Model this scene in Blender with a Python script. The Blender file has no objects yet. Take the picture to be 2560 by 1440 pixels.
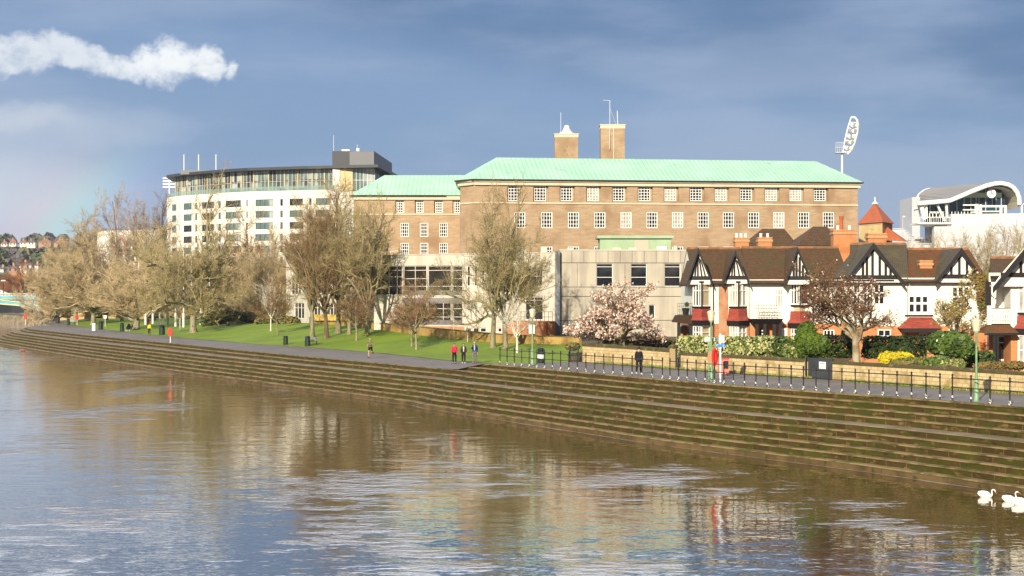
import bpy, bmesh, math, random
import numpy as np
from mathutils import Vector, Matrix, noise as mnoise
random.seed(7); RNG = np.random.default_rng(7)
SC = bpy.context.scene; COL = SC.collection
R = math.radians
F = 4000.0; CX = 1280.0; HY = 743.0; CAMZ = 5.5     # focal length in photo pixels, horizon row, eye height
def at(px, py, d): return Vector(((px-CX)*d/F, d, CAMZ-(py-HY)*d/F))
def zat(py, d): return CAMZ-(py-HY)*d/F
def xat(px, d): return (px-CX)*d/F
# ------------------------------------------------------------------ materials
def _n(nt, t, **k):
    n = nt.nodes.new(t)
    for a, v in k.items(): setattr(n, a, v)
    return n
def rgba(c): return (c[0], c[1], c[2], 1.0)
def mat(name, col, rough=.8, c2=None, scale=1.0, stretch=(1,1,1), lo=.4, hi=.6, detail=5, c3=None, s3=6.0, st3=(1,1,1), lo3=.5, hi3=.7,
        bump=0.0, bscale=20.0, bst=(1,1,1), metal=0.0, spec=.3, coord='Object', trans=0.0, emit=None, rnd=0.0, alpha=1.0, sheen=0.0):
    m = bpy.data.materials.new(name); m.use_nodes = True
    nt = m.node_tree; nt.nodes.clear(); L = nt.links.new
    out = _n(nt, 'ShaderNodeOutputMaterial'); b = _n(nt, 'ShaderNodeBsdfPrincipled')
    L(b.outputs[0], out.inputs[0])
    b.inputs['Base Color'].default_value = rgba(col); b.inputs['Roughness'].default_value = rough
    b.inputs['Metallic'].default_value = metal; b.inputs['Specular IOR Level'].default_value = spec
    b.inputs['Alpha'].default_value = alpha
    if trans: b.inputs['Transmission Weight'].default_value = trans
    if emit: b.inputs['Emission Color'].default_value = rgba(emit[:3]); b.inputs['Emission Strength'].default_value = emit[3]
    tc = _n(nt, 'ShaderNodeTexCoord')
    def nz(sc, st, det=5):
        mp = _n(nt, 'ShaderNodeMapping'); mp.inputs['Scale'].default_value = st
        L(tc.outputs[coord], mp.inputs[0])
        t = _n(nt, 'ShaderNodeTexNoise'); t.inputs['Scale'].default_value = sc; t.inputs['Detail'].default_value = det
        L(mp.outputs[0], t.inputs['Vector']); return t.outputs['Fac']
    def rampf(f, a, c):
        r = _n(nt, 'ShaderNodeMapRange'); r.inputs['From Min'].default_value = a; r.inputs['From Max'].default_value = c
        r.interpolation_type = 'SMOOTHSTEP'; L(f, r.inputs['Value']); return r.outputs[0]
    cur = None
    def mix(fac, a, c):
        x = _n(nt, 'ShaderNodeMix', data_type='RGBA')
        if a is None: x.inputs['A'].default_value = rgba(col)
        else: L(a, x.inputs['A'])
        x.inputs['B'].default_value = rgba(c); L(fac, x.inputs['Factor']); return x.outputs['Result']
    if c2 is not None: cur = mix(rampf(nz(scale, stretch, detail), lo, hi), cur, c2)
    if c3 is not None: cur = mix(rampf(nz(s3, st3, detail), lo3, hi3), cur, c3)
    if rnd:
        oi = _n(nt, 'ShaderNodeObjectInfo'); h = _n(nt, 'ShaderNodeHueSaturation')
        mr = _n(nt, 'ShaderNodeMapRange'); mr.inputs['To Min'].default_value = 1-rnd; mr.inputs['To Max'].default_value = 1+rnd
        L(oi.outputs['Random'], mr.inputs['Value']); L(mr.outputs[0], h.inputs['Value'])
        if cur is None: h.inputs['Color'].default_value = rgba(col)
        else: L(cur, h.inputs['Color'])
        cur = h.outputs[0]
    if cur is not None: L(cur, b.inputs['Base Color'])
    if bump:
        bp = _n(nt, 'ShaderNodeBump'); bp.inputs['Strength'].default_value = bump; bp.inputs['Distance'].default_value = .05
        L(nz(bscale, bst, 4), bp.inputs['Height']); L(bp.outputs[0], b.inputs['Normal'])
    return m
def brickmat(name, c1, c2, mortar, bw=.45, bh=.15, ms=.012, noise=.5, c3=None, s3=1.5, lo3=.5, hi3=.7, rough=.9, coord='UV', bump=0.3):
    m = bpy.data.materials.new(name); m.use_nodes = True
    nt = m.node_tree; nt.nodes.clear(); L = nt.links.new
    out = _n(nt, 'ShaderNodeOutputMaterial'); b = _n(nt, 'ShaderNodeBsdfPrincipled'); L(b.outputs[0], out.inputs[0])
    b.inputs['Roughness'].default_value = rough; b.inputs['Specular IOR Level'].default_value = .2
    tc = _n(nt, 'ShaderNodeTexCoord'); t = _n(nt, 'ShaderNodeTexBrick')
    t.inputs['Scale'].default_value = 1; t.inputs['Brick Width'].default_value = bw; t.inputs['Row Height'].default_value = bh
    t.inputs['Mortar Size'].default_value = ms; t.inputs['Color1'].default_value = rgba(c1); t.inputs['Color2'].default_value = rgba(c2)
    t.inputs['Mortar'].default_value = rgba(mortar); t.inputs['Mortar Smooth'].default_value = .3
    L(tc.outputs[coord], t.inputs['Vector']); cur = t.outputs['Color']
    nzt = _n(nt, 'ShaderNodeTexNoise'); nzt.inputs['Scale'].default_value = s3; nzt.inputs['Detail'].default_value = 6
    L(tc.outputs['Object'], nzt.inputs['Vector'])
    if c3 is not None:
        r = _n(nt, 'ShaderNodeMapRange'); r.interpolation_type = 'SMOOTHSTEP'; r.inputs['From Min'].default_value = lo3; r.inputs['From Max'].default_value = hi3
        L(nzt.outputs['Fac'], r.inputs['Value'])
        x = _n(nt, 'ShaderNodeMix', data_type='RGBA'); L(r.outputs[0], x.inputs['Factor']); L(cur, x.inputs['A']); x.inputs['B'].default_value = rgba(c3)
        cur = x.outputs['Result']
    L(cur, b.inputs['Base Color'])
    if bump:
        bp = _n(nt, 'ShaderNodeBump'); bp.inputs['Strength'].default_value = bump; bp.inputs['Distance'].default_value = .03
        L(nzt.outputs['Fac'], bp.inputs['Height']); L(bp.outputs[0], b.inputs['Normal'])
    return m
# ------------------------------------------------------------------ mesh builder (world coordinates)
class MB:
    def __init__(s): s.v = []; s.f = []; s.mi = []; s.uv = []; s.hasuv = False
    def poly(s, pts, mi=0, uv=None):
        i = len(s.v); s.v.extend([tuple(p) for p in pts]); s.f.append(tuple(range(i, i+len(pts)))); s.mi.append(mi)
        s.uv.append(uv)
        if uv: s.hasuv = True
        return s
    def box(s, x0, x1, y0, y1, z0, z1, mi=0):
        a = [(x0,y0,z0),(x1,y0,z0),(x1,y1,z0),(x0,y1,z0),(x0,y0,z1),(x1,y0,z1),(x1,y1,z1),(x0,y1,z1)]
        return s.hexa(a, mi)
    def hexa(s, a, mi=0):
        i = len(s.v); s.v.extend([tuple(p) for p in a])
        for f in ((3,2,1,0),(4,5,6,7),(0,1,5,4),(1,2,6,5),(2,3,7,6),(3,0,4,7)):
            s.f.append(tuple(i+k for k in f)); s.mi.append(mi); s.uv.append(None)
        return s
    def obox(s, o, d, n, u0, u1, w0, w1, z0, z1, mi=0):
        """box in a facade frame: o plan point, d along, n outward; w is measured outward"""
        P = lambda u, w, z: (o[0]+d[0]*u+n[0]*w, o[1]+d[1]*u+n[1]*w, z)
        return s.hexa([P(u0,w1,z0),P(u1,w1,z0),P(u1,w0,z0),P(u0,w0,z0),P(u0,w1,z1),P(u1,w1,z1),P(u1,w0,z1),P(u0,w0,z1)], mi)
    def prism(s, plan, z0, z1, mi=0, top=True, bottom=False, mtop=None):
        n = len(plan)
        for k in range(n):
            a, b = plan[k], plan[(k+1) % n]
            s.poly([(a[0],a[1],z0),(b[0],b[1],z0),(b[0],b[1],z1),(a[0],a[1],z1)], mi)
        if top: s.poly([(p[0],p[1],z1) for p in plan], mi if mtop is None else mtop)
        if bottom: s.poly([(p[0],p[1],z0) for p in reversed(plan)], mi)
        return s
    def extr(s, outline, o, d, n, w0, w1, mi=0):
        """outline of (u,z) in the facade plane given depth from w0 to w1 outward (w1 the front)"""
        P = lambda u, z, w: (o[0]+d[0]*u+n[0]*w, o[1]+d[1]*u+n[1]*w, z)
        s.poly([P(u,z,w1) for u, z in outline], mi); s.poly([P(u,z,w0) for u, z in reversed(outline)], mi)
        k = len(outline)
        for i in range(k):
            a, b = outline[i], outline[(i+1) % k]
            s.poly([P(a[0],a[1],w0),P(b[0],b[1],w0),P(b[0],b[1],w1),P(a[0],a[1],w1)], mi)
        return s
    def tube(s, pts, rad, k=6, mi=0, caps=True):
        pts = [Vector(p) for p in pts]
        if not hasattr(rad, '__len__'): rad = [rad]*len(pts)
        rings = []; up = None
        for i, p in enumerate(pts):
            t = (pts[min(i+1, len(pts)-1)]-pts[max(i-1, 0)])
            if t.length < 1e-9: t = Vector((0,0,1))
            t.normalize()
            if up is None:
                up = t.orthogonal().normalized()
            else:
                up = (up-t*up.dot(t))
                up = up.normalized() if up.length > 1e-6 else t.orthogonal().normalized()
            w = t.cross(up); i0 = len(s.v)
            for j in range(k):
                a = 2*math.pi*j/k; s.v.append(tuple(p+(up*math.cos(a)+w*math.sin(a))*rad[i]))
            rings.append(i0)
        for a, b in zip(rings, rings[1:]):
            for j in range(k):
                j2 = (j+1) % k; s.f.append((a+j, a+j2, b+j2, b+j)); s.mi.append(mi); s.uv.append(None)
        if caps:
            s.f.append(tuple(rings[0]+j for j in reversed(range(k)))); s.mi.append(mi); s.uv.append(None)
            s.f.append(tuple(rings[-1]+j for j in range(k))); s.mi.append(mi); s.uv.append(None)
        return s
    def lathe(s, c, prof, k=12, mi=0):
        """prof: (radius, z) from bottom to top about the vertical axis at c"""
        return s.tube([(c[0],c[1],c[2]+z) for r, z in prof], [max(r, .001) for r, z in prof], k, mi) if False else s._lathe(c, prof, k, mi)
    def _lathe(s, c, prof, k, mi):
        rings = []
        for r, z in prof:
            i0 = len(s.v)
            for j in range(k):
                a = 2*math.pi*j/k; s.v.append((c[0]+r*math.cos(a), c[1]+r*math.sin(a), c[2]+z))
            rings.append(i0)
        for a, b in zip(rings, rings[1:]):
            for j in range(k):
                j2 = (j+1) % k; s.f.append((a+j, a+j2, b+j2, b+j)); s.mi.append(mi); s.uv.append(None)
        s.f.append(tuple(rings[0]+j for j in reversed(range(k)))); s.mi.append(mi); s.uv.append(None)
        s.f.append(tuple(rings[-1]+j for j in range(k))); s.mi.append(mi); s.uv.append(None)
        return s
    def quadgrid(s, P, uvs=None, mi=0):
        """P[i][j] grid of points sharing vertices"""
        n, m = len(P), len(P[0]); i0 = len(s.v)
        for row in P: s.v.extend([tuple(p) for p in row])
        for i in range(n-1):
            for j in range(m-1):
                a = i0+i*m+j; s.f.append((a, a+m, a+m+1, a+1)); s.mi.append(mi)
                s.uv.append([uvs[i][j], uvs[i+1][j], uvs[i+1][j+1], uvs[i][j+1]] if uvs else None)
        if uvs: s.hasuv = True
        return s
    def build(s, name, mats, parent=None, smooth=False, recalc=False):
        me = bpy.data.meshes.new(name)
        off = wloc(parent) if parent else Vector((0,0,0))
        vs = [(x-off[0], y-off[1], z-off[2]) for x, y, z in s.v]
        me.from_pydata(vs, [], s.f)
        if not isinstance(mats, (list, tuple)): mats = [mats]
        for m in mats: me.materials.append(m)
        if len(mats) > 1: me.polygons.foreach_set('material_index', s.mi)
        if s.hasuv:
            ul = me.uv_layers.new(name='UVMap'); li = 0
            for f, u in zip(s.f, s.uv):
                for q in range(len(f)):
                    if u: ul.data[li].uv = u[q]
                    li += 1
        if smooth: me.polygons.foreach_set('use_smooth', [True]*len(me.polygons))
        if recalc:
            bm = bmesh.new(); bm.from_mesh(me); bmesh.ops.recalc_face_normals(bm, faces=bm.faces); bm.to_mesh(me); bm.free()
        me.update()
        o = bpy.data.objects.new(name, me); COL.objects.link(o)
        if parent: o.parent = parent
        return o
def wloc(o):
    v = Vector((0,0,0))
    while o is not None: v = v+o.location; o = o.parent
    return v
def tag(o, label=None, cat=None, group=None, kind=None):
    if label: o['label'] = label
    if cat: o['category'] = cat
    if group: o['group'] = group
    if kind: o['kind'] = kind
    return o
def thing(name, label, cat, loc=(0,0,0), group=None, rotz=0):
    o = bpy.data.objects.new(name, None); COL.objects.link(o); o.location = loc; o.rotation_euler = (0,0,rotz)
    o.empty_display_size = .3
    return tag(o, label, cat, group)
def copytree(o, parent=None):
    c = o.copy(); COL.objects.link(c)
    c.parent = parent
    for ch in list(o.children): copytree(ch, c)
    return c
def inst(name, me, parent, loc, rotz=0, scale=None):
    o = bpy.data.objects.new(name, me); COL.objects.link(o); o.parent = parent
    o.location = Vector(loc)-wloc(parent) if parent else loc
    o.rotation_euler = (0,0,rotz)
    if scale: o.scale = scale
    return o
def frame2(P0, P1):
    dx, dy = P1[0]-P0[0], P1[1]-P0[1]; l = math.hypot(dx, dy); d = (dx/l, dy/l); n = (d[1], -d[0]); return d, n, l
def facade(mb, P0, P1, z0, z1, ops, depth=.25, mi=0, mrev=None, scale=1.0):
    """wall face from P0 to P1 (left to right seen from outside) with recessed openings (u0,u1,z0,z1)"""
    d, n, l = frame2(P0, P1); mrev = mi if mrev is None else mrev
    us = sorted({0.0, l, *[round(o[0], 4) for o in ops], *[round(o[1], 4) for o in ops]})
    zs = sorted({z0, z1, *[round(o[2], 4) for o in ops], *[round(o[3], 4) for o in ops]})
    us = [u for u in us if 0 <= u <= l+1e-6]; zs = [z for z in zs if z0-1e-6 <= z <= z1+1e-6]
    P = lambda u, w, z: (P0[0]+d[0]*u+n[0]*w, P0[1]+d[1]*u+n[1]*w, z)
    for a, b in zip(us, us[1:]):
        for c, e in zip(zs, zs[1:]):
            um, zm = (a+b)/2, (c+e)/2
            if any(o[0] < um < o[1] and o[2] < zm < o[3] for o in ops): continue
            mb.poly([P(a,0,c),P(b,0,c),P(b,0,e),P(a,0,e)], mi, [(a,c),(b,c),(b,e),(a,e)])
    for o in ops:
        a, b, c, e = max(0,o[0]), min(l,o[1]), max(z0,o[2]), min(z1,o[3])
        mb.poly([P(a,0,c),P(a,0,e),P(a,-depth,e),P(a,-depth,c)], mrev, [(a,c),(a,e),(a-depth,e),(a-depth,c)])
        mb.poly([P(b,0,e),P(b,0,c),P(b,-depth,c),P(b,-depth,e)], mrev, [(b,e),(b,c),(b+depth,c),(b+depth,e)])
        mb.poly([P(a,0,e),P(b,0,e),P(b,-depth,e),P(a,-depth,e)], mrev, [(a,e),(b,e),(b,e+depth),(a,e+depth)])
        mb.poly([P(a,0,c),P(a,-depth,c),P(b,-depth,c),P(b,0,c)], mrev, [(a,c),(a,c-depth),(b,c-depth),(b,c)])
    return d, n, l
_wc = {}
def window(parent, P0, d, n, u0, u1, z0, z1, w, nx, ny, fm, gm, fw=.07, bw=.035, th=.06, name='window', xs=None, zs=None, pane='pane'):
    """framed window part with a pane sub-part; w = outward offset of its outer face"""
    W, H = round(u1-u0, 3), round(z1-z0, 3)
    key = (W, H, nx, ny, fm.name, gm.name, fw, bw, th, str(xs), str(zs), name)
    if key not in _wc:
        a = MB(); e = (0,0); D = (1,0); N = (0,-1)
        a.obox(e,D,N,0,W,-th,0,0,fw).obox(e,D,N,0,W,-th,0,H-fw,H).obox(e,D,N,0,fw,-th,0,fw,H-fw).obox(e,D,N,W-fw,W,-th,0,fw,H-fw)
        xx = xs if xs is not None else [k/nx for k in range(1, nx)]
        zz = zs if zs is not None else [k/ny for k in range(1, ny)]
        for x in xx: a.obox(e,D,N,W*x-bw/2,W*x+bw/2,-th,-.004,fw,H-fw)
        for z in zz: a.obox(e,D,N,fw,W-fw,-th,-.007,H*z-bw/2,H*z+bw/2)
        b = MB().poly([(fw*.5,th*.75,fw*.5),(W-fw*.5,th*.75,fw*.5),(W-fw*.5,th*.75,H-fw*.5),(fw*.5,th*.75,H-fw*.5)])
        fo = a.build(name, fm); go = b.build(pane, gm)
        _wc[key] = (fo.data, go.data); bpy.data.objects.remove(fo); bpy.data.objects.remove(go)
    fd, gd = _wc[key]
    loc = (P0[0]+d[0]*u0+n[0]*w, P0[1]+d[1]*u0+n[1]*w, z0)
    o = inst(name, fd, parent, loc, math.atan2(d[1], d[0]))
    g = bpy.data.objects.new(pane, gd); COL.objects.link(g); g.parent = o
    return o
def interp(x, xs, ys): return float(np.interp(x, xs, ys))
def smooth(t): t = min(1, max(0, t)); return t*t*(3-2*t)
# ------------------------------------------------------------------ the bank frame and the terrain
BO = (-.87, 116.0); BU = (-.4535, .8912); BN = (.8912, .4535)
def sp(x, y): rx, ry = x-BO[0], y-BO[1]; return rx*BU[0]+ry*BU[1], rx*BN[0]+ry*BN[1]
def xy(s, p): return BO[0]+BU[0]*s+BN[0]*p, BO[1]+BU[1]*s+BN[1]*p
ES = [-160,-51,-44,-36,-30,-15,0,9,23,34,58,87,136,180,194,203,209,214,222,260,300,330,460]
EP = [.6,.6,.45,-.3,-.8,-.6,-.3,-.7,-.95,-1.3,-1.45,-1.2,-1.4,-.6,.8,3.0,6.0,9.0,11,16,31,34,36]
def edge(s): return interp(s, ES, EP)
def tread(s): return interp(s, [-52,-26,0,43,65,103,135,190], [.41,.41,.43,.55,.64,.74,.72,.72])
WZ = -2.56; RZ = .64
def zpath(s): return RZ*(1-smooth((s-1)/6.0))
def pfar(s): return interp(s, [-160,.5,5,12,24,36,50,64,75,116,150,170,200,236,300], [7.0,7.0,12,6.6,6.2,7.4,7.6,7.8,6.1,6.5,8,9.5,12,16,34])
def zwall(s): return interp(s, [-160,0,12,27,37,57,100,130,170,230,300,460], [.9,.9,.95,1.07,1.1,1.43,2.0,1.5,.9,.6,.2,.2])
def pwall(s): return interp(s, [12,27,37,57,100,460], [21,20.8,19,17.8,22,24])
def T(x, y):
    s, p = sp(x, y); z0 = zpath(s); pf = pfar(s)
    if p <= pf: return z0
    if s < 3: return z0+(zwall(s)-z0)*smooth((p-pf)/1.5)
    return z0+(zwall(s)-z0)*min(1, (p-pf)/max(1, pwall(s)-pf))**1.4
def hit(px, py, lo=60, hi=700):
    """where the ray through a photo position meets the ground"""
    prev = None; d = lo
    while d < hi:
        p = at(px, py, d)
        if p.z <= T(p.x, p.y): return Vector((p.x, p.y, T(p.x, p.y)))
        d += .25
    p = at(px, py, hi); return p
def ground_at(x, y): return Vector((x, y, T(x, y)))
# ------------------------------------------------------------------ camera, sun, sky
cam = bpy.data.cameras.new('Camera'); co = bpy.data.objects.new('Camera', cam); COL.objects.link(co)
co.location = (0,0,CAMZ); co.rotation_euler = (R(90),0,0)
cam.sensor_width = 36; cam.lens = 36*F/2560; cam.shift_y = (HY-720)/2560; cam.clip_start = 1; cam.clip_end = 9000
SC.camera = co
SAZ, SEL = R(20), R(22)                     # the sun stands behind the camera, to its left
sdir = Vector((-math.sin(SAZ)*math.cos(SEL), -math.cos(SAZ)*math.cos(SEL), math.sin(SEL)))
sun = bpy.data.lights.new('Sun', 'SUN'); sun.energy = 5.0; sun.angle = R(.5); sun.color = (1.0, .89, .70)
so = bpy.data.objects.new('Sun', sun); COL.objects.link(so); so.rotation_euler = (-sdir).to_track_quat('-Z', 'Y').to_euler()
so.location = (-60,-80,120)
SC.view_settings.view_transform = 'Standard'; SC.view_settings.look = 'None'; SC.view_settings.exposure = .42; SC.view_settings.gamma = 1
w = bpy.data.worlds.new('World'); SC.world = w; w.use_nodes = True; nt = w.node_tree; nt.nodes.clear(); L = nt.links.new
class S:
    """a float socket with arithmetic"""
    def __init__(s, o): s.o = o
    @staticmethod
    def op(f, *a):
        n = nt.nodes.new('ShaderNodeMath'); n.operation = f
        for i, x in enumerate(a):
            if isinstance(x, S): L(x.o, n.inputs[i])
            else: n.inputs[i].default_value = x
        return S(n.outputs[0])
    def __add__(s, b): return S.op('ADD', s, b)
    __radd__ = __add__
    def __sub__(s, b): return S.op('SUBTRACT', s, b)
    def __rsub__(s, b): return S.op('SUBTRACT', b, s)
    def __mul__(s, b): return S.op('MULTIPLY', s, b)
    __rmul__ = __mul__
    def __truediv__(s, b): return S.op('DIVIDE', s, b)
    def max(s, b): return S.op('MAXIMUM', s, b)
    def min(s, b): return S.op('MINIMUM', s, b)
    def ss(s, a, b):
        n = nt.nodes.new('ShaderNodeMapRange'); n.interpolation_type = 'SMOOTHSTEP'; L(s.o, n.inputs['Value'])
        n.inputs['From Min'].default_value = a; n.inputs['From Max'].default_value = b
        if a > b:
            n.inputs['From Min'].default_value = b; n.inputs['From Max'].default_value = a
            n.inputs['To Min'].default_value = 1; n.inputs['To Max'].default_value = 0
        return S(n.outputs[0])
def comb(x, y, z):
    n = nt.nodes.new('ShaderNodeCombineXYZ')
    for i, q in enumerate((x, y, z)):
        if isinstance(q, S): L(q.o, n.inputs[i])
        else: n.inputs[i].default_value = q
    return n.outputs[0]
def nz(vec, sc, det=6, rough=.55, dist=0):
    n = nt.nodes.new('ShaderNodeTexNoise'); n.inputs['Scale'].default_value = sc; n.inputs['Detail'].default_value = det
    n.inputs['Roughness'].default_value = rough; n.inputs['Distortion'].default_value = dist
    L(vec, n.inputs['Vector']); return S(n.outputs['Fac'])
def cmix(f, a, b):
    n = nt.nodes.new('ShaderNodeMix'); n.data_type = 'RGBA'
    if isinstance(f, S): L(f.o, n.inputs['Factor'])
    else: n.inputs['Factor'].default_value = f
    for q, k in ((a, 'A'), (b, 'B')):
        if isinstance(q, tuple): n.inputs[k].default_value = rgba(q)
        else: L(q, n.inputs[k])
    return n.outputs['Result']
tc = nt.nodes.new('ShaderNodeTexCoord'); sx = nt.nodes.new('ShaderNodeSeparateXYZ'); L(tc.outputs['Generated'], sx.inputs[0])
X, Y, Z = (S(sx.outputs[i]) for i in range(3))
AZ = S.op('ARCTAN2', X, Y); EL = S.op('ARCSINE', Z)
v1 = comb(AZ*1.0, EL*2.6, 1.3)
n1 = nz(v1, 3.2, 5, .5); n2 = nz(v1, 9.0, 6, .5)
vs = comb(AZ*1.0, EL*4.0, 7.7); n3 = nz(vs, 5.0, 5, .5)
DARK = (.078, .148, .290); MID = (.142, .230, .395); PALE = (.25, .315, .455); HZ = (.47, .505, .60)
ridge = .150 - AZ*.115 + (n1-.5)*.06
base = cmix((EL-ridge).ss(-.028, .022), MID, DARK)
base = cmix(((n3-.5)*1.0+.5).ss(.42, .66)*.65, base, PALE)
base = cmix((EL-ridge).ss(-.02, .03)*(n2.ss(.40,.62))*.35, base, (.055,.112,.235))
left = (AZ*-1.0).ss(.16, .33)
lowl = left*(EL.ss(.150, .045))*(n1*.9+n2*.4).ss(.36, .62)
base = cmix(lowl*.9, base, HZ)
base = cmix(EL.ss(.065, -.01)*.55, base, (.185,.27,.44))
# unseen bright bank added to lighten the river, and the sky all round
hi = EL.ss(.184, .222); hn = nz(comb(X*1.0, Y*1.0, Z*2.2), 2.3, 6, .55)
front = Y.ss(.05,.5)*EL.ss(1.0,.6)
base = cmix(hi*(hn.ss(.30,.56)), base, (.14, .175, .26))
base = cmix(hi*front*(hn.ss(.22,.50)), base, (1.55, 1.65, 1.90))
rear = (Y*-1.0).ss(.05, .5)*.55
base = cmix(rear, base, (.045,.07,.125))      # invented dark deck behind the camera, added to cut the fill light
# one sunlit cumulus low on the left
blob = None
qx = AZ+(nz(comb(AZ, EL, 21.0), 20.0, 4, .6)-.5)*.034; qe = EL+(nz(comb(AZ, EL, 33.0), 24.0, 5, .62)-.5)*.026
wx = nz(comb(AZ*1.0, EL*1.3, 3.1), 26.0, 7, .62); wy = nz(comb(AZ*1.0, EL*1.2, 9.4), 9.0, 3, .5)
for px, py, rx, ry in ((0,142,84,46),(75,130,84,48),(142,120,74,46),(194,138,68,42),(240,162,58,38),(288,174,66,36),(335,184,58,30),(378,166,56,60),(415,164,62,68),(460,152,66,50),(505,154,56,46),(536,172,34,38),(572,178,20,36)):
    a0, e0 = (px-CX)/F, (HY-py)/F; rr = math.sqrt(1+a0*a0)
    a0, e0 = math.atan(a0), math.atan(e0/rr)
    dx = (qx-a0)*(F/rx); dy = (qe-e0)*(F/ry)
    d = 1.0-(dx*dx+dy*dy)
    blob = d if blob is None else blob.max(d)
wz = nz(comb(AZ, EL*1.2, 41.0), 70.0, 5, .65)
dens = (blob.max(-1.5)*.95+(wx-.5)*2.3+(wy-.5)*.9+(wz-.5)*1.1)
cl = dens.ss(-.10, .85)*(AZ.ss(-.262,-.225)*.25+.70)
shade = (EL-.118).ss(.0, .04)
base = cmix(cl, base, cmix((shade*.45+(wx-.5)*2.2+(wz-.5)*1.2+.40).ss(.1,.9), (.44,.49,.58), (.76,.77,.77)))
for px, py, rx, ry, k in ((50,292,190,38,.55),(230,310,330,70,.35),(60,470,300,90,.30)):   # soft veils under the cumulus
    a0, e0 = math.atan((px-CX)/F), math.atan((HY-py)/F/math.sqrt(1+((px-CX)/F)**2))
    dx = (qx-a0)*(F/rx); dy = (qe-e0)*(F/ry); base = cmix(((1.0-(dx*dx+dy*dy))*.6+(n2-.5)*1.2).ss(.0,.8)*k, base, (.47,.51,.58))
# a faint rainbow, 42 degrees from the point opposite the sun
vd = nt.nodes.new('ShaderNodeVectorMath'); vd.operation = 'DOT_PRODUCT'; L(tc.outputs['Generated'], vd.inputs[0]); vd.inputs[1].default_value = tuple(-sdir)
ang = S.op('ARCCOSINE', S(vd.outputs['Value']))*(180/math.pi)
def bump_(c, wd): q = (ang-c)/wd; return S.op('POWER', 2.718, (q*q)*-1.0)
msk = EL.ss(.11, .015)*(AZ*-1.0).ss(.10,.22)
rb = nt.nodes.new('ShaderNodeCombineColor')
L((bump_(43.5,.75)*msk*.10).o, rb.inputs[0]); L((bump_(42.5,.85)*msk*.17).o, rb.inputs[1]); L((bump_(41.8,.9)*msk*.17).o, rb.inputs[2])
ad = nt.nodes.new('ShaderNodeMix'); ad.data_type = 'RGBA'; ad.blend_type = 'ADD'; ad.inputs['Factor'].default_value = 1
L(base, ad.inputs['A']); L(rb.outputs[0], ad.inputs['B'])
sky = nt.nodes.new('ShaderNodeTexSky'); sky.sky_type = 'NISHITA'; sky.sun_disc = False; sky.sun_elevation = SEL; sky.sun_rotation = R(200)
bg1 = nt.nodes.new('ShaderNodeBackground'); bg1.inputs['Strength'].default_value = .10; L(sky.outputs[0], bg1.inputs['Color'])
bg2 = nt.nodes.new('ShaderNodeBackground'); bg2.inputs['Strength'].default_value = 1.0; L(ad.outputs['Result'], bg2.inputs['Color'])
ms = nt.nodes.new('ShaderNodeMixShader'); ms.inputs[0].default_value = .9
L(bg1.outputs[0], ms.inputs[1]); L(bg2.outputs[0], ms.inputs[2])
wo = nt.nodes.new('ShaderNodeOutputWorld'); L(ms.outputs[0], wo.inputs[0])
SC.cycles.max_bounces = 6; SC.cycles.transparent_max_bounces = 8
# ------------------------------------------------------------------ ground, river, path, lawn, steps
M_soil = mat('soil', (.16,.12,.07), c2=(.09,.075,.03), scale=.6, bump=.3)
M_grass = mat('lawn_grass', (.205,.300,.016), rough=.9, c2=(.150,.235,.012), scale=.22, lo=.35, hi=.68, c3=(.22,.25,.05), s3=1.1, lo3=.54, hi3=.72, bump=.5, bscale=9)
M_path = mat('asphalt', (.180,.155,.135), rough=.8, c2=(.215,.190,.168), scale=.35, lo=.35, hi=.7, c3=(.10,.10,.10), s3=2.2, lo3=.55, hi3=.72, bump=.25, bscale=14)
def sheet(name, mtl, ss, prange, dz, step=1.0, kind='structure', zf=T, jit=0):
    P = []
    for s in ss:
        p0, p1, k = prange(s)
        P.append([(*xy(s, p0+(p1-p0)*j/k), 0) for j in range(k+1)])
    P = [[(x, y, zf(x, y)+dz+(mnoise.noise((x*.7, y*.7, 0))*jit if jit else 0)) for x, y, _ in row] for row in P]
    mb = MB(); mb.quadgrid(P); o = mb.build(name, mtl, smooth=True)
    bm = bmesh.new(); bm.from_mesh(o.data); bmesh.ops.recalc_face_normals(bm, faces=bm.faces)
    if sum(f.normal.z for f in bm.faces) < 0: bmesh.ops.reverse_faces(bm, faces=bm.faces)
    bm.to_mesh(o.data); bm.free()
    return tag(o, kind=kind)
def fl(a, b, st): return [a+(b-a)*k/max(1, round((b-a)/st)) for k in range(max(1, round((b-a)/st))+1)]
PG = [0,2,4,6,8,10,13,16,20,24,30,40,60,100,200,400,900,2500]
P = []
for s in [-160,-120,-90,-60,-45,-30,-20,-10,-4,0,2,4,6,8,12,16,20,26,32,40,50,60,70,80,90,100,115,130,150,170,185,194,203,209,214,222,240,260,300,330,400,460]:
    row = []
    for p in PG:
        q = edge(s)+p; x, y = xy(s, q); row.append((x, y, T(x, y)-.04-(.02 if p else .0)))
    P.append(row)
g = MB().quadgrid(P).build('ground', M_soil, smooth=True); tag(g, kind='structure')
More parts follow.
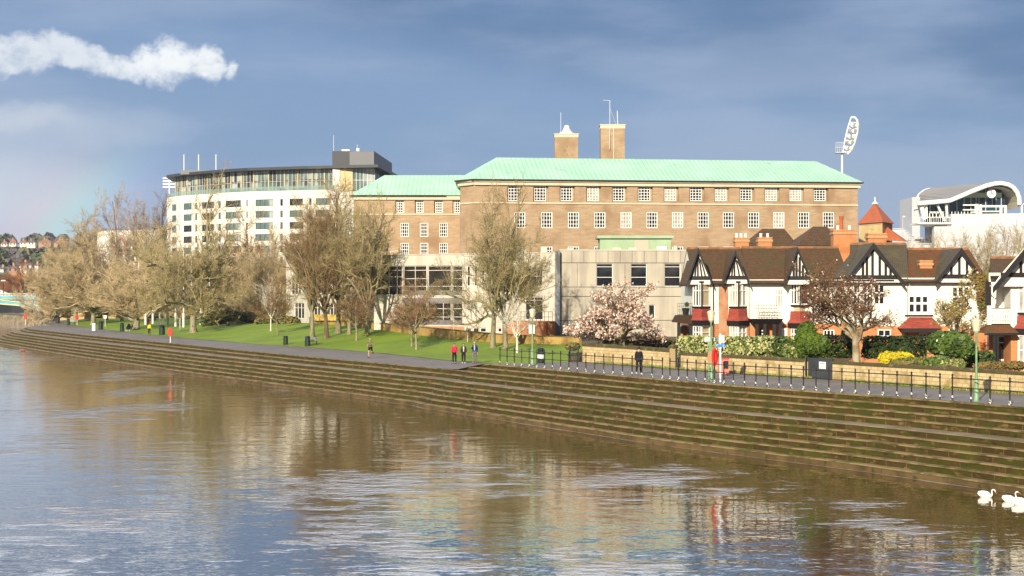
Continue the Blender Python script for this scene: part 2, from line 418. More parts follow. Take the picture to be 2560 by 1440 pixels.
# the shore wall of the tip, beyond the steps
sheet('path', M_path, fl(-150, 250, 2.0), lambda s: (edge(s)-.02, pfar(s)+.25, 10), 0, jit=.012)
sheet('lawn', M_grass, [*fl(4, 130, 1.5), *fl(132, 330, 4)], lambda s: (max(pfar(s), edge(s)+.3)+(.12*mnoise.noise((s*.6,0,5))), max(pwall(s), pfar(s)+12)+(3 if s < 110 else 22), 16), .03, jit=.05)
def riverbed():
    m = bpy.data.materials.new('river_water'); m.use_nodes = True; t = m.node_tree; t.nodes.clear(); K = t.links.new
    out = _n(t, 'ShaderNodeOutputMaterial'); b = _n(t, 'ShaderNodeBsdfPrincipled'); K(b.outputs[0], out.inputs[0])
    b.inputs['Base Color'].default_value = (.050,.032,.0055,1); b.inputs['Roughness'].default_value = .05; b.inputs['IOR'].default_value = 1.33
    b.inputs['Specular IOR Level'].default_value = .5
    tc = _n(t, 'ShaderNodeTexCoord')
    def noise_(sc, st, det, rot=0, rough=.5):
        mp = _n(t, 'ShaderNodeMapping'); mp.inputs['Scale'].default_value = st; mp.inputs['Rotation'].default_value = (0,0,rot)
        K(tc.outputs['Object'], mp.inputs[0]); q = _n(t, 'ShaderNodeTexNoise'); q.inputs['Scale'].default_value = sc; q.inputs['Detail'].default_value = det
        q.inputs['Roughness'].default_value = rough; K(mp.outputs[0], q.inputs['Vector']); return q.outputs['Fac']
    def mth(op, a, c):
        n = _n(t, 'ShaderNodeMath', operation=op)
        for i, q in enumerate((a, c)):
            if isinstance(q, (int, float)): n.inputs[i].default_value = q
            else: K(q, n.inputs[i])
        return n.outputs[0]
    def mr(f, a, c, lo, hi):
        n = _n(t, 'ShaderNodeMapRange', interpolation_type='SMOOTHSTEP'); n.inputs['From Min'].default_value = a; n.inputs['From Max'].default_value = c
        n.inputs['To Min'].default_value = lo; n.inputs['To Max'].default_value = hi; K(f, n.inputs['Value']); return n.outputs[0]
    big = noise_(.035, (1,1,1), 3); patch = noise_(.10, (1.0,.55,1), 6, R(20), .62)
    fine = noise_(1.0, (1.0,1.7,1), 3, R(15)); mid = noise_(.33, (1,1.5,1), 3, R(-12)); tiny = noise_(3.6, (1,1.3,1), 2, R(30))
    brk = noise_(.55, (.6,1.6,1), 5, R(8), .65); rip = mr(mth('ADD', mth('MULTIPLY', patch, .72), mth('MULTIPLY', brk, .28)), .52, .68, 0, 1)
    h = mth('ADD', mth('MULTIPLY', mid, .030), mth('MULTIPLY', fine, mth('ADD', mth('MULTIPLY', rip, .045), .011)))
    h = mth('ADD', h, mth('MULTIPLY', tiny, mth('ADD', mth('MULTIPLY', rip, .016), .003)))
    bp = _n(t, 'ShaderNodeBump'); bp.inputs['Strength'].default_value = 1.0; bp.inputs['Distance'].default_value = 1.0
    K(h, bp.inputs['Height']); K(bp.outputs[0], b.inputs['Normal'])
    b.inputs['Coat Weight'].default_value = .85; b.inputs['Coat Roughness'].default_value = .03; b.inputs['Coat IOR'].default_value = 1.33; K(bp.outputs[0], b.inputs['Coat Normal'])
    K(mr(rip, 0, 1, .03, .09), b.inputs['Roughness'])
    return m
M_water = riverbed()
mb = MB(); mb.poly([(-3000,5,WZ),(600,5,WZ),(600,2500,WZ),(-3000,2500,WZ)]); tag(mb.build('river', M_water), kind='structure')
def stonemat():
    m = brickmat('mossy_step_stone', (.046,.030,.007), (.074,.048,.013), (.19,.135,.058), bw=1.35, bh=.32, ms=.014, c3=(.050,.050,.007), s3=1.1, lo3=.47, hi3=.60, bump=.9)
    t = m.node_tree; K = t.links.new; b = next(n for n in t.nodes if n.type == 'BSDF_PRINCIPLED')
    src = b.inputs['Base Color'].links[0].from_socket; tc = next(n for n in t.nodes if n.type == 'TEX_COORD')
    def lay(src, sc, st, a, c, colr, k=1.0):
        mp = _n(t, 'ShaderNodeMapping'); mp.inputs['Scale'].default_value = st; K(tc.outputs['UV'], mp.inputs[0])
        q = _n(t, 'ShaderNodeTexNoise'); q.inputs['Scale'].default_value = sc; q.inputs['Detail'].default_value = 6; K(mp.outputs[0], q.inputs['Vector'])
        r = _n(t, 'ShaderNodeMapRange', interpolation_type='SMOOTHSTEP'); r.inputs['From Min'].default_value = a; r.inputs['From Max'].default_value = c; r.inputs['To Max'].default_value = k; K(q.outputs['Fac'], r.inputs['Value'])
        x = _n(t, 'ShaderNodeMix', data_type='RGBA'); K(r.outputs[0], x.inputs['Factor']); K(src, x.inputs['A']); x.inputs['B'].default_value = rgba(colr); return x.outputs['Result']
    src = lay(src, 1.5, (1,2.2,1), .56, .70, (.20,.125,.048), .75)      # bare tan sandstone
    src = lay(src, 2.6, (1,2,1), .56, .70, (.022,.018,.006), .8)     # dark wet stains
    src = lay(src, .45, (1,2.2,1), .52, .68, (.068,.068,.007), .65)      # wide moss beds
    K(src, b.inputs['Base Color']); return m
M_stone = stonemat()
M_tread = mat('step_edge_stone', (.27,.195,.092), c2=(.11,.08,.028), scale=1.2, lo=.45, hi=.65, c3=(.09,.095,.015), s3=.5, lo3=.54, hi3=.7, bump=.5, bscale=6)
M_land = mat('landing_stone', (.26,.205,.135), c2=(.18,.14,.08), scale=.7, bump=.3, bscale=6)
M_base = mat('base_course_stone', (.135,.088,.034), c2=(.085,.056,.02), scale=.8, c3=(.05,.045,.012), s3=2.5, lo3=.56, hi3=.7, bump=.4, bscale=5)
def steps():
    rise = .32; mb = MB(); ss = fl(-150, 206, .8); prev = None
    TW = [1,1,1,2.4,1,1,1,1,1]
    rows = []
    for s in ss:
        t = tread(s); off = edge(s)+2*t*smooth((s-1)/6)
        if s > 196: off += 0
        x0 = off; z = RZ; line = [(off+.0, z)]
        for k in range(10):
            z2 = RZ-rise*(k+1)
            line.append((x0, z2))
            if k < 9: x0 -= TW[k]*t; line.append((x0, z2))
        line.append((x0-.05, WZ-.9)); rows.append((s, line))
    n = len(rows[0][1])
    for j in range(n-1):
        tread_ = j % 2 == 1
        k = j//2
        def col(q):
            P = []
            for s, line in rows:
                zc = zpath(s)-.012; o, z = line[q]
                jz = mnoise.noise((math.floor(s/1.6)*3.7, (q//2)*5.3, 0))*.016 if q > 0 else 0
                jo = mnoise.noise((math.floor(s/1.4)*2.1, (q+1)//2*4.4, 9))*.045 if q > 0 else 0
                P.append((o+jo, min(z+jz, zc) if q > 0 or s > 1 else z-.006, s, min(zc, 99)))
            return P
        A, B = col(j), col(j+1)
        if tread_:
            rowsP = [[(*xy(s, o), z), (*xy(s, o2-.035), z2)] for (o,z,s,_),(o2,z2,_,_) in zip(A, B)]
            mb.quadgrid(rowsP, [[(s,0),(s,.4)] for _,_,s,_ in A], 2 if j == 7 else 1)
        else:                                   # a worn nosing stands proud of the riser below it
            lip = .055 if j else .08
            g = [[(*xy(s, o-.035), z), (*xy(s, o-.035), max(z-lip, z2)), (*xy(s, o), max(z-lip-.012, z2)), (*xy(s, o2), z2)] for (o,z,s,_),(o2,z2,_,_) in zip(A, B)]
            mb.quadgrid([r[:3] for r in g], [[(s,0),(s,.06),(s,.1)] for _,_,s,_ in A], 2 if j == 8 else 1)
            mb.quadgrid([r[2:] for r in g], [[(s+.47*k, .27+k*.32),(s+.47*k, k*.32)] for _,_,s,_ in A], 3 if k == 9 else 0)
    o = mb.build('embankment_steps', [M_stone, M_tread, M_land, M_base], recalc=True)
    bm = bmesh.new(); bm.from_mesh(o.data)
    if sum(f.normal.z*f.calc_area() for f in bm.faces) < 0: bmesh.ops.reverse_faces(bm, faces=bm.faces)
    bm.to_mesh(o.data); bm.free()
    tag(o, 'long flight of mossy stone steps running down the river bank', 'steps', kind='structure')
steps()
# a thin line of scum where the water meets the lowest course
P = []; TWS = 10.4
for s in fl(-110, 200, .7):
    t = tread(s); o = edge(s)+2*t*smooth((s-1)/6)-TWS*t-.03; w_ = .10+.32*max(0, mnoise.noise((s*.25, 4, 0))+.25)
    P.append([(*xy(s, o+.02), WZ+.006), (*xy(s, o-w_), WZ+.006)])
o = MB().quadgrid(P).build('scum_line', mat('river_scum', (.34,.29,.21), c2=(.20,.16,.10), scale=2.5)); tag(o, kind='stuff')
# low stone shore of the tip beyond the steps
M_shore = mat('shore_stone', (.32,.25,.15), c2=(.16,.12,.06), scale=.6, bump=.5, bscale=3)
P = []
for s in fl(196, 460, 3):
    e = edge(s); row = []
    for o, z in ((.6,-.0),(0,-.12),(-.5,-1.2),(-1.6,WZ-.6)):
        j = mnoise.noise((s*.5, o*2, 2))*.35; x, y = xy(s, e+o+j); row.append((x, y, zpath(s)+z+ (j*.3 if z < 0 else -.02)))
    P.append(row)
o = MB().quadgrid(P).build('shore', M_shore); tag(o, kind='structure')
# ------------------------------------------------------------------ shared building materials
M_hall = brickmat('tan_brick', (.355,.245,.150), (.445,.32,.205), (.47,.36,.245), bw=.9, bh=.15, ms=.012, c3=(.30,.195,.115), s3=.35, lo3=.45, hi3=.72, bump=.2)
M_redbrick = brickmat('red_brick', (.37,.15,.070), (.44,.19,.09), (.45,.26,.15), bw=.45, bh=.15, ms=.014, c3=(.36,.13,.05), s3=.9, lo3=.45, hi3=.7)
M_stonew = mat('pale_stone', (.68,.58,.42), c2=(.52,.42,.28), scale=.35, lo=.5, hi=.75)
M_white = mat('white_paint', (.80,.78,.73), rough=.5, c2=(.70,.67,.60), scale=.8, lo=.5, hi=.8)
M_render = mat('white_render', (.80,.77,.68), rough=.85, c2=(.68,.64,.54), scale=.5, lo=.5, hi=.8, bump=.2, bscale=10)
M_glass = mat('dark_glass', (.012,.016,.022), rough=.06, spec=.7, c2=(.05,.06,.07), scale=.35, lo=.45, hi=.7)
M_glassb = mat('blind_glass', (.42,.40,.35), rough=.25, spec=.5, c2=(.30,.28,.24), scale=1.1)
M_black = mat('black_timber', (.012,.010,.012), rough=.55, spec=.4)
M_dark = mat('dark_interior', (.02,.018,.016), rough=.9)
def copper():
    m = mat('verdigris_copper', (.40,.645,.495), rough=.75, c2=(.47,.71,.56), scale=.25, stretch=(1,1,2), lo=.35, hi=.7, c3=(.25,.52,.36), s3=.9, lo3=.6, hi3=.8)
    t = m.node_tree; K = t.links.new; b = next(n for n in t.nodes if n.type == 'BSDF_PRINCIPLED'); tc = next(n for n in t.nodes if n.type == 'TEX_COORD')
    src = b.inputs['Base Color'].links[0].from_socket
    wv = _n(t, 'ShaderNodeTexWave', bands_direction='X', wave_profile='SAW'); wv.inputs['Scale'].default_value = .5/1.0; wv.inputs['Distortion'].default_value = .4
    mp = _n(t, 'ShaderNodeMapping'); K(tc.outputs['UV'], mp.inputs[0]); K(mp.outputs[0], wv.inputs['Vector'])
    r = _n(t, 'ShaderNodeMapRange'); r.inputs['From Min'].default_value = .80; r.inputs['From Max'].default_value = .92; r.inputs['To Max'].default_value = .55; K(wv.outputs['Fac'], r.inputs['Value'])
    x = _n(t, 'ShaderNodeMix', data_type='RGBA'); K(r.outputs[0], x.inputs['Factor']); K(src, x.inputs['A']); x.inputs['B'].default_value = (.20,.42,.30,1); K(x.outputs['Result'], b.inputs['Base Color'])
    return m
M_copper = copper()
M_gutter = mat('dark_gutter', (.03,.035,.03), rough=.6)
M_steel = mat('pale_steel', (.62,.63,.65), rough=.45, metal=.3)
def ufx(px, P0, P1):
    k = (px-CX)/F; dx, dy = P1[0]-P0[0], P1[1]-P0[1]; t = (k*P0[1]-P0[0])/(dx-k*dy); return t*math.hypot(dx, dy), P0[1]+dy*t
def opx(P0, P1, a, b, yt, yb):
    """photo window rectangle to an opening of the facade P0-P1"""
    u0, d0 = ufx(a, P0, P1); u1, d1 = ufx(b, P0, P1); d = (d0+d1)/2
    return (u0, u1, zat(yb, d), zat(yt, d))
def hip(mb, A, B, C, D, r1, r2, ze, zr, E=None, mi=0, seam=None):
    """hip roof over plan A B C D (front-left, front-right, back-right, back-left) with ridge r1-r2"""
    e = lambda p: (p[0], p[1], ze); a1, a2 = (r1[0], r1[1], zr), (r2[0], r2[1], zr)
    def uvp(pts, p, q):
        dx, dy = q[0]-p[0], q[1]-p[1]; l = math.hypot(dx, dy); return [((x-p[0])*dx/l+(y-p[1])*dy/l, z) for x, y, z in pts]
    for pts, p, q in (([e(A),e(B),a2,a1],A,B), ([e(B),e(C),a2],B,C), ([e(C),e(D),a1,a2],C,D), ([e(D),e(A),a1],D,A)):
        mb.poly(pts, mi, uvp(pts, p, q))
    mb.poly([e(D),e(C),e(B),e(A)], mi)
# ------------------------------------------------------------------ the brick hall with copper roofs
hall = thing('council_hall', 'long tan brick municipal hall with pale green copper roofs and rows of white windows', 'building', (20,222,0))
A0, A1 = (-5.04,212.0), (47.1,218.0)
ze = zat(449,212); zb = zat(462,212)
top_c = [1286,1351,1417,1483,1547.5,1612,1677,1741,1803,1866,1929,1990,2051]
mid_c = [1299,1367,1433.5,1499.5,1565,1630,1694,1758,1821,1884,1947,2009,2071]
ops = []; wins = []
for c in top_c:
    o = opx(A0,A1,c-17.5,c+20,462,504); ops.append(o); f = opx(A0,A1,c-15.5,c+15,463,502.5); wins.append((f,.34,4,5))
for c in mid_c:
    o = opx(A0,A1,c-14,c+14,530,570); ops.append(o); wins.append((o,.05,4,4))
    o = opx(A0,A1,c-14,c+14,616,655); ops.append(o); wins.append((o,.05,4,4))
ops = [(a,b,c,min(e,zb)) for a,b,c,e in ops]
mb = MB(); d, n, l = facade(mb, A0, A1, -1, zb, ops, depth=.45)
bw = (A0[0]-1.9, A0[1]+2.6)
facade(mb, bw, A0, -1, zb, [], 0.1)
facade(mb, (bw[0]-.4, 232), bw, -1, zb, [], .1); facade(mb, A1, (A1[0]-.6, 236), -1, zb, [], .1)
for f, wd, _, _ in wins:            # masonry behind the open recesses of the top storey
    pass
P = lambda u, w, z: (A0[0]+d[0]*u+n[0]*w, A0[1]+d[1]*u+n[1]*w, z)
mb.poly([P(0.3,-.452,-1),P(l-.3,-.452,-1),P(l-.3,-.452,zb),P(.3,-.452,zb)], 0, [(0,0),(l,0),(l,zb),(0,zb)])
mb.build('wall', M_hall, hall)
def glassmix(): return M_glassb if random.random() < .13 else M_glass
for f, wd, nx, ny in wins:
    a,b,c,e = f; window(hall, A0, d, n, a, b, c, min(e, zb-.02), -wd, nx, ny, M_white, glassmix(), fw=.13, bw=.085, th=.08)
mb = MB()
zc = zat(505.5,212); mb.obox(A0,d,n,-.02,l+.02,-.05,.14,zc-.16,zc+.02)
mb.obox(A0,d,n,0,l+.3,-.1,.32,zb-.02,ze-.28).obox(A0,d,n,-.1,l+.45,-.1,.55,ze-.28,ze-.06)
dd, nn, ll = frame2(bw, A0); mb.obox(bw,dd,nn,-.2,ll+.1,-.1,.30,zb-.02,ze-.285).obox(bw,dd,nn,-.4,ll+.2,-.1,.52,ze-.285,ze-.065).obox(bw,dd,nn,0,ll,-.05,.13,zc-.16,zc+.015)
mb.build('cornice', M_stonew, hall)
mb = MB(); ov = .75
zr = zat(392,220); R1 = (xat(1241,221), 221); R2 = (xat(2040,227), 227)
Af = (A0[0]+d[0]*-.3+n[0]*ov, A0[1]+d[1]*-.3+n[1]*ov); Bf = (A1[0]+d[0]*.6+n[0]*ov, A1[1]+d[1]*.6+n[1]*ov)
Lf = (bw[0]-.75, bw[1]-.5)
e3 = lambda p, z=ze: (p[0],p[1],z); r1, r2 = (R1[0],R1[1],zr), (R2[0],R2[1],zr)
BR, BL = (A1[0], 236.5), (bw[0]-.9, 231)
def uvl(pts, p, q):
    dx, dy = q[0]-p[0], q[1]-p[1]; m = math.hypot(dx,dy); return [((x-p[0])*dx/m+(y-p[1])*dy/m, z) for x,y,z in pts]
for pts, p, q in (([e3(Af),e3(Bf),r2,r1],Af,Bf), ([e3(Lf),e3(Af),r1],Lf,Af), ([e3(BL),e3(Lf),r1],BL,Lf), ([e3(Bf),e3(BR),r2],Bf,BR), ([e3(BR),e3(BL),r1,r2],BR,BL)):
    mb.poly(pts, 0, uvl(pts, p, q))
mb.poly([e3(BL),e3(BR),e3(Bf),e3(Af),e3(Lf)])
rf = mb.build('roof', M_copper, hall)
mb = MB()
for a, b in ((Lf,Af),(Af,Bf)):
    mb.tube([(a[0],a[1],ze-.04),(b[0],b[1],ze-.04)], .09, 6)
for a, b in (((Lf[0],Lf[1],ze),r1),((Af[0],Af[1],ze),r1),(r1,r2),((Bf[0],Bf[1],ze),r2)):
    pass
mb.build('gutter', M_gutter, hall)
# left wing
C0, C1 = (xat(884,226),226.0), (xat(1150,226),226.0)
zwe = zat(489,226); zwb = zat(499,226)
ops = []; wins = []
for c in (1000,1048.5,1097,1143):
    o = opx(C0,C1,c-11.5,c+10.5,499,533); ops.append((o[0],o[1],o[2],min(o[3],zwb))); wins.append((opx(C0,C1,c-9,c+10,499.5,532),.34,4,5))
for c in (1011.5,1060,1108.5):
    for yt, yb in ((557,592),(607,641)):
        o = opx(C0,C1,c-10.5,c+10.5,yt,yb); ops.append(o); wins.append((o,.05,4,4))
o = opx(C0,C1,936,945,578,596); ops.append(o); wins.append((o,.05,1,2))
mb = MB(); d2, n2_, l2 = facade(mb, C0, C1, -1, zwb, ops, depth=.4)
facade(mb, (C0[0],238), C0, -1, zwb, [], .1)
mb.box(C0[0]+.3, C1[0], C0[1]+.402, C0[1]+.5, -1, zwb)
mb.build('wing_wall', M_hall, hall)
for f, wd, nx, ny in wins: window(hall, C0, d2, n2_, f[0], f[1], f[2], min(f[3], zwb-.02), -wd, nx, ny, M_white, M_glass, fw=.11, bw=.075, th=.08)
mb = MB(); zc = zat(535,226); mb.obox(C0,d2,n2_,-.05,l2,-.05,.12,zc-.12,zc+.03).obox(C0,d2,n2_,-.3,l2,-.1,.3,zwb-.02,zwe-.06)
mb.build('wing_cornice', M_stonew, hall)
mb = MB(); zr2 = zat(438,233)
hip(mb, (C0[0]-.6,C0[1]-.6), (C1[0]+1,C1[1]-.6), (C1[0]+1,240.5), (C0[0]-.6,240.5), (xat(961,233),233), (C1[0]+1,233), zwe, zr2)
mb.build('wing_roof', M_copper, hall)
mb = MB(); mb.tube([(C0[0]-.6,C0[1]-.62,zwe-.04),(C1[0]-2,C1[1]-.62,zwe-.04)], .09, 6); mb.build('wing_gutter', M_gutter, hall)
# brick chimney towers with stone caps
for a, b, yt, ycap, dome in ((1387,1445,336,343,True),(1502,1562,313,321,False)):
    dd_ = 232.0; x0, x1 = xat(a,dd_), xat(b,dd_); zt = zat(yt,dd_); zk = zat(ycap,dd_)
    mb = MB(); facade(mb,(x0,dd_),(x1,dd_),15,zk,[(1.35,1.5,zk-3.4,zk-3.25),(1.75,1.9,zk-2.6,zk-2.45),(1.4,1.55,zk-2.0,zk-1.85),(1.72,1.87,zk-1.4,zk-1.25)] if dome else [(1.3,1.45,zk-3.4,zk-1.0)],.15)
    mb.poly([(x0+.1,dd_+.152,15),(x1-.1,dd_+.152,15),(x1-.1,dd_+.152,zk),(x0+.1,dd_+.152,zk)])
    facade(mb,(x0,dd_+3.2),(x0,dd_),15,zk,[],.1); facade(mb,(x1,dd_),(x1,dd_+3.2),15,zk,[],.1)
    t = mb.build('chimney_tower', M_hall, hall)
    mb = MB().box(x0-.06,x1+.06,dd_-.06,dd_+3.26,zk,zt); mb.box(x0-.15,x1+.15,dd_-.15,dd_+3.35,zt,zt+.12); mb.build('stone_cap', M_stonew, t)
    cx_ = (x0+x1)/2+.1
    if dome:
        mb = MB().lathe((cx_,dd_+1.6,zt+.12), [(1.05,0),(1.08,.25),(.75,.42),(.5,.75),(.36,1.25),(.22,1.38),(.05,1.4)], 14); mb.build('finial', M_white, t)
        mb = MB().tube([(x0+.9,dd_+1,zt),(x0+.9,dd_+1,zat(279,dd_))], .035, 4); mb.build('aerial', M_steel, t)
    else:
        mb = MB().tube([(x0+1.3,dd_-.1,zk-3),(x0+1.3,dd_-.1,zat(252,dd_))], .045, 4).tube([(x0+.3,dd_-.1,zat(252,dd_)+.1),(x0+1.4,dd_-.1,zat(252,dd_))],.03,4)
        mb.tube([(x0+1.3,dd_-.1,zat(270,dd_)),(x0+2.3,dd_+.4,zt)], .025, 4).tube([(x0+2.5,dd_+.5,zt),(x0+2.4,dd_+.5,zat(276,dd_))],.06,4); mb.build('aerial', M_steel, t)
        mb = MB().tube([(x0+1.85,dd_-.08,17),(x0+1.85,dd_-.08,zk)], .04, 4); mb.build('conductor', M_white, t)
# ------------------------------------------------------------------ the concrete office annexe
M_conc = mat('weathered_concrete', (.50,.455,.365), c2=(.40,.36,.29), scale=1.2, stretch=(1,1,.09), lo=.42, hi=.66, c3=(.36,.32,.26), s3=.30, lo3=.5, hi3=.8, bump=.2)
M_concw = mat('pale_concrete', (.57,.53,.45), c2=(.48,.44,.37), scale=.7, stretch=(1,1,.15), lo=.45, hi=.7)
M_frame = mat('grey_window_frame', (.55,.53,.50), rough=.5)
M_win = mat('office_glass', (.035,.022,.016), rough=.05, spec=.9, c2=(.02,.022,.012), scale=.5)
annex = thing('office_annexe', 'low pale concrete office block with flat roof in front of the brick hall', 'building', (0,185,1))
B0, B1 = (xat(1400,175),175.0), (xat(1760,176),176.0)
zr = zat(626,175)
ops = []; wins = []
for a, b in ((1491,1532),(1577,1617),(1661,1701)):
    o = opx(B0,B1,a,b,659,716); ops.append(o); wins.append(o)
o = opx(B0,B1,1622,1637,762,797); ops.append(o); wins2 = [o]
joints = [(-.1,99,zat(y,175)-.03,zat(y,175)+.03) for y in (657,717.5,741,801)]
mb = MB(); l3 = math.hypot(B1[0]-B0[0],B1[1]-B0[1])
jo = []
for j in joints:                     # the joints stop at the windows
    us = sorted([0.0]+[v for o in ops if o[2] < j[2] < o[3] for v in o[:2]]+[l3])
    jo += [(a,b,j[2],j[3]) for a, b in zip(us[::2], us[1::2])]
vj = [(u-.02,u+.02,zat(656,175),zr-.05) for u in np.arange(1.3,l3,1.33)]
vj += [(u-.02,u+.02,zat(716,175),zat(659,175)) for u in np.arange(1.9,l3,2.63) if not any(o[0]-.2<u<o[1]+.2 for o in ops)]
d, n, l = facade(mb, B0, B1, 0, zr, ops+jo+vj, depth=.22)
P = lambda u, w, z, o=B0: (o[0]+d[0]*u+n[0]*w, o[1]+d[1]*u+n[1]*w, z)
mb.poly([P(0,-.225,0),P(l,-.225,0),P(l,-.225,zr),P(0,-.225,zr)], 1)
mb.poly([P(0,0,zr),P(l,0,zr),P(l,-11,zr),P(0,-11,zr)])
mb.obox(B0,d,n,-.05,l,-.3,.06,zr-.03,zr+.10,2)
mb.build('wall', [M_conc, mat('joint_shadow_gap', (.10,.09,.075)), M_concw], annex)
for o in wins:
    window(annex, B0, d, n, o[0], o[1], o[2], o[3], -.1, 1, 1, M_white, M_glass, fw=.06, bw=.06, th=.08, zs=[.40,.86], xs=[])
for o in wins2: window(annex, B0, d, n, o[0], o[1], o[2], o[3], -.1, 1, 1, M_white, M_glass, fw=.06, bw=.06, th=.08)
# middle block
D0, D1 = (xat(935,189),189.0), (xat(1388,176.5),176.5)
zrD = zat(632,177)
W = lambda a,b,t,bt: opx(D0,D1,a,b,t,bt)
ops = []; specs = []
def add(a,b,t,bt,**k):
    o = W(a,b,t,bt); ops.append(o); specs.append((o,k))
add(938,1005,664,738, xs=[.2,.5,.8], zs=[.30,.62,.84])
add(1008,1066,664,738, xs=[.5], zs=[.30,.56,.84]); add(1069,1127,664,738, zs=[.30,.84], xs=[]); add(1130,1156,664,738, xs=[], zs=[.30,.56,.84])
add(1008,1066,756,812, xs=[.5], zs=[.35,.75]); add(1069,1127,756,812, xs=[.66], zs=[.35,.72]); add(1130,1156,756,812, xs=[], zs=[.35,.72])
for a in (1166,1184,1202,1220,1238,1256): add(a,a+9,664,716, xs=[], zs=[.5])
add(1312,1356,666,716, xs=[.33,.66], zs=[.5]); add(1312,1357,742,800, xs=[.5], zs=[.85])
for a in (1162,1181,1199): add(a,a+16,819,831, xs=[], zs=[])
for a in (1243,1256): add(a,a+11,819,831, xs=[], zs=[])
mb = MB(); jl = [(0,0,0,0)]
l4 = math.hypot(D1[0]-D0[0],D1[1]-D0[1])
d, n, l = facade(mb, D0, D1, 0, zrD, ops, depth=.3)
mb.poly([(D0[0]-n[0]*.3,D0[1]-n[1]*.3,0),(D1[0]-n[0]*.3,D1[1]-n[1]*.3,0),(D1[0]-n[0]*.3,D1[1]-n[1]*.3,zrD),(D0[0]-n[0]*.3,D0[1]-n[1]*.3,zrD)], 1)
mb.poly([(D0[0],D0[1],zrD),(D1[0],D1[1],zrD),(D1[0],D1[1]+11,zrD),(D0[0],D0[1]+11,zrD)])
mb.obox(D0,d,n,-.05,l+.05,-.3,.08,zrD-.02,zrD+.08)
mb.build('wall', [M_concw, M_dark], annex)
for o, k in specs: window(annex, D0, d, n, o[0], o[1], o[2], o[3], -.1, 1, 1, M_frame if o[1]-o[0] > 1.2 else M_white, M_win, fw=.09, bw=.08, th=.1, **k)
mb = MB()
for t_, b_ in ((726,738),(745,756),(800,812)):
    o = W(1009,1156,t_,b_); mb.obox(D0,d,n,o[0],o[1],-.05,.02,o[2],o[3])
mb.build('spandrel', mat('slate_panel', (.16,.15,.16), rough=.3, spec=.5, c2=(.24,.22,.22), scale=.6), annex)
o = W(960,1160,815,836); mb = MB().obox(D0,d,n,o[0],o[1],-.2,.06,0,o[3]); mb.build('plinth', M_redbrick, annex)
b0, b1 = (xat(1262,171),171.0), (xat(1387,170),170.0)
mb = MB(); facade(mb,b0,b1,0,zat(804,171),[],.1); facade(mb,b1,(b1[0]+.3,177),0,zat(804,171),[],.1); facade(mb,(b0[0]-.3,178),b0,0,zat(804,171),[],.1)
mb.poly([(b0[0],b0[1],zat(804,171)),(b1[0],b1[1],zat(804,171)),(b1[0]+.3,177,zat(804,171)),(b0[0]-.3,178,zat(804,171))]); mb.build('terrace', M_redbrick, annex)
mb = MB(); zt_ = zat(804,171)
for k in range(9): x_ = b1[0]-3.6+k*.42; mb.tube([(x_,170.6,zt_),(x_,170.6,zt_+1.05)], .03, 4)
mb.tube([(b1[0]-3.6,170.6,zt_+1.05),(b1[0]-.2,170.6,zt_+1.05)], .035, 4).tube([(b1[0]-3.6,170.6,zt_+.5),(b1[0]-.2,170.6,zt_+.5)], .035, 4); mb.build('balcony_rail', M_black, annex)
mb = MB().box(xat(1388,174.5),xat(1400,174.5),174.4,175.6,.5,zat(628,174.5)); mb.build('service_duct', mat('blue_grey_duct', (.21,.24,.27), c2=(.10,.10,.10), scale=1.5, stretch=(1,1,.3), lo=.5, hi=.6), annex)
# left block
E0, E1 = (xat(715,235),235.0), (xat(935,200),200.0)
zrE = zat(652,235); W = lambda a,b,t,bt: opx(E0,E1,a,b,t,bt)
ops = []; specs = []
for k in range(26): add(722+k*7.6,726+k*7.6,674,689, xs=[], zs=[])
for a in (727,758,800,842,880): add(a,a+25,694,736, xs=[.33,.66], zs=[.28])
for a in (735,775,815,855,893): add(a,a+25,758,796, xs=[.33,.66], zs=[.7])
mb = MB(); d, n, l = facade(mb, E0, E1, 0, zrE, ops, depth=.3)
mb.poly([(E0[0]-n[0]*.3,E0[1]-n[1]*.3,0),(E1[0]-n[0]*.3,E1[1]-n[1]*.3,0),(E1[0]-n[0]*.3,E1[1]-n[1]*.3,zrE),(E0[0]-n[0]*.3,E0[1]-n[1]*.3,zrE)], 1)
mb.poly([(E0[0],E0[1],zrE),(E1[0],E1[1],zrE),(E1[0]+5,E1[1]+14,zrE),(E0[0]+6,E0[1]+14,zrE)])
facade(mb,(E0[0]+5,E0[1]+14),E0,0,zrE,[],.1)
mb.build('wall', [M_concw, M_dark], annex)
for o, k in specs: window(annex, E0, d, n, o[0], o[1], o[2], o[3], -.1, 1, 1, M_white if o[1]-o[0] > .6 else M_frame, M_win, fw=.06, bw=.06, th=.1, **k)
# green plant room and roof clutter
gx0, gx1 = xat(1500,186), xat(1677,186); gz0, gz1 = zr, zat(597,186)
M_mint = mat('mint_cladding', (.30,.41,.255), rough=.6, c2=(.35,.46,.30), scale=.5)
mb = MB().box(gx0,gx1,186,190,gz0-.5,gz1); mb.box(gx0-.35,gx1+.3,185.65,190.3,gz1+.05,zat(589,186)); p = mb.build('plant_room', M_mint, annex)
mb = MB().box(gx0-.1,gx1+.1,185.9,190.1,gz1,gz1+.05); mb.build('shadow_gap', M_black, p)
mb = MB().box(xat(1586,186),xat(1622,186),185.93,186,zr,zat(600,186)); mb.build('door', mat('faded_door', (.45,.42,.33)), p)
mb = MB().box(xat(1642,186),xat(1666,186),185.8,186,zr+.1,zat(616,186)); mb.build('grille', M_white, p)
mb = MB()
for a, b, t_, dd_ in ((1352,1368,617,182),(1418,1433,620,181),(1532,1552,619,181),(1570,1590,619,181),(1684,1693,616,182)): mb.box(xat(a,dd_),xat(b,dd_),dd_,dd_+.8,zr-.3,zat(t_,dd_))
mb.tube([(xat(1690,183),183,zr),(xat(1690,183),183,zat(614,183))],.2,8)
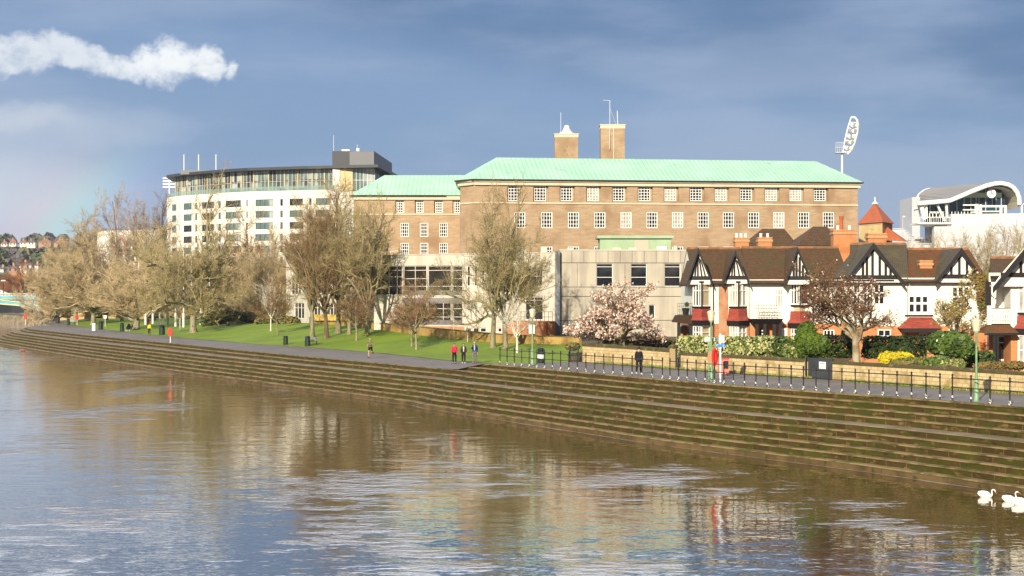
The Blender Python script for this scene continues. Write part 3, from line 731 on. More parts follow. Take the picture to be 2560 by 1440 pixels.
mb.build('roof_vents', M_concw, annex)
mb = MB()
for k in range(14): x_ = E0[0]+2+k*1.2; y_ = E0[1]-(k*1.2)*1.15+2.5; mb.tube([(x_,y_,zrE),(x_,y_,zrE+1)],.03,4)
mb.tube([(E0[0]+2,E0[1]+2.5,zrE+1),(E0[0]+17.6,E0[1]+2.5-15.6*1.15,zrE+1)],.03,4).tube([(E0[0]+2,E0[1]+2.5,zrE+.5),(E0[0]+17.6,E0[1]+2.5-15.6*1.15,zrE+.5)],.03,4); mb.build('roof_rail', M_white, annex)
# ------------------------------------------------------------------ walls on the grass slope and along the promenade
M_wall = mat('ochre_garden_wall', (.46,.30,.10), c2=(.28,.17,.05), scale=.5, lo=.4, hi=.7, c3=(.16,.10,.03), s3=.25, st3=(1,1,.3), lo3=.52, hi3=.7, bump=.4, bscale=5)
M_cope = mat('mossy_coping', (.17,.13,.06), c2=(.09,.09,.02), scale=.9, bump=.5, bscale=5)
def wall(name, label, pts, hs, th, mw, mc, cope=.12, ov=.06, cat='wall', jag=0, group=None, base=-.5):
    root = thing(name, label, cat, ground_at(*pts[len(pts)//2][:2]), group)
    # resample
    Q = []
    for (a, ha), (b, hb) in zip(zip(pts, hs), zip(pts[1:], hs[1:])):
        m = max(1, round(math.dist(a, b)/.8))
        for k in range(m): t = k/m; Q.append((a[0]+(b[0]-a[0])*t, a[1]+(b[1]-a[1])*t, ha+(hb-ha)*t))
    Q.append((*pts[-1], hs[-1]))
    def ribbon(o0, o1, zl, zh, nm, m, jg=0):
        mb = MB(); rows = []; us = []
        u = 0
        for i, (x, y, h) in enumerate(Q):
            a, b = Q[max(i-1,0)], Q[min(i+1,len(Q)-1)]; dx, dy = b[0]-a[0], b[1]-a[1]; q = math.hypot(dx,dy); nx_, ny_ = dy/q, -dx/q
            if i: u += math.dist(Q[i-1][:2], (x,y))
            z0 = T(x,y); jz = mnoise.noise((x*1.3,y*1.3,3))*jg
            lo_ = z0+zl(h); hi_ = z0+zh(h)+jz
            rows.append([(x+nx_*o1,y+ny_*o1,lo_),(x+nx_*o1,y+ny_*o1,hi_),(x+nx_*o0,y+ny_*o0,hi_),(x+nx_*o0,y+ny_*o0,lo_)])
            us.append([(u,lo_),(u,hi_),(u,hi_+th),(u,lo_)])
        mb.quadgrid(rows, us); mb.poly(rows[0][::-1]); mb.poly(rows[-1]); mb.build(nm, m, root, recalc=True)
    ribbon(-th, 0, lambda h: base, lambda h: h, 'wall', mw)
    ribbon(-th-ov, ov, lambda h: h+.003, lambda h: h+cope, 'coping', mc, jag)
    return root
wall('retaining_wall', 'low ochre retaining wall curving across the grass below the concrete offices', [(-27.5,217),(-18,196),(-10.9,175),(-5.5,164.5),(-1.6,157.5),(2,153),(6.2,148.5)], [.75,.75,.85,.9,.85,.75,.7], .35, M_wall, M_cope, cope=.08)
M_rubble = brickmat('buff_rubble_stone', (.66,.53,.29), (.54,.40,.20), (.36,.27,.14), bw=.5, bh=.2, ms=.02, c3=(.34,.24,.10), s3=1.1, lo3=.48, hi3=.66, bump=.6)
M_moss = mat('moss_coping', (.10,.075,.03), c2=(.07,.07,.018), scale=1.4, c3=(.24,.19,.09), s3=3, lo3=.56, hi3=.72, bump=.8, bscale=4)
def wl(px): # photo column to a point on the wall line
    k = (px-CX)/F; lo_, hi_ = 60, 140
    for _ in range(50):
        m = (lo_+hi_)/2; s_, p_ = sp(k*m, m)
        if p_ > 7.1: hi_ = m
        else: lo_ = m
    return (k*m, m)
wall('garden_wall', 'buff stone garden wall with mossy coping under the pink blossom tree', [wl(1456),wl(1570),wl(1674)], [1.22,1.2,1.12], .4, M_rubble, M_moss, cope=.22, jag=.06)
wall('garden_wall', 'buff stone garden wall under the variegated hedge, between the two gates', [wl(1702),wl(1800),wl(1890),wl(2010)], [.98,.98,1.0,1.0], .4, M_rubble, M_moss, cope=.16, jag=.05)
wall('garden_wall', 'buff stone garden wall below the clipped yellow bush', [wl(2081),wl(2200),wl(2350),wl(2560),wl(2800)], [.98,.98,1.0,.98,.98], .4, M_rubble, M_moss, cope=.16, jag=.05)
wall('garden_wall', 'broken dark stub of stone wall beside the lawn corner', [(4.6,131),(5.6,126),(6.1,121.5)], [.5,1.1,1.2], .45, mat('dark_rubble', (.19,.13,.06), c2=(.10,.08,.03), scale=1.5, bump=.8, bscale=4), M_moss, cope=.15, jag=.1)
def pier(px, label, h=1.55, w=.5):
    x, y = wl(px); z = T(x,y); root = thing('gate_pier', label, 'gate pier', (x,y,z))
    MB().box(x-w/2,x+w/2,y-w/2,y+w/2,z-.3,z+h).build('shaft', M_rubble, root); MB().lathe((x,y,z+h),[(w*.72,0),(w*.72,.1),(w*.5,.2),(.05,.3)],4).build('cap', M_moss, root)
pier(1683, 'stone gate pier left of the narrow black iron gate', 1.4)
M_iron = mat('black_iron', (.015,.015,.017), rough=.45, spec=.5)
def gate(pxa, pxb, label, h, solid=False):
    a, b = wl(pxa), wl(pxb); z = T(*a); d, n, l = frame2(a, b); root = thing('garden_gate', label, 'gate', (a[0],a[1],z))
    mb = MB()
    if solid: mb.obox(a,d,n,0,l,-.25,-.18,z+.08,z+h)
    else:
        for k in range(int(l/.12)+1): mb.tube([(a[0]+d[0]*k*.12,a[1]+d[1]*k*.12,z+.05),(a[0]+d[0]*k*.12,a[1]+d[1]*k*.12,z+h)],.014,4)
        for zz in (.15,.7,h-.1): mb.obox(a,d,n,0,l,-.02,.02,z+zz,z+zz+.04)
    mb.build('panel', mat('charcoal_board', (.035,.04,.045), rough=.5, c2=(.055,.06,.065), scale=1) if solid else M_iron, root)
    mb = MB(); mb.tube([(a[0],a[1],z-.1),(a[0],a[1],z+h+.1)],.05,6).tube([(b[0],b[1],z-.1),(b[0],b[1],z+h+.1)],.05,6); mb.build('post', M_iron, root)
    if solid:
        mb = MB(); mb.obox(a,d,n,l*.44,l*.70,-.18,-.165,z+h-.62,z+h-.2); nt_ = mb.build('notice', M_white, root)
        mb = MB(); mb.obox(a,d,n,l*.47,l*.67,-.165,-.155,z+h-.33,z+h-.25); mb.build('heading', mat('pale_blue_print', (.35,.50,.68)), nt_)
    return root
gate(1690,1701,'narrow black iron garden gate in the stone wall',1.35)
gate(2014,2078,'charcoal boarded double gate with a white notice',1.25,True)
gate(1424,1446,'black iron gate beside the broken stone pier',1.2)
# ------------------------------------------------------------------ curved white apartment block
apt = thing('apartment_block', 'curved white apartment block with two glazed top storeys and dark overhanging roof', 'building', (-60,410,0))
cur = [(417,432.0),(450,425),(500,418.8),(560,412.3),(620,407.6),(700,404.5),(770,401.8),(835,400.0)]
V = [(xat(a,b), b) for a, b in cur]; V = [(V[0][0]-1.5,446.0)]+V
zpar = 5.5+26.9; ztop = 5.5+32.4
M_aptw = mat('white_cladding', (.74,.71,.63), rough=.8, c2=(.67,.63,.55), scale=.08, lo=.5, hi=.8)
M_teal = mat('teal_glass', (.10,.16,.16), rough=.08, spec=.8, c2=(.40,.44,.42), scale=.35, stretch=(1,1,.2), lo=.5, hi=.62)
M_gold = mat('pale_gold_panel', (.58,.48,.26), rough=.5)
M_slate = mat('dark_zinc', (.045,.05,.06), rough=.5, spec=.4)
rows = [(496.5,512.5),(525.5,542),(554.5,571),(583.5,600),(612.5,629)]
rects = []
for a,b in ((430,441),(459,479),(505,535),(564,602),(639,683),(724,757),(790,824)): rects.append((a,b,4 if b-a > 18 else 2))
for a,b in ((448,451.5),(488,493),(546,552),(616,623),(700,707),(773,779)): rects.append((a,b,1))
mb = MB(); todo = []
for i, (p0, p1) in enumerate(zip(V, V[1:])):
    ops = []
    if i:
        xa, xb = cur[i-1][0], cur[i][0]
        for a, b, nx in rects:
            c = (a+b)/2
            if not (xa <= c < xb): continue
            a2, b2 = max(a, xa+.8), min(b, xb-.8)
            dd_ = (cur[i-1][1]+cur[i][1])/2
            u0, _ = ufx(a2, p0, p1); u1, _ = ufx(b2, p0, p1)
            for r in range(8):
                zz = zpar-2.05-2.93*r-(1.75); o = (u0, u1, zz, zz+1.72); ops.append(o); todo.append((p0, p1, o, nx))
    facade(mb, p0, p1, 0, zpar, ops, depth=.3)
    d, n, l = frame2(p0, p1)
    mb.poly([(p0[0]-n[0]*.32,p0[1]-n[1]*.32,0),(p1[0]-n[0]*.32,p1[1]-n[1]*.32,0),(p1[0]-n[0]*.32,p1[1]-n[1]*.32,zpar),(p0[0]-n[0]*.32,p0[1]-n[1]*.32,zpar)], 1)
q1 = (xat(885,400.4),400.2); q2 = (xat(935,401),400.6); q3 = (xat(985,436),436.0)
ztr = zat(478,400)
facade(mb, V[-1], q2, 0, ztr, [], .1); facade(mb, q2, q3, 0, ztr, [], .1)
mb.poly([(x,y,zpar-.25) for x,y in V]+[(q2[0],q2[1],zpar-.25),(q3[0],q3[1],zpar-.25),(V[0][0]+2,470,zpar-.25)], 2)
mb.build('wall', [M_aptw, M_dark, M_slate], apt)
for p0, p1, o, nx in todo:
    d, n, l = frame2(p0, p1); window(apt, p0, d, n, o[0], o[1], o[2], o[3], -.08, nx, 1, M_slate, M_teal if random.random() < .6 else M_glass, fw=.09, bw=.09, th=.1, zs=[] if nx > 1 else [.5])
# set-back glazed storeys
inner = []
for (x, y), (nx_, ny_) in zip(V, [frame2(V[max(i-1,0)], V[min(i+1,len(V)-1)])[1] for i in range(len(V))]): inner.append((x-nx_*2.4, y-ny_*2.4))
gl = MB(); fr = MB(); drk = MB(); zm = (zpar+ztop)/2-.1
rs = random.Random(3)
for p0, p1 in zip(inner, inner[1:]):
    d, n, l = frame2(p0, p1); m = max(2, round(l/1.15))
    for k in range(m):
        a, b = l*k/m, l*(k+1)/m
        for z0, z1 in ((zpar-.2, zm-.3),(zm+.25, ztop-.15)):
            P = lambda u, w, z: (p0[0]+d[0]*u+n[0]*w, p0[1]+d[1]*u+n[1]*w, z)
            q = rs.random(); tgt = gl if q < .72 else drk
            tgt.poly([P(a,0,z0),P(b,0,z0),P(b,0,z1),P(a,0,z1)])
        fr.obox(p0,d,n,a-.06,a+.06,-.05,.10,zpar-.2,ztop-.1)
    fr.obox(p0,d,n,0,l,-.05,.12,zm-.12,zm-.04); fr.obox(p0,d,n,0,l,-.05,.12,zpar-.3,zpar+.2)
    drk.obox(p0,d,n,0,l,-.05,.06,zm-.04,zm+.25)
    for u in (0.1, l*.5): MB().obox(p0,d,n,u-.15,u+.15,-.1,.22,zpar-.2,ztop-.1).build('pilaster', M_gold, apt)
gl.build('glazing', M_teal, apt); fr.build('mullions', mat('pale_mullion', (.66,.62,.50)), apt); drk.build('dark_panels', M_slate, apt)
gb = MB()
for p0, p1 in zip(V, V[1:]):
    d, n, l = frame2(p0, p1); gb.obox(p0,d,n,.05,l-.05,-.3,-.26,zpar,zpar+1.15)
gb.build('glass_balustrade', mat('green_glass', (.30,.42,.38), rough=.1, spec=.6, alpha=.45), apt)
# roof canopy
outer = [(x+frame2(V[max(i-1,0)], V[min(i+1,len(V)-1)])[1][0]*.1, y+frame2(V[max(i-1,0)], V[min(i+1,len(V)-1)])[1][1]*.1) for i, (x, y) in enumerate(V)]
plan = outer+[(xat(945,397),397.0),(xat(1006,440),440.0),(V[0][0]+6,470.0)]
mb = MB().prism(plan, ztop-.15, ztop+.55, bottom=True); mb.build('roof', M_slate, apt)
# right hand end of the glazed storeys
zl = zat(478,400)
mb = MB(); mb.box(xat(831,400),xat(849,400),400.6,403,zl,ztop-.2); mb.build('end_panel', M_aptw, apt)
mb = MB(); mb.box(xat(849.5,400),xat(881,400),400.8,403,zl,ztop-.2); mb.build('end_panel', M_gold, apt)
e0, e1 = (xat(881.5,401),401.0), (xat(937,401),401.2); d, n, l = frame2(e0, e1)
window(apt, e0, d, n, 0, l, zl, ztop-.2, 0, 6, 2, mat('white_frame', (.75,.75,.72)), M_teal, fw=.12, bw=.12, th=.2)
f1 = (xat(984,436),435.5); d, n, l = frame2(e1, f1); window(apt, e1, d, n, .1, l, zl, ztop-.2, 0, 12, 2, M_slate, M_teal, fw=.15, bw=.15, th=.2)
# plant tower on the roof
t0 = ztop+.5; t1 = zat(377,400); tx0, txm, tx1 = xat(830,400), xat(873,400), xat(935,400)
mb = MB(); back = (xat(980,437),437.0)
mb.prism([(tx0,400.5),(txm,400.5),(txm,401.0),(tx1,401.0),back,(back[0]-11,437)], t0, t1); tw = mb.build('plant_tower', M_slate, apt)
M_zinc = mat('grey_zinc', (.16,.165,.175), rough=.45, spec=.4)
mb = MB().box(txm+.02,tx1-.05,400.55,400.95,t0,t1-.1); mb.build('louvre_panel', M_zinc, tw)
MB().box(xat(855,405),xat(875,405),404,407,t1,t1+.7).build('roof_plant', M_white, tw); MB().box(xat(892,405),xat(899,405),404,405,t1,t1+1.0).tube([(xat(893,405),404.5,t1+1),(xat(894,405),404.5,t1+2)],.05,4).build('vent_hood', M_white, tw); MB().tube([(xat(834,402),402,t1),(xat(834,402),402,zat(338,402))],.05,4).build('aerial', M_white, tw)
for a in (460,496.5,540): MB().tube([(xat(a,425),425,ztop),(xat(a,425),425,zat(386,425))],.13,5).build('aerial', M_white, apt)
mb = MB().box(xat(455,424),xat(545,420),422,428,ztop,ztop+1.1); mb.build('roof_upstand', M_zinc, apt)
mb = MB()
for a, b in ((575,590),(592,600),(640,650),(655,661),(700,712),(735,742),(745,760),(610,614)):
    y_ = np.interp((a+b)/2, [c[0] for c in cur], [c[1] for c in cur])+1.2; mb.box(xat(a,y_),xat(b,y_),y_,y_+.6,zpar-.2,zpar+.6+.3*((a*7)%3)/2)
mb.build('terrace_furniture', M_slate, apt)
# ------------------------------------------------------------------ far floodlights and stands
def floodhead_far():
    r = thing('floodlight_mast', 'far rack of white floodlights left of the curved apartment block', 'floodlight', (xat(424,500),500,0))
    mb = MB().tube([(xat(424,500),500,0),(xat(424,500),500,zat(445,500))],.35,6); mb.build('mast', M_steel, r)
    mb = MB()
    for y in (446,453,460,468): mb.box(xat(408,500),xat(440,500),499.5,500.3,zat(y+1.6,500),zat(y-1.6,500))
    for a in (412,424,436): mb.box(xat(a-.6,500),xat(a+.6,500),500.3,500.6,zat(470,500),zat(445,500))
    mb.build('lamp_rack', M_steel, r)
floodhead_far()
st = thing('stadium_stand', 'white clad football stand with a red emblem, half hidden by bare trees', 'stand', (xat(315,455),458,0))
s0, s1 = (xat(243,462),462.0), (xat(400,450),450.0)
mb = MB(); facade(mb,s0,s1,0,zat(573,450),[],.1); facade(mb,(s0[0]-2,490),s0,0,zat(573,450),[],.1); facade(mb,s1,(s1[0]+3,485),0,zat(573,450),[],.1)
mb.poly([(s0[0],s0[1],zat(573,450)),(s1[0],s1[1],zat(573,450)),(s1[0]+3,485,zat(573,450)),(s0[0]-2,490,zat(573,450))]); mb.build('wall', M_aptw, st)
d, n, l = frame2(s0, s1); mb = MB()
def fpt(px, py): u, dd_ = ufx(px, s0, s1); return (s0[0]+d[0]*u+n[0]*.06, s0[1]+d[1]*u+n[1]*.06, zat(py, dd_))
M_red = mat('red_paint', (.62,.05,.035), rough=.45)
mb.tube([fpt(286,622),fpt(292,612),fpt(294,602),fpt(302,596),fpt(309,600),fpt(312,610),fpt(318,616)],.30,5).tube([fpt(288,622),fpt(300,626),fpt(318,624)],.45,5); mb.build('emblem', M_red, st)
# ------------------------------------------------------------------ cricket ground: white stand with vaulted roof
cs = thing('cricket_stand', 'white cricket stand with a curved grey vaulted roof over teal glass', 'stand', (xat(2420,305),310,0))
D_ = 300.0
C1 = [(2293,512),(2335,509),(2375,505),(2400,494.5),(2430,481.5),(2465,468),(2485,463),(2502,461.5),(2520,465),(2533,472),(2543,485),(2548,499),(2549,515)]
C2 = [(2292,510),(2292.5,504),(2294,498),(2297,491),(2303,485),(2312,479),(2325,475),(2343,473),(2370,471.5),(2400,469.5),(2425,468),(2440,472),(2445,490)]
p1_ = [at(a,b,D_) for a,b in C1]; p2_ = [at(a,b,D_+26) for a,b in C2]
lip = [p+Vector((0,0,.55)) for p in p1_]; lip2 = [p+Vector((0,0,.4)) for p in p2_]
mb = MB().quadgrid([p1_, p2_]).quadgrid([lip, lip2], mi=0).quadgrid([p1_, lip]); mb.build('roof', mat('grey_vault_roof', (.27,.245,.21), rough=.6, c2=(.23,.21,.185), scale=.3, stretch=(1,.1,1)), cs, smooth=False)
M_rim = mat('white_rim', (.85,.84,.80), rough=.4); MB().tube([p+Vector((0,-.1,.25)) for p in p1_], .42, 6).build('roof_rim', M_rim, cs); MB().tube([p+Vector((0,0,.2)) for p in p2_[:7]], .30, 6).build('roof_rim', M_rim, cs)
mb = MB().quadgrid([[p+Vector((0,.6,-.35)) for p in p1_[6:]], [p+Vector((0,9,-.35)) for p in p1_[6:]]]); mb.build('soffit', mat('cream_soffit', (.55,.52,.40)), cs)
gx = [(2312,509),(2375,506),(2400,497),(2432,484),(2465,472),(2500,470),(2512,490),(2512,540),(2312,562)]
mb = MB().poly([at(a,b,D_+5) for a,b in gx][::-1]); mb.build('glazing', mat('deep_teal_glass', (.015,.07,.085), rough=.06, spec=.9, c2=(.02,.03,.09), scale=.35, lo=.45, hi=.55), cs)
mb = MB(); 
for a,t,b in ((2325,508,560),(2345,507,560),(2372,506,560),(2392,499,540),(2410,493,540),(2427,486,540),(2440,481,540),(2447,479,540),(2464,473,540),(2480,480,512),(2490,481,540),(2503,481,540)): mb.box(*sorted((xat(a-.8,D_+4.8),xat(a+.8,D_+4.8))),D_+4.7,D_+4.9,zat(b,D_+4.8),zat(t,D_+4.8))
mb.box(xat(2408,D_+4.6),xat(2504,D_+4.6),D_+4.5,D_+4.7,zat(494,D_+4.6),zat(482,D_+4.6)); mb.build('mullions', mat('mint_frame', (.50,.62,.52)), cs)
mb = MB()
for a,b,t,bt,dd_ in ((2408,2440,511,514,2),(2408,2440,523,526,2),(2438,2446,510,538,1.8),(2449,2455,511,538,1.8),(2455,2516,513,518,2),(2455,2505,527,530,2),(2500,2506,514,538,1.9),(2511,2517,513,538,1.8),(2428,2440,529,532,1.5)):
    MB().box(xat(a,D_+dd_),xat(b,D_+dd_),D_+dd_,D_+dd_+.5,zat(bt,D_+dd_),zat(t,D_+dd_)).build('terrace_frame', M_white, cs)
for k in range(7): a = 2379+k*8; MB().box(xat(a,D_+1.4),xat(a+1.6,D_+1.4),D_+1.4,D_+1.5,zat(540,D_),zat(528,D_)).build('terrace_post', M_white, cs)
P_ = lambda a,b: at(a,b,D_+1)
for q in (((2303,514),(2313,548),.5),((2316,513),(2317,545),.25),((2344,513),(2362,552),.25),((2366,510),(2368,545),.28)): MB().tube([P_(*q[0]),P_(*q[1])],q[2],5).build('strut', M_white, cs)
mb = MB().box(xat(2295,298),xat(2377,298),298,304,zat(560,298),zat(556,298)); 
mb.poly([at(2295,560,298),at(2310,567,300),at(2362,567,300),at(2377,560,298)])
for k in range(14): a = 2302+k*5.4; mb.box(xat(a,298),xat(a+1,298),298,298.1,zat(556,298),zat(543,298))
mb.box(xat(2300,298),xat(2376,298),298,298.1,zat(544,298),zat(542,298)).box(xat(2323,302),xat(2360,302),302,302.1,zat(533,302),zat(529,302))
for a in (2323,2331,2340,2349,2358): mb.box(xat(a,302),xat(a+2,302),302,302.1,zat(545,302),zat(530,302))
mb.build('balcony', M_white, cs)
M_panel = mat('white_panel_cladding', (.53,.54,.56), rough=.6, c2=(.46,.48,.51), scale=.15, stretch=(.3,1,4), lo=.45, hi=.65)
mb = MB().prism([(xat(2377,301),301),(xat(2640,296),296),(xat(2640,296),320),(xat(2377,301),320)], 0, zat(534.5,300))
mb.prism([(xat(2335,299),299),(xat(2640,294),294),(xat(2640,294),300.5),(xat(2335,299),300.5)], 0, zat(566,299)); mb.prism([(xat(2280,312),312),(xat(2300,311),311),(xat(2300,311),322),(xat(2280,312),322)], 0, zat(493,312)); mb.build('wall', M_panel, cs)
mb = MB()
for y in (547,558): mb.box(xat(2377,300.9),xat(2640,300.9),295.6,300.9,zat(y+.7,300),zat(y-.7,300)) if False else mb.obox((xat(2377,301),301),*frame2((xat(2377,301),301),(xat(2640,296),296))[:2],0,24,-.02,.08,zat(y+.8,300),zat(y-.6,300))
for y in (521,557): mb.box(xat(2280,311.9),xat(2300,311.9),310.7,310.9,zat(y+1,312),zat(y-.5,312))
mb.build('panel_rail', M_white, cs)
ck = at(2478,484,D_+1.5); mb = MB(); mb.tube([ck,ck+Vector((0,-.25,0))],.85,16); ckm = mb.build('clock', M_white, cs); mb = MB().box(ck.x-.05,ck.x+.05,ck.y-.30,ck.y-.26,ck.z,ck.z+.55).box(ck.x-.05,ck.x+.3,ck.y-.30,ck.y-.26,ck.z-.05,ck.z+.05); mb.build('hands', M_black, ckm)
mb = MB().box(xat(2553,300),xat(2557,300),300,300.4,zat(535,300),zat(508,300)).box(xat(2553,300),xat(2600,300),300,300.4,zat(511,300),zat(508,300)); mb.build('sight_frame', M_white, cs)
tr = thing('terrace_seating', 'stepped white terrace of empty benches between the red pyramid roof and the white stand', 'terrace', (xat(2280,320),320,0))
for k in range(9):
    y_ = 318-k*1.6; z_ = zat(573+k*4.6, y_); mb = MB().box(xat(2222,y_),xat(2262+k*9,y_),y_,y_+1.4,0,z_-.12); mb.box(xat(2222,y_),xat(2262+k*9,y_),y_-.02,y_+.5,z_,z_+.16); mb.build('bench_row', M_panel, tr)
# tall floodlight behind the hall
fm = thing('floodlight_mast', 'tall floodlight with a leaning oval lamp head behind the copper roof', 'floodlight', (xat(2105,330),330,0))
d_ = 330.0; mb = MB().tube([(xat(2105.5,d_),d_,0),(xat(2105.5,d_),d_,zat(385,d_))], [.36,.26], 8); mb.build('mast', M_steel, fm)
P_ = lambda a,b,o=0: at(a,b,d_+o)
mb = MB(); mb.tube([P_(2128,293),P_(2119,322),P_(2112,352),P_(2107,383)],.16,5).tube([P_(2128,293,-1),P_(2137,293.5,-1),P_(2143,300,-1),P_(2145,312,-1),P_(2143,333,-1),P_(2136,358,-1),P_(2128,375,-1),P_(2118,386,-1)],.22,5)
for k, (a,b,a2,b2) in enumerate(((2124,306,2144,306),(2120,320,2144,322),(2116,335,2142,337),(2113,350,2138,352),(2110,365,2132,367),(2108,378,2124,380))): mb.tube([P_(a,b),P_(a2,b2,-1)],.09,4)
mb.tube([P_(2124,304),P_(2131,386*.2+293*.8,-.5),P_(2133,330,-.5),P_(2124,360,-.5),P_(2114,382,-.5)],.08,4); mb.build('frame', M_white, fm)
M_lamp = mat('lamp_lens', (.35,.36,.38), rough=.15, spec=.8)
for i in range(5):
    for j in range(3):
        a = 2127-i*3.6+j*5.4; b = 313+i*14.2
        c = P_(a,b,-.6); mb = MB(); mb.tube([c,c+Vector((.25,-.7,-.1))],[.30,.42],8); mb.build('lamp', M_lamp if (i+j) % 2 else M_white, fm)
mb = MB(); mb.box(xat(2088,d_),xat(2112,d_),d_-1,d_+1,zat(383,d_),zat(381,d_))
for a in (2089,2094,2099,2104): mb.tube([P_(a,381,-1),P_(a+1,355,-1)],.05,4)
for b in (356,368): mb.tube([P_(2089,b,-1),P_(2110,b,-1)],.05,4)
mb.build('platform', M_steel, fm)
# cream tower with a red tiled pyramid roof
M_redtile = mat('red_roof_tile', (.46,.125,.045), rough=.8, c2=(.34,.10,.045), scale=.8, stretch=(1,1,3), lo=.45, hi=.75)
pv = thing('pavilion_tower', 'cream square tower under a bright red pyramid roof beside the hall', 'tower', (xat(2192,242),243,0))
d_ = 240.0; Lp, Mp, Rp = (xat(2148,244),244.0), (xat(2206,238),238.0), (xat(2231,243),243.0); Bp = (Lp[0]+Rp[0]-Mp[0], 249.0)
zc = zat(557,240)
M_cream = mat('cream_render', (.72,.55,.26), c2=(.64,.47,.22), scale=.5)
mb = MB(); facade(mb, Lp, Mp, 0, zc, [opx(Lp,Mp,2172,2186,574,587)], .2); facade(mb, Mp, Rp, 0, zc, [], .2, mi=1); mb.poly([(Lp[0],Lp[1]+.3,0),(Mp[0]-.1,Mp[1]+.3,0),(Mp[0]-.1,Mp[1]+.3,zc),(Lp[0],Lp[1]+.3,zc)]); facade(mb, Rp, Bp, 0, zc, [], .2); facade(mb, Bp, Lp, 0, zc, [], .2)
mb.build('wall', [M_cream, mat('shaded_cream_side', (.30,.20,.11), c2=(.24,.16,.09), scale=2)], pv)  # shade of the right face is painted in as a darker wall colour
dw, nw, lw = frame2(Lp, Mp); o = opx(Lp,Mp,2172,2186,574,587); window(pv, Lp, dw, nw, *o, -.05, 2, 1, M_white, M_glassb, fw=.08, bw=.06)
mb = MB().obox(Lp,dw,nw,0,lw,-.02,.06,zat(562,241),zat(560.5,241)); mb.build('string_course', M_stonew, pv)
cen = ((Lp[0]+Rp[0])/2, 244.0); za = zat(505,243); ex = [(p[0]+(p[0]-cen[0])*.12, p[1]+(p[1]-cen[1])*.12) for p in (Lp,Mp,Rp,Bp)]
mb = MB()
for a, b in zip(ex, ex[1:]+ex[:1]): mb.poly([(a[0],a[1],zc),(b[0],b[1],zc),(cen[0],cen[1],za)])
mb.poly([(a[0],a[1],zc) for a in ex[::-1]]); mb.build('roof', M_redtile, pv)
mb = MB().lathe((cen[0],cen[1],za-.25),[(.55,0),(.12,.45),(.06,.7),(.10,.9),(.02,1.1)],8); mb.build('finial', M_white, pv)
mb = MB().box(xat(2206,238),xat(2250,238),238,246,6,zat(600,238)); 
mb = MB(); mb.poly([at(2204,600,237),at(2262,604,234),at(2218,567,240)]).poly([at(2204,600,237),at(2218,567,240),at(2204,570,246)]).poly([at(2262,604,234),at(2270,604,246),at(2218,567,240)]); mb.build('annex_roof', M_redtile, pv)
# a distant lamp column
lc = thing('lamp_column', 'thin distant lamp column between the red pyramid roof and the white stand', 'street lamp', (xat(2257,300),300,0))
mb = MB().tube([(xat(2257,300),300,0),(xat(2257,300),300,zat(542,300)),(xat(2260,300),300,zat(540,300))],.08,5); mb.build('column', M_steel, lc)
mb = MB().box(xat(2257,300),xat(2262,300),299.8,300.2,zat(543,300),zat(540,300)); mb.build('lantern', M_white, lc)
# ------------------------------------------------------------------ the half timbered riverside houses
M_tile = brickmat('brown_roof_tile', (.105,.058,.030), (.15,.085,.042), (.05,.03,.018), bw=.28, bh=.16, ms=.02, c3=(.085,.066,.03), s3=.8, lo3=.5, hi3=.66, bump=.6)
M_tiler = brickmat('russet_roof_tile', (.22,.085,.032), (.15,.062,.028), (.07,.035,.02), bw=.28, bh=.16, ms=.02, c3=(.10,.075,.035), s3=.9, lo3=.48, hi3=.66, bump=.6)
M_grey = brickmat('grey_brown_tile', (.092,.076,.05), (.125,.10,.066), (.05,.042,.03), bw=.28, bh=.16, ms=.02, c3=(.115,.105,.05), s3=.7, lo3=.5, hi3=.68, bump=.6)
M_bayred = mat('red_bay_tile', (.35,.072,.05), rough=.6, c2=(.27,.052,.038), scale=2.5, stretch=(1,1,4), lo=.4, hi=.6, c3=(.18,.04,.03), s3=3, lo3=.6, hi3=.75)
M_orange = brickmat('orange_brick', (.49,.185,.070), (.55,.23,.09), (.50,.30,.16), bw=.23, bh=.075, ms=.008, c3=(.44,.15,.05), s3=.9, lo3=.5, hi3=.72)
M_lead = mat('grey_flashing', (.30,.28,.26))
M_cream2 = mat('cream_curtain', (.50,.42,.26), rough=.9)
def slope(mb, a, b, c, d, mi=0):
    """roof quad a-b along the eave, c-d at the ridge (d above a), with tile coordinates"""
    a, b, c, d = map(Vector, (a,b,c,d)); l = (b-a); L_ = l.length; l.normalize(); h = (d-a); 
    def uv(p): q = p-a; u = q.dot(l); v = (q-l*u).length; return (u, v)
    mb.poly([a,b,c,d], mi, [uv(p) for p in (a,b,c,d)])
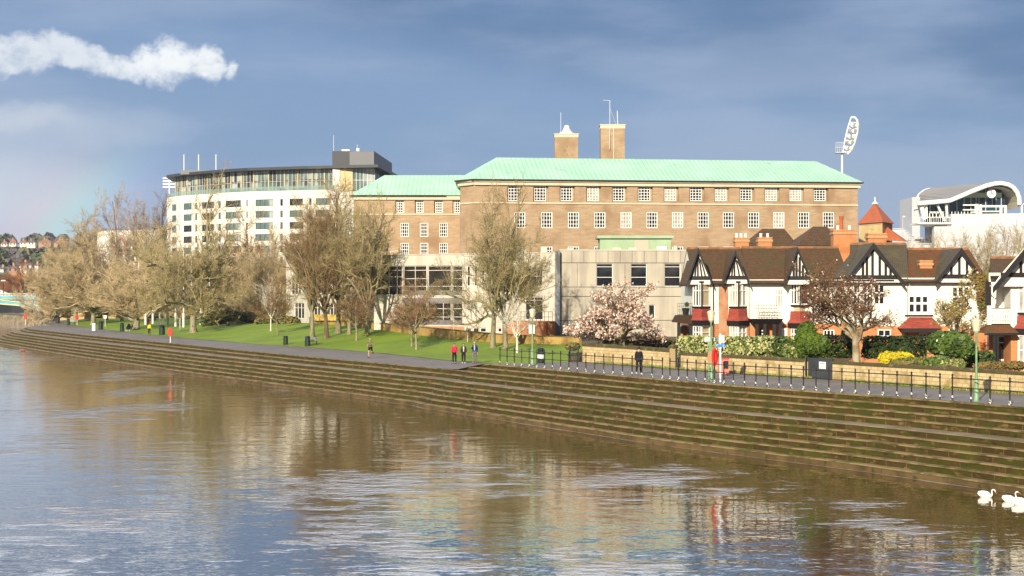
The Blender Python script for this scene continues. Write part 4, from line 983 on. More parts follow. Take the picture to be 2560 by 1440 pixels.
def house(name, label, d, xl, xr, zg=.9, zf=None, ze=6.7, yr=622, depth=9.0, roofmat=None, lower=None, hipl=False, hipr=False, ridge=4.5, ws=(), skew=0):
    """body of a house; ws: (x0,x1,y0,y1) photo windows in the front"""
    r = thing(name, label, 'house', ((xl+xr)/2, d+3, zg), 'half timbered houses facing the river')
    zf = zf if zf is not None else 3.45
    zr = zat(yr, d+ridge)
    mb = MB(); P0, P1 = (xl,d), (xr,d)
    up = [opx(P0,P1,*w[:4]) for w in ws]
    facade(mb,P0,P1,zf,ze+.15,[o for o in up if o[2] > zf],.12)
    mb.poly([(xl,d+.13,zf),(xr,d+.13,zf),(xr,d+.13,ze),(xl,d+.13,ze)])
    for (x, fl_) in ((xl,1),(xr,-1)):
        mb.poly([(x,d,zf),(x,d+depth,zf),(x,d+depth,ze),(x,d+ridge,zr-.15),(x,d,ze)])
    mb.build('upper_wall', M_render, r)
    mb = MB(); facade(mb,P0,P1,zg-.6,zf-.003,[o for o in up if o[2] < zf],.12); mb.poly([(xl,d+.13,zg-.6),(xr,d+.13,zg-.6),(xr,d+.13,zf),(xl,d+.13,zf)])
    for x in (xl,xr): mb.poly([(x,d,zg-.6),(x,d+depth,zg-.6),(x,d+depth,zf),(x,d,zf)], 0, [(0,0),(depth,0),(depth,zf),(0,zf)])
    mb.poly([(xl,d+depth,zg),(xr,d+depth,zg),(xr,d+depth,ze),(xl,d+depth,ze)]); mb.build('lower_wall', lower or M_orange, r)
    mb = MB(); o = .35
    hl = 3.0 if hipl else -.02; hr = 3.0 if hipr else -.02
    slope(mb,(xl-.02,d-o,ze-.12),(xr+.02,d-o,ze-.12),(xr-hr,d+ridge,zr),(xl+hl,d+ridge,zr)); slope(mb,(xr+.02,d+depth+o,ze-.12),(xl-.02,d+depth+o,ze-.12),(xl+hl,d+ridge,zr),(xr-hr,d+ridge,zr))
    if hipl: mb.poly([(xl,d-o,ze-.12),(xl+hl,d+ridge,zr),(xl,d+depth+o,ze-.12)])
    if hipr: mb.poly([(xr,d-o,ze-.12),(xr,d+depth+o,ze-.12),(xr-hr,d+ridge,zr)])
    rf = mb.build('roof', roofmat or M_tile, r)
    mb = MB().tube([(xl+hl+.05,d+ridge,zr+.04),(xr-hr-.05,d+ridge,zr+.04)],.11,6); mb.build('ridge_tiles', mat('ridge_terracotta',(.36,.16,.08), c2=(.2,.12,.06), scale=2), rf)
    mb = MB().box(xl,xr,d-o-.1,d-o+.02,ze-.24,ze-.1); mb.build('gutter', M_black, rf)
    for w, o_ in zip(ws, up):
        dd,nn,ll = frame2(P0,P1); k = w[4] if len(w) > 4 else {}
        window(r,P0,dd,nn,*o_,k.pop('w',-.02) if 'w' in k else -.02,k.get('nx',3),k.get('ny',2),k.get('fm',M_white),k.get('gm',M_glass),fw=k.get('fw',.09),bw=k.get('bw',.08),zs=k.get('zs'),xs=k.get('xs'))
    if skew:                                     # the house stands a little askew to the others
        for o in (q for q in r.children_recursive if q.type == 'MESH' and not q.name.startswith(('window','pane'))):
            for v in o.data.vertices:
                y = v.co.y+r.location.y-d
                if y > 0: v.co.x += skew*y/depth
    return r, rf
def gable(r, d, pxl, pxa, pxr, ya, yel, yer, proj, back, roofmat, ybeam, tim, style='v', board=.25, inset=.45, bskew=0):
    """cross gable standing proj in front of the wall plane d; tim: photo columns of the timbers"""
    df = d-proj; A = at(pxa,ya,df); Lf_ = at(pxl,yel,df); Rg = at(pxr,yer,df)
    mb = MB(); bk = Vector((bskew, proj+back, 0))
    slope(mb, Lf_+bk, Lf_, A, A+bk); slope(mb, Rg, Rg+bk, A+bk, A)
    th = Vector((0,0,-.14)); mb.quadgrid([[Lf_+th, A+th, Rg+th],[Lf_+bk+th, A+bk+th, Rg+bk+th]])
    g = mb.build('gable_roof', roofmat, r)
    mb = MB()                                   # bargeboards along the verge
    for E_ in (Lf_, Rg):
        t = (A-E_); L_ = t.length; t.normalize(); dn = Vector((0,0,-1)); 
        q = [E_+t*-.05, A+Vector((0,0,.02)), A+dn*board*1.5, E_+t*-.05+dn*board]
        mb.hexa([q[0]+Vector((0,.06,0)),q[1]+Vector((0,.06,0)),q[2]+Vector((0,.06,0)),q[3]+Vector((0,.06,0)),q[0]+Vector((0,-.05,0)),q[1]+Vector((0,-.05,0)),q[2]+Vector((0,-.05,0)),q[3]+Vector((0,-.05,0))])
    mb.build('bargeboard', M_black, g)
    # white panel set back behind the boards
    zb_ = zat(ybeam, df); dp = df+inset; k = .93
    def atx(z, E_): t = (z-E_.z)/(A.z-E_.z); return E_.x+(A.x-E_.x)*t
    xl_, xr_ = atx(zb_, Lf_), atx(zb_, Rg)
    mb = MB().poly([(xl_,dp,zb_),(xr_,dp,zb_),(A.x,dp,A.z-.2)]); 
    zl_ = min(Lf_.z,Rg.z); mb.poly([(Lf_.x+.1,dp,zl_),(Rg.x-.1,dp,zl_),(xr_,dp,zb_),(xl_,dp,zb_)])
    if proj > .1:
        for E_, sgn in ((Lf_,1),(Rg,-1)): mb.poly([(E_.x+.1*sgn,dp,zl_),(E_.x+.1*sgn,d+.1,zl_),(E_.x+.1*sgn,d+.1,E_.z+.1),(E_.x+.1*sgn,dp,E_.z+.1)])
    gp_ = mb.build('gable_panel', M_render, r)
    mb = MB(); mb.box(xl_,xr_,dp-.07,dp-.005,zb_-.16,zb_+.12)
    for c in tim:
        if style == 'v':
            x = xat(c,dp); E_ = Lf_ if x < A.x else Rg; zt = E_.z+(x-E_.x)/(A.x-E_.x)*(A.z-E_.z)-.25
            if zt > zb_+.25: mb.box(x-.085,x+.085,dp-.06,dp-.004,zb_+.12,zt)
        else:                                    # fan of curved braces rising from the king post
            x = xat(c,dp); E_ = Lf_ if x < A.x else Rg; s = 1 if x > A.x else -1
            pts = []
            for t in np.linspace(0,1,6):
                xx = A.x+(x-A.x)*(t**.6)*1.0; 
                zz = zb_+.1+(A.z-zb_-.6)*(1-t)*.92
                E2 = Lf_ if xx < A.x else Rg
                pts.append((xx,dp-.03,zz))
            mb.tube(pts,.075,4)
    if style != 'v': mb.box(A.x-.06,A.x+.06,dp-.06,dp-.004,zb_+.1,A.z-.5)
    mb.build('timber_frame', M_black, gp_)
    return g
def vbay(r, dw, pxl, pxm, pxr, proj, ytop, ysill, nl=3, nr=1, glL=None, glR=None, lower=None, skirt=None):
    """two faced bay, its corner towards the river; lower = (ytop, ybot) window under the tiled skirt"""
    dm = dw-proj; Lp, Mp, Rp = (xat(pxl,dw),dw), (xat(pxm,dm),dm), (xat(pxr,dw),dw)
    zt, zs = zat(ytop,dw-proj/2), zat(ysill,dw-proj/2)
    out = MB(); base = lower[1] if lower else ysill
    for a, b, nx, gm in ((Lp,Mp,nl,glL or M_glass),(Mp,Rp,nr,glR or M_glass)):
        d, n, l = frame2(a, b)
        window(r,a,d,n,.03,l-.03,zs,zt,0,nx,1,M_white,gm,fw=.10,bw=.09,th=.10,zs=[.68],name='bay_window')
        if lower: window(r,a,d,n,.03,l-.03,zat(lower[1],dw),zat(lower[0],dw),0,nx,1,M_white,gm,fw=.10,bw=.09,th=.10,zs=[.45],name='bay_window')
    mb = MB(); mb.prism([Lp,Mp,Rp,(Rp[0],dw+.3),(Lp[0],dw+.3)],zs-.14,zs,bottom=True); mb.prism([Lp,Mp,Rp,(Rp[0],dw+.3),(Lp[0],dw+.3)],zt,zt+.16,bottom=True)
    d_, n_ = frame2(Lp,Mp)[:2]; mb.tube([(Mp[0],Mp[1]-.05,zs),(Mp[0],Mp[1]-.05,zt)],.05,5); mb.build('bay_trim', M_black, r)
    mb = MB(); i_ = .25; mb.prism([(Lp[0]+.05,dw+i_),(Mp[0],Mp[1]+.2),(Rp[0]-.05,dw+i_)], 0 if lower else zs-.1, zt); mb.build('bay_core', M_cream2, r)
    if skirt:
        k0, k1 = zat(skirt[0],dw-proj/2), zat(skirt[1],dw-proj/2); f = .28
        top = [(Lp[0],Lp[1]),(Mp[0],Mp[1]),(Rp[0],Rp[1])]; midp = [(Lp[0]-.04,dw),(Mp[0],Mp[1]-.08),(Rp[0]+.04,dw)]; bot = [(Lp[0]-f,dw),(Mp[0],Mp[1]-.42),(Rp[0]+f,dw)]
        km = k1+(k0-k1)*.33
        mb = MB().quadgrid([[(x,y,k1) for x,y in bot],[(x,y,km) for x,y in midp],[(x,y,k0) for x,y in top]]); mb.poly([(x,y,k1) for x,y in bot]); mb.build('tiled_skirt', M_bayred, r)
        mb = MB().prism([(Lp[0]-f+.06,dw),(Mp[0],Mp[1]-.34),(Rp[0]+f-.06,dw),(Rp[0]+f-.06,dw+.25),(Lp[0]-f+.06,dw+.25)],zat(lower[0] if lower else skirt[1]+9,dw)+.02,k1-.004,bottom=True); mb.build('fascia', M_black, r)
def chimney(parent, x0, x1, y0, zb, zt, m, depth=.9, pots=2, cap=True):
    mb = MB(); facade(mb,(x0,y0),(x1,y0),zb,zt,[],.1); facade(mb,(x1,y0),(x1,y0+depth),zb,zt,[],.1); facade(mb,(x0,y0+depth),(x0,y0),zb,zt,[],.1); facade(mb,(x1,y0+depth),(x0,y0+depth),zb,zt,[],.1)
    mb.poly([(x0,y0,zt),(x1,y0,zt),(x1,y0+depth,zt),(x0,y0+depth,zt)]); c = mb.build('chimney', m, parent)
    if cap: mb = MB().box(x0-.07,x1+.07,y0-.07,y0+depth+.07,zt-.28,zt-.1).box(x0-.04,x1+.04,y0-.04,y0+depth+.04,zt,zt+.1); mb.build('chimney_cap', m, c)
    for k in range(pots):
        x = x0+(x1-x0)*(k+.5)/pots; mb = MB().lathe((x,y0+depth/2,zt+.05),[(.13,0),(.11,.3),(.14,.32),(.14,.4)],8); mb.build('chimney_pot', M_white if parent.name.startswith('roof') else M_redtile, c)
    return c
# pair of steep gables at the left end
dA = 124.0; X = lambda px, d: xat(px, d)
h1, r1_ = house('riverside_house', 'white house with twin steep black gables and red tiled bays, nearest the concrete offices', dA, X(1733,dA), X(1872,dA), ze=6.72, yr=622, lower=M_redbrick, ws=())
gable(h1, dA, 1716, 1746, 1781, 620, 711, 706, 1.0, 4.5, M_tile, 694, (1730,1737,1754,1763), 'fan')
gable(h1, dA, 1806, 1838, 1874, 626, 709, 707, 1.0, 4.5, M_tile, 693, (1822,1829,1848,1858), 'fan')
vbay(h1, dA, 1731, 1754, 1777, .75, 708, 766, 3, 1, None, M_cream2, (813,845), (772,801))
vbay(h1, dA, 1822, 1846, 1868, .75, 708, 766, 3, 2, M_glassb, M_glassb, (814,846), (772,802))
mb = MB(); mb.box(X(1797,dA),X(1820,dA),dA-.06,dA-.002,.3,zat(712,dA)); mb.build('brick_pier', M_redbrick, h1)
mb = MB(); mb.tube([(X(1783,dA),dA-.1,zat(710,dA)),(X(1783.5,dA),dA-.1,1)],.05,5); mb.build('downpipe', M_black, h1)
# iron balcony with a tiled porch on the left flank
mb = MB(); bx0, bx1 = X(1691,dA+1), X(1731,dA+1); zb_ = zat(788,dA)
mb.hexa([(bx0-.3,dA-.3,zb_-.55),(bx1+.1,dA-.3,zb_-.75),(bx1+.1,dA+2,zb_-.75),(bx0-.3,dA+2,zb_-.55),(bx0,dA,zb_),(bx1,dA,zb_),(bx1,dA+2,zb_),(bx0,dA+2,zb_)]); mb.build('porch_roof', M_tile, h1)
def ironrail(parent, x0, x1, y, z0, h, m=M_iron, st=.16, name='balcony_rail', rr=.014):
    mb = MB(); k = 0
    while x0+k*st <= x1: mb.tube([(x0+k*st,y,z0),(x0+k*st,y,z0+h)],rr,4); k += 1
    for z in (z0+.05,z0+h*.75,z0+h): mb.tube([(x0,y,z),(x1,y,z)],rr*1.5,4)
    for k in range(int((x1-x0)/(st*2))):
        c = Vector((x0+st*(2*k+1),y,z0+h*.38)); mb.tube([c+Vector((math.cos(a)*st*.6,0,math.sin(a)*st*.8)) for a in np.linspace(0,6.2,9)],rr,3)
    return mb.build(name, m, parent)
ironrail(h1, bx0, bx1, dA, zb_, zat(758,dA)-zb_)
mb = MB(); 
for x in (X(1697,dA),X(1727,dA)): mb.box(x-.12,x+.12,dA-.12,dA+.12,.5,zb_-.6)
mb.tube([(X(1699,dA),dA,zat(835,dA)),(X(1701,dA),dA,zat(822,dA)),(X(1707,dA),dA,zat(815,dA)),(X(1716,dA),dA,zat(815,dA)),(X(1722,dA),dA,zat(822,dA)),(X(1725,dA),dA,zat(835,dA))],.1,5); mb.build('porch_frame', M_black, h1)
mb = MB().box(X(1700,dA+2),X(1733,dA+2),dA+1.9,dA+2.1,.3,zat(818,dA)); mb.build('porch_wall', M_redbrick, h1)
tp = thing('topiary_ball', 'small clipped ball bush in a black pot on the iron balcony', 'plant', (X(1717,dA),dA+.7,zb_)); 
mb = MB().lathe((X(1717,dA),dA+.7,zb_),[(.22,0),(.3,.55)],8); mb.build('pot', M_black, tp); mb = MB().tube([(X(1717,dA),dA+.7,zb_+.5),(X(1717,dA),dA+.7,zb_+1.0)],.03,4); mb.build('stem', M_black, tp)
chimney(r1_, X(1839,133), X(1873,133), 133.2, 8.6, zat(596,133), M_orange, 1.0, 3); chimney(r1_, X(1896,136), X(1930,136), 136, 8.6, zat(596,136), M_orange, 1.0, 2)
# third gable, plain eaves and an iron balcony over a black porch
h2, r2_ = house('riverside_house', 'white rendered house with one tall black gable and an iron balcony over a black porch', dA, X(1874,dA), X(2125,dA), ze=6.72, yr=620, lower=M_orange, ws=((1938,1958,721,770,dict(nx=3,ny=1,fm=M_white,gm=M_glassb,zs=[.65])),(2052,2062,726,782,dict(nx=1,ny=1)),(2066,2076,726,750,dict(nx=1,ny=1)),(2058,2086,824,842,dict(nx=3,ny=1))))
gable(h2, dA, 1962, 1994, 2029, 617, 711, 706, 1.2, 4.6, M_tile, 694, (1984,1991,1999,2007,2014), 'v', board=.24, inset=.3)
vbay(h2, dA, 1976, 2000, 2025, .6, 709, 762, 3, 1, None, None, (820,848), (778,808))
zb_ = zat(795,dA); x0, x1 = X(1886,dA-1.2), X(1946,dA-1.2)
ironrail(h2, x0+.1, x1-.1, dA-1.3, zb_, zat(763,dA-1.2)-zb_, st=.2)
mb = MB().hexa([(x0-.1,dA-1.2,zb_-.45),(x1+.1,dA-1.2,zb_-.45),(x1+.1,dA,zb_-.45),(x0-.1,dA,zb_-.45),(x0-.35,dA-1.5,zb_-.05),(x1+.35,dA-1.5,zb_-.05),(x1+.35,dA,zb_-.05),(x0-.35,dA,zb_-.05)])
for a in (1892,1912,1935,1950): mb.box(X(a,dA-1.1)-.12,X(a,dA-1.1)+.12,dA-1.2,dA-1.0,.5,zb_-.45)
mb.build('porch', M_black, h2)
mb = MB().box(X(1901,dA)-.05,X(1915,dA)+.05,dA-.09,dA-.005,1,zat(822,dA)); dr = mb.build('door', M_black, h2); mb = MB()
for y in (826,834,842): mb.box(X(1903,dA),X(1913,dA),dA-.12,dA-.092,zat(y+2,dA),zat(y-1,dA))
mb.build('door_panel', M_white, dr)
mb = MB(); mb.box(X(1952,dA),X(1968,dA),dA-.08,dA-.004,.8,zat(820,dA)); mb.build('side_window', M_white, h2)
mb = MB(); mb.tube([(X(2032,dA),dA-.1,zat(712,dA)),(X(2032,dA),dA-.1,1)],.05,5); mb.build('downpipe', M_black, h2)
# houses with the wide low gables
dB = 113.0
h3, r3_ = house('riverside_house', 'white house with a wide timbered gable behind the red-brown flowering tree', dB, X(2122,dB), X(2268,dB), ze=6.72, yr=611, depth=7.5, ridge=4.2, hipl=False, skew=1.75, lower=M_orange, roofmat=M_grey,
   ws=((2133,2152,712,762,dict(nx=2,ny=1,zs=[.6])),(2158,2178,712,762,dict(nx=2,ny=1,zs=[.6])),(2184,2212,712,762,dict(nx=2,ny=1,zs=[.6])),(2194,2228,823,842,dict(nx=2,ny=1))))
gable(h3, dB, 2119, 2184, 2262, 607, 693, 706, .9, 4.7, M_grey, 692, (2157,2167,2181,2199,2214,2226), 'v', board=.29, inset=.35)
mb = MB().box(X(2128,dB-.5),X(2235,dB-.5),dB-.55,dB-.05,zat(704,dB),zat(700,dB)); mb.build('lintel', M_black, h3)
chimney(r2_, X(2084,129.5), X(2142,129.5), 129.5, 8.0, zat(577,129.5), M_orange, 1.2, 2); chimney(r3_, X(2171,dB+6), X(2216,dB+6), dB+6, 7.6, zat(586,dB+6), M_orange, 1.0, 0)
mb = MB().lathe((X(2104,130),130.1,zat(577,130)),[(.16,0),(.15,.95),(.19,.97),(.19,1.2)],8); mb.build('tall_pot', M_redtile, r2_)
h4, r4_ = house('riverside_house', 'white house with a low timbered gable and a red tiled canopy between its bays', dB, X(2270,dB), X(2468,dB), ze=6.72, yr=624, lower=M_orange, roofmat=M_tiler, hipr=False,
   ws=((2268.5+1.8,2322,738,783,dict(nx=3,ny=1,zs=[.55],fw=.11,bw=.16)),(2380,2424,716,768,dict(nx=3,ny=1,zs=[.5],fw=.08,bw=.12)),(2372,2398,817,842,dict(nx=2,ny=1)),(2412,2424,818,858,dict(nx=1,ny=1,zs=[.7])),(2298,2318,832,850,dict(nx=2,ny=1))))
gable(h4, dB, 2340, 2404, 2466, 620, 702, 706, .9, 4.6, M_grey, 690, (2378,2398,2417,2433), 'v', board=.29, inset=.35)
mb = MB().box(X(2262,dB),X(2332,dB),dB-.14,dB-.004,zat(790,dB),zat(787,dB)).box(X(2376,dB),X(2428,dB),dB-.14,dB-.004,zat(771,dB),zat(768,dB)); mb.build('sill', M_black, h4)
cz0, cz1 = zat(821,dB-.9), zat(793,dB); mb = MB(); a, b, c, e = X(2252,dB-1.1), X(2358,dB-1.1), X(2330,dB), X(2273,dB)
slope(mb,(a,dB-1.1,cz0),(b,dB-1.1,cz0),(c,dB-.01,cz1),(e,dB-.01,cz1)); mb.poly([(b,dB-1.1,cz0),(b,dB,cz0),(c,dB-.01,cz1)]); mb.poly([(a,dB,cz0),(a,dB-1.1,cz0),(e,dB-.01,cz1)]); mb.poly([(a,dB-1.1,cz0),(a,dB,cz0),(b,dB,cz0),(b,dB-1.1,cz0)]); cn = mb.build('tiled_canopy', M_bayred, h4)
mb = MB().box(a+.1,b-.1,dB-1.05,dB-.9,cz0-.28,cz0-.004).box(a+.15,a+.3,dB-1.0,dB-.85,1,cz0-.28).box(b-.3,b-.15,dB-1.0,dB-.85,1,cz0-.28); mb.build('canopy_frame', M_black, cn)
chimney(r4_, X(2300,dB+1.6), X(2331,dB+1.6), dB+1.6, 6.9, zat(654,dB+1.6), M_orange, .9, 0)
# the nearer house cut by the right edge of the view
dC = 100.0; XC = lambda p: xat(p, dC)
h5, r5_ = house('riverside_house', 'nearest house with white slatted balcony over a tiled porch and large black gable', dC+1.5, XC(2490), XC(2760), ze=6.9, yr=646, lower=M_orange, roofmat=M_tile, zf=3.25, hipl=False, skew=2.85, ws=())
gable(h5, dC, 2484, 2606, 2728, 568, 716, 716, 1.0, 6.5, M_tile, 686, (2552,2572,2590,2606,2625,2650), 'v', board=.38, inset=.6, bskew=2.75)
mb = MB(); facade(mb,(XC(2527),dC),(XC(2720),dC),3.25,zat(690,dC),[],.1); facade(mb,(XC(2527),dC+1.6),(XC(2527),dC),3.25,zat(690,dC),[],.1); mb.build('upper_wall', M_render, h5)
mb = MB(); facade(mb,(XC(2527),dC),(XC(2720),dC),.3,3.247,[],.1); facade(mb,(XC(2527),dC+1.6),(XC(2527),dC),.3,3.247,[],.1); mb.build('lower_wall', M_orange, h5)
vbay(h5, dC, 2543, 2590, 2640, .7, 704, 781, 3, 3, M_glassb, M_glassb, (836,908), (788,822))
zb_ = zat(808,dC); mb = MB()
for k in range(13): x = XC(2474)+k*(XC(2524)-XC(2474))/12; mb.box(x-.028,x+.028,dC-.03,dC+.03,zb_,zat(772,dC))
for y in (773,786,797,807): mb.box(XC(2472),XC(2525),dC-.05,dC+.05,zat(y,dC)-.05,zat(y,dC)+.05)
mb.box(XC(2471)-.08,XC(2474)+.08,dC-.1,dC+.1,zb_-.1,zat(764,dC)); mb.build('balcony', M_white, h5)
mb = MB().box(XC(2474),XC(2525),dC-.06,dC+.06,zat(771.5,dC),zat(769.5,dC)); mb.build('handrail', M_black, h5)
mb = MB(); slope(mb,(XC(2450),dC-.9,zat(832,dC)),(XC(2537),dC-.9,zat(832,dC)),(XC(2525),dC+.2,zat(810,dC)),(XC(2471),dC+.2,zat(810,dC))); mb.poly([(XC(2450),dC+1.4,zat(832,dC)),(XC(2450),dC-.9,zat(832,dC)),(XC(2471),dC+.2,zat(810,dC))]); mb.poly([(XC(2450),dC-.9,zat(832,dC)),(XC(2450),dC+1.4,zat(832,dC)),(XC(2537),dC+1.4,zat(832,dC)),(XC(2537),dC-.9,zat(832,dC))]); pr = mb.build('porch_roof', M_tiler, h5)
mb = MB().box(XC(2452),XC(2536),dC-.85,dC-.75,zat(837,dC),zat(832.5,dC)); 
for a in (2478,2484): mb.box(XC(a)-.09,XC(a)+.09,dC-.8,dC-.6,.7,zat(837,dC))
mb.build('porch_frame', M_black, pr)
mb = MB().box(XC(2440),XC(2470),dC+3,dC+3.2,.6,zat(812,dC+3)); mb.build('side_wall', M_orange, h5)
dd,nn,ll = frame2((XC(2490),dC+1.4),(XC(2530),dC+1.4)); window(h5,(XC(2500),dC+1.45),dd,nn,.15,.85,zat(904,dC),zat(840,dC),0.02,1,1,M_white,M_glass,fw=.1,bw=.08,zs=[.72],name='glazed_door'); 
mb = MB().box(XC(2488)-.2,XC(2490)+.05,dC+1.2,dC+1.4,zat(770,dC),zat(704,dC)); mb.build('corner_board', M_black, h5)
# taller hipped roofs behind
for nm, lb, dd_, xa, xb, r0, r1x, ye, yr_ in (('rear_house','brown hipped roof of a house behind the twin chimneys',150.0,1862,2004,1906,1962,624,572),('rear_house','brown pyramid roof of a house behind the tall brick chimney',146.0,1992,2116,2034,2068,614,566)):
    r = thing(nm, lb, 'house', (X((xa+xb)/2,dd_),dd_+4,.9), 'rear houses'); z_e = zat(ye,dd_)
    mb = MB().prism([(X(xa,dd_)+.4,dd_+.4),(X(xb,dd_)-.4,dd_+.4),(X(xb,dd_)-.4,dd_+8),(X(xa,dd_)+.4,dd_+8)],.5,z_e); mb.build('wall', M_redbrick, r)
    mb = MB(); hip(mb,(X(xa,dd_),dd_),(X(xb,dd_),dd_),(X(xb,dd_),dd_+8.4),(X(xa,dd_),dd_+8.4),(X(r0,dd_+4),dd_+4.2),(X(r1x,dd_+4),dd_+4.2),z_e,zat(yr_,dd_+4)); mb.build('roof', M_tile, r)
# ------------------------------------------------------------------ trees: real branching, each trunk and crown its own mesh
class TM:
    def __init__(s): s.v = []; s.f = []; s.n = 0
    def tube(s, pts, rad, k):
        pts = np.asarray(pts, float); rad = np.asarray(rad, float); n = len(pts)
        t = pts[-1]-pts[0]; q = np.linalg.norm(t); t = t/q if q > 1e-9 else np.array((0,0,1.0))
        a = np.cross(t, (0.31,0.87,0.38)); a /= np.linalg.norm(a)+1e-9; b = np.cross(t, a)
        th = np.arange(k)*(2*math.pi/k); ring = np.cos(th)[:,None]*a+np.sin(th)[:,None]*b
        v = pts[:,None,:]+rad[:,None,None]*ring[None]; s.v.append(v.reshape(-1,3))
        i = np.arange(n-1)[:,None]*k; j = np.arange(k)[None]; j2 = (j+1) % k
        f = np.stack([i+j,i+j2,i+k+j2,i+k+j],-1).reshape(-1,4)+s.n
        s.f.append(f); s.n += n*k
    def quads(s, c, a, b):
        """cards centred on c with half axes a and b (arrays)"""
        v = np.stack([c-a-b,c+a-b,c+a+b,c-a+b],1).reshape(-1,3); m = len(c)
        s.f.append(np.arange(4*m).reshape(-1,4)+s.n); s.v.append(v); s.n += 4*m
    def mesh(s, name, mats, mi=None, smooth=False):
        v = np.concatenate(s.v).astype(np.float32); f = np.concatenate(s.f).astype(np.int32)
        me = bpy.data.meshes.new(name); me.vertices.add(len(v)); me.vertices.foreach_set('co', v.ravel())
        me.loops.add(f.size); me.loops.foreach_set('vertex_index', f.ravel()); me.polygons.add(len(f))
        me.polygons.foreach_set('loop_start', np.arange(0, f.size, 4, dtype=np.int32))
        if smooth: me.polygons.foreach_set('use_smooth', np.ones(len(f), bool))
        for m in (mats if isinstance(mats, (list, tuple)) else [mats]): me.materials.append(m)
        if mi is not None: me.polygons.foreach_set('material_index', np.asarray(mi, np.int32))
        me.update(calc_edges=True); me.validate(); return me
def unit(v): return v/(np.linalg.norm(v)+1e-9)
def gen_tree(seed, H, r0, fork, limbs, ang, nc, lr, ca, wig=.16, up=.10, lead=True, droop=0.0, kid0=.25, twr=.022, spread=1.0, tw_n=2, limb_len=.6, lean=0, base_flare=1.5):
    rg = np.random.default_rng(seed); trunk, crown, tips = TM(), TM(), []
    maxl = len(nc)
    def rot(d, a):
        p = unit(np.cross(d, rg.normal(size=3))); return unit(d*math.cos(a)+p*math.sin(a))
    def branch(p, d, L, r, lvl):
        n = max(3, int(L/.7)+1) if lvl < maxl else tw_n
        pts = [p]; ds = [d]; h = L/n
        for _ in range(n):
            d = unit(d+rg.normal(size=3)*wig*(1.0 if lvl < maxl else 1.6)+np.array((0,0,up-droop*(lvl >= maxl-1))))
            pts.append(pts[-1]+d*h); ds.append(d)
        rr = np.linspace(r, max(r*.38, twr*.6), n+1)
        tgt = trunk if lvl <= 1 else crown
        tgt.tube(pts, rr, 8 if lvl == 0 else 6 if lvl == 1 else 4 if lvl == 2 else 3)
        if lvl < maxl:
            m = nc[lvl]; m = max(2, int(round(m*(.7+.6*rg.random()))))
            for k in range(m):
                t = kid0+(1-kid0)*(k+rg.random()*.9)/m; q = t*n; i = min(int(q), n-1); pp = pts[i]+(pts[i+1]-pts[i])*(q-i)
                a = ca[lvl]*(.65+.7*rg.random()); dd = rot(ds[i], a)
                if dd[2] < -.25: dd[2] *= -.3; dd = unit(dd)
                branch(pp, dd, L*lr[lvl]*(1.15-.55*t)*(.7+.6*rg.random()), max(twr, rr[min(i,n)]*.55), lvl+1)
        else: tips.append(pts[-1])
    # trunk
    n = 8; hf = H*fork; p = np.zeros(3); d = unit(np.array((lean,0,1.0))); pts = [np.array((0,0,-.3))]; rad = [r0*base_flare]
    for k in range(n+1):
        pts.append(p.copy()); rad.append(r0*(1-.25*k/n)*(1+ (base_flare-1)*math.exp(-k*1.6))); d = unit(d+rg.normal(size=3)*.04+np.array((0,0,.05))); p = p+d*hf/n
    trunk.tube(pts, rad, 10); top = pts[-1]
    if lead: branch(top, unit(np.array((rg.normal()*.08,rg.normal()*.08,1))), H*(1-fork)*.95, r0*.62, 1)
    az0 = rg.random()*6.28
    for k in range(limbs):
        a = az0+k*2.4+rg.normal()*.25; el = ang*(.7+.6*rg.random()); f = .72+.28*rg.random() if k else 1.0
        i = min(int(f*(n))+1, n+1); dd = np.array((math.cos(a)*math.sin(el)*spread, math.sin(a)*math.sin(el)*spread, math.cos(el)))
        branch(pts[i], unit(dd), H*(1-fork)*limb_len*(.8+.4*rg.random()), r0*(.34+.2*rg.random()), 1)
    zmax = max(float(np.percentile(np.concatenate(crown.v)[:,2], 98.5)), .1); sc = H/zmax
    for tm in (trunk, crown): tm.v = [v*sc for v in tm.v]
    return trunk, crown, [t*sc for t in tips]
M_bark = mat('grey_green_bark', (.30,.26,.17), rough=.95, c2=(.17,.16,.075), scale=.9, stretch=(1,1,.4), lo=.4, hi=.65, c3=(.11,.09,.06), s3=3, lo3=.52, hi3=.7, bump=.8, bscale=5, rnd=.15)
M_barkd = mat('dark_brown_bark', (.13,.085,.05), rough=.95, c2=(.20,.16,.09), scale=1.2, stretch=(1,1,.4), bump=.8, bscale=5, rnd=.1)
M_twig = mat('olive_twigs', (.42,.335,.18), rough=.9, c2=(.28,.24,.10), scale=.45, lo=.4, hi=.62, rnd=.12)
M_twigt = mat('tan_twigs', (.60,.47,.27), rough=.9, c2=(.45,.35,.19), scale=.35, lo=.4, hi=.62, rnd=.1)
M_twigb = mat('brown_twigs', (.25,.145,.075), rough=.9, c2=(.35,.25,.11), scale=.5, lo=.45, hi=.65, rnd=.1)
M_twigg = mat('grey_brown_twigs', (.50,.39,.26), rough=.9, c2=(.38,.30,.18), scale=.4, rnd=.1)
M_birch = mat('white_birch_bark', (.74,.68,.58), rough=.7, c2=(.35,.29,.22), scale=3, stretch=(1,1,3), lo=.56, hi=.66)
KIND = {}
def kind(k, bark, twig, **kw):
    H = kw['H']; t, c, tips = gen_tree(**kw); KIND[k] = (t.mesh('trunk', bark, smooth=True), c.mesh('crown', twig), H, tips)
kind('elm', M_bark, M_twig, seed=11, H=18, r0=.52, fork=.25, limbs=10, ang=.88, nc=[0,10,9,9], lr=[0,.50,.48,.42], ca=[0,.75,.8,.85], wig=.16, up=.03, limb_len=.82, twr=.017)
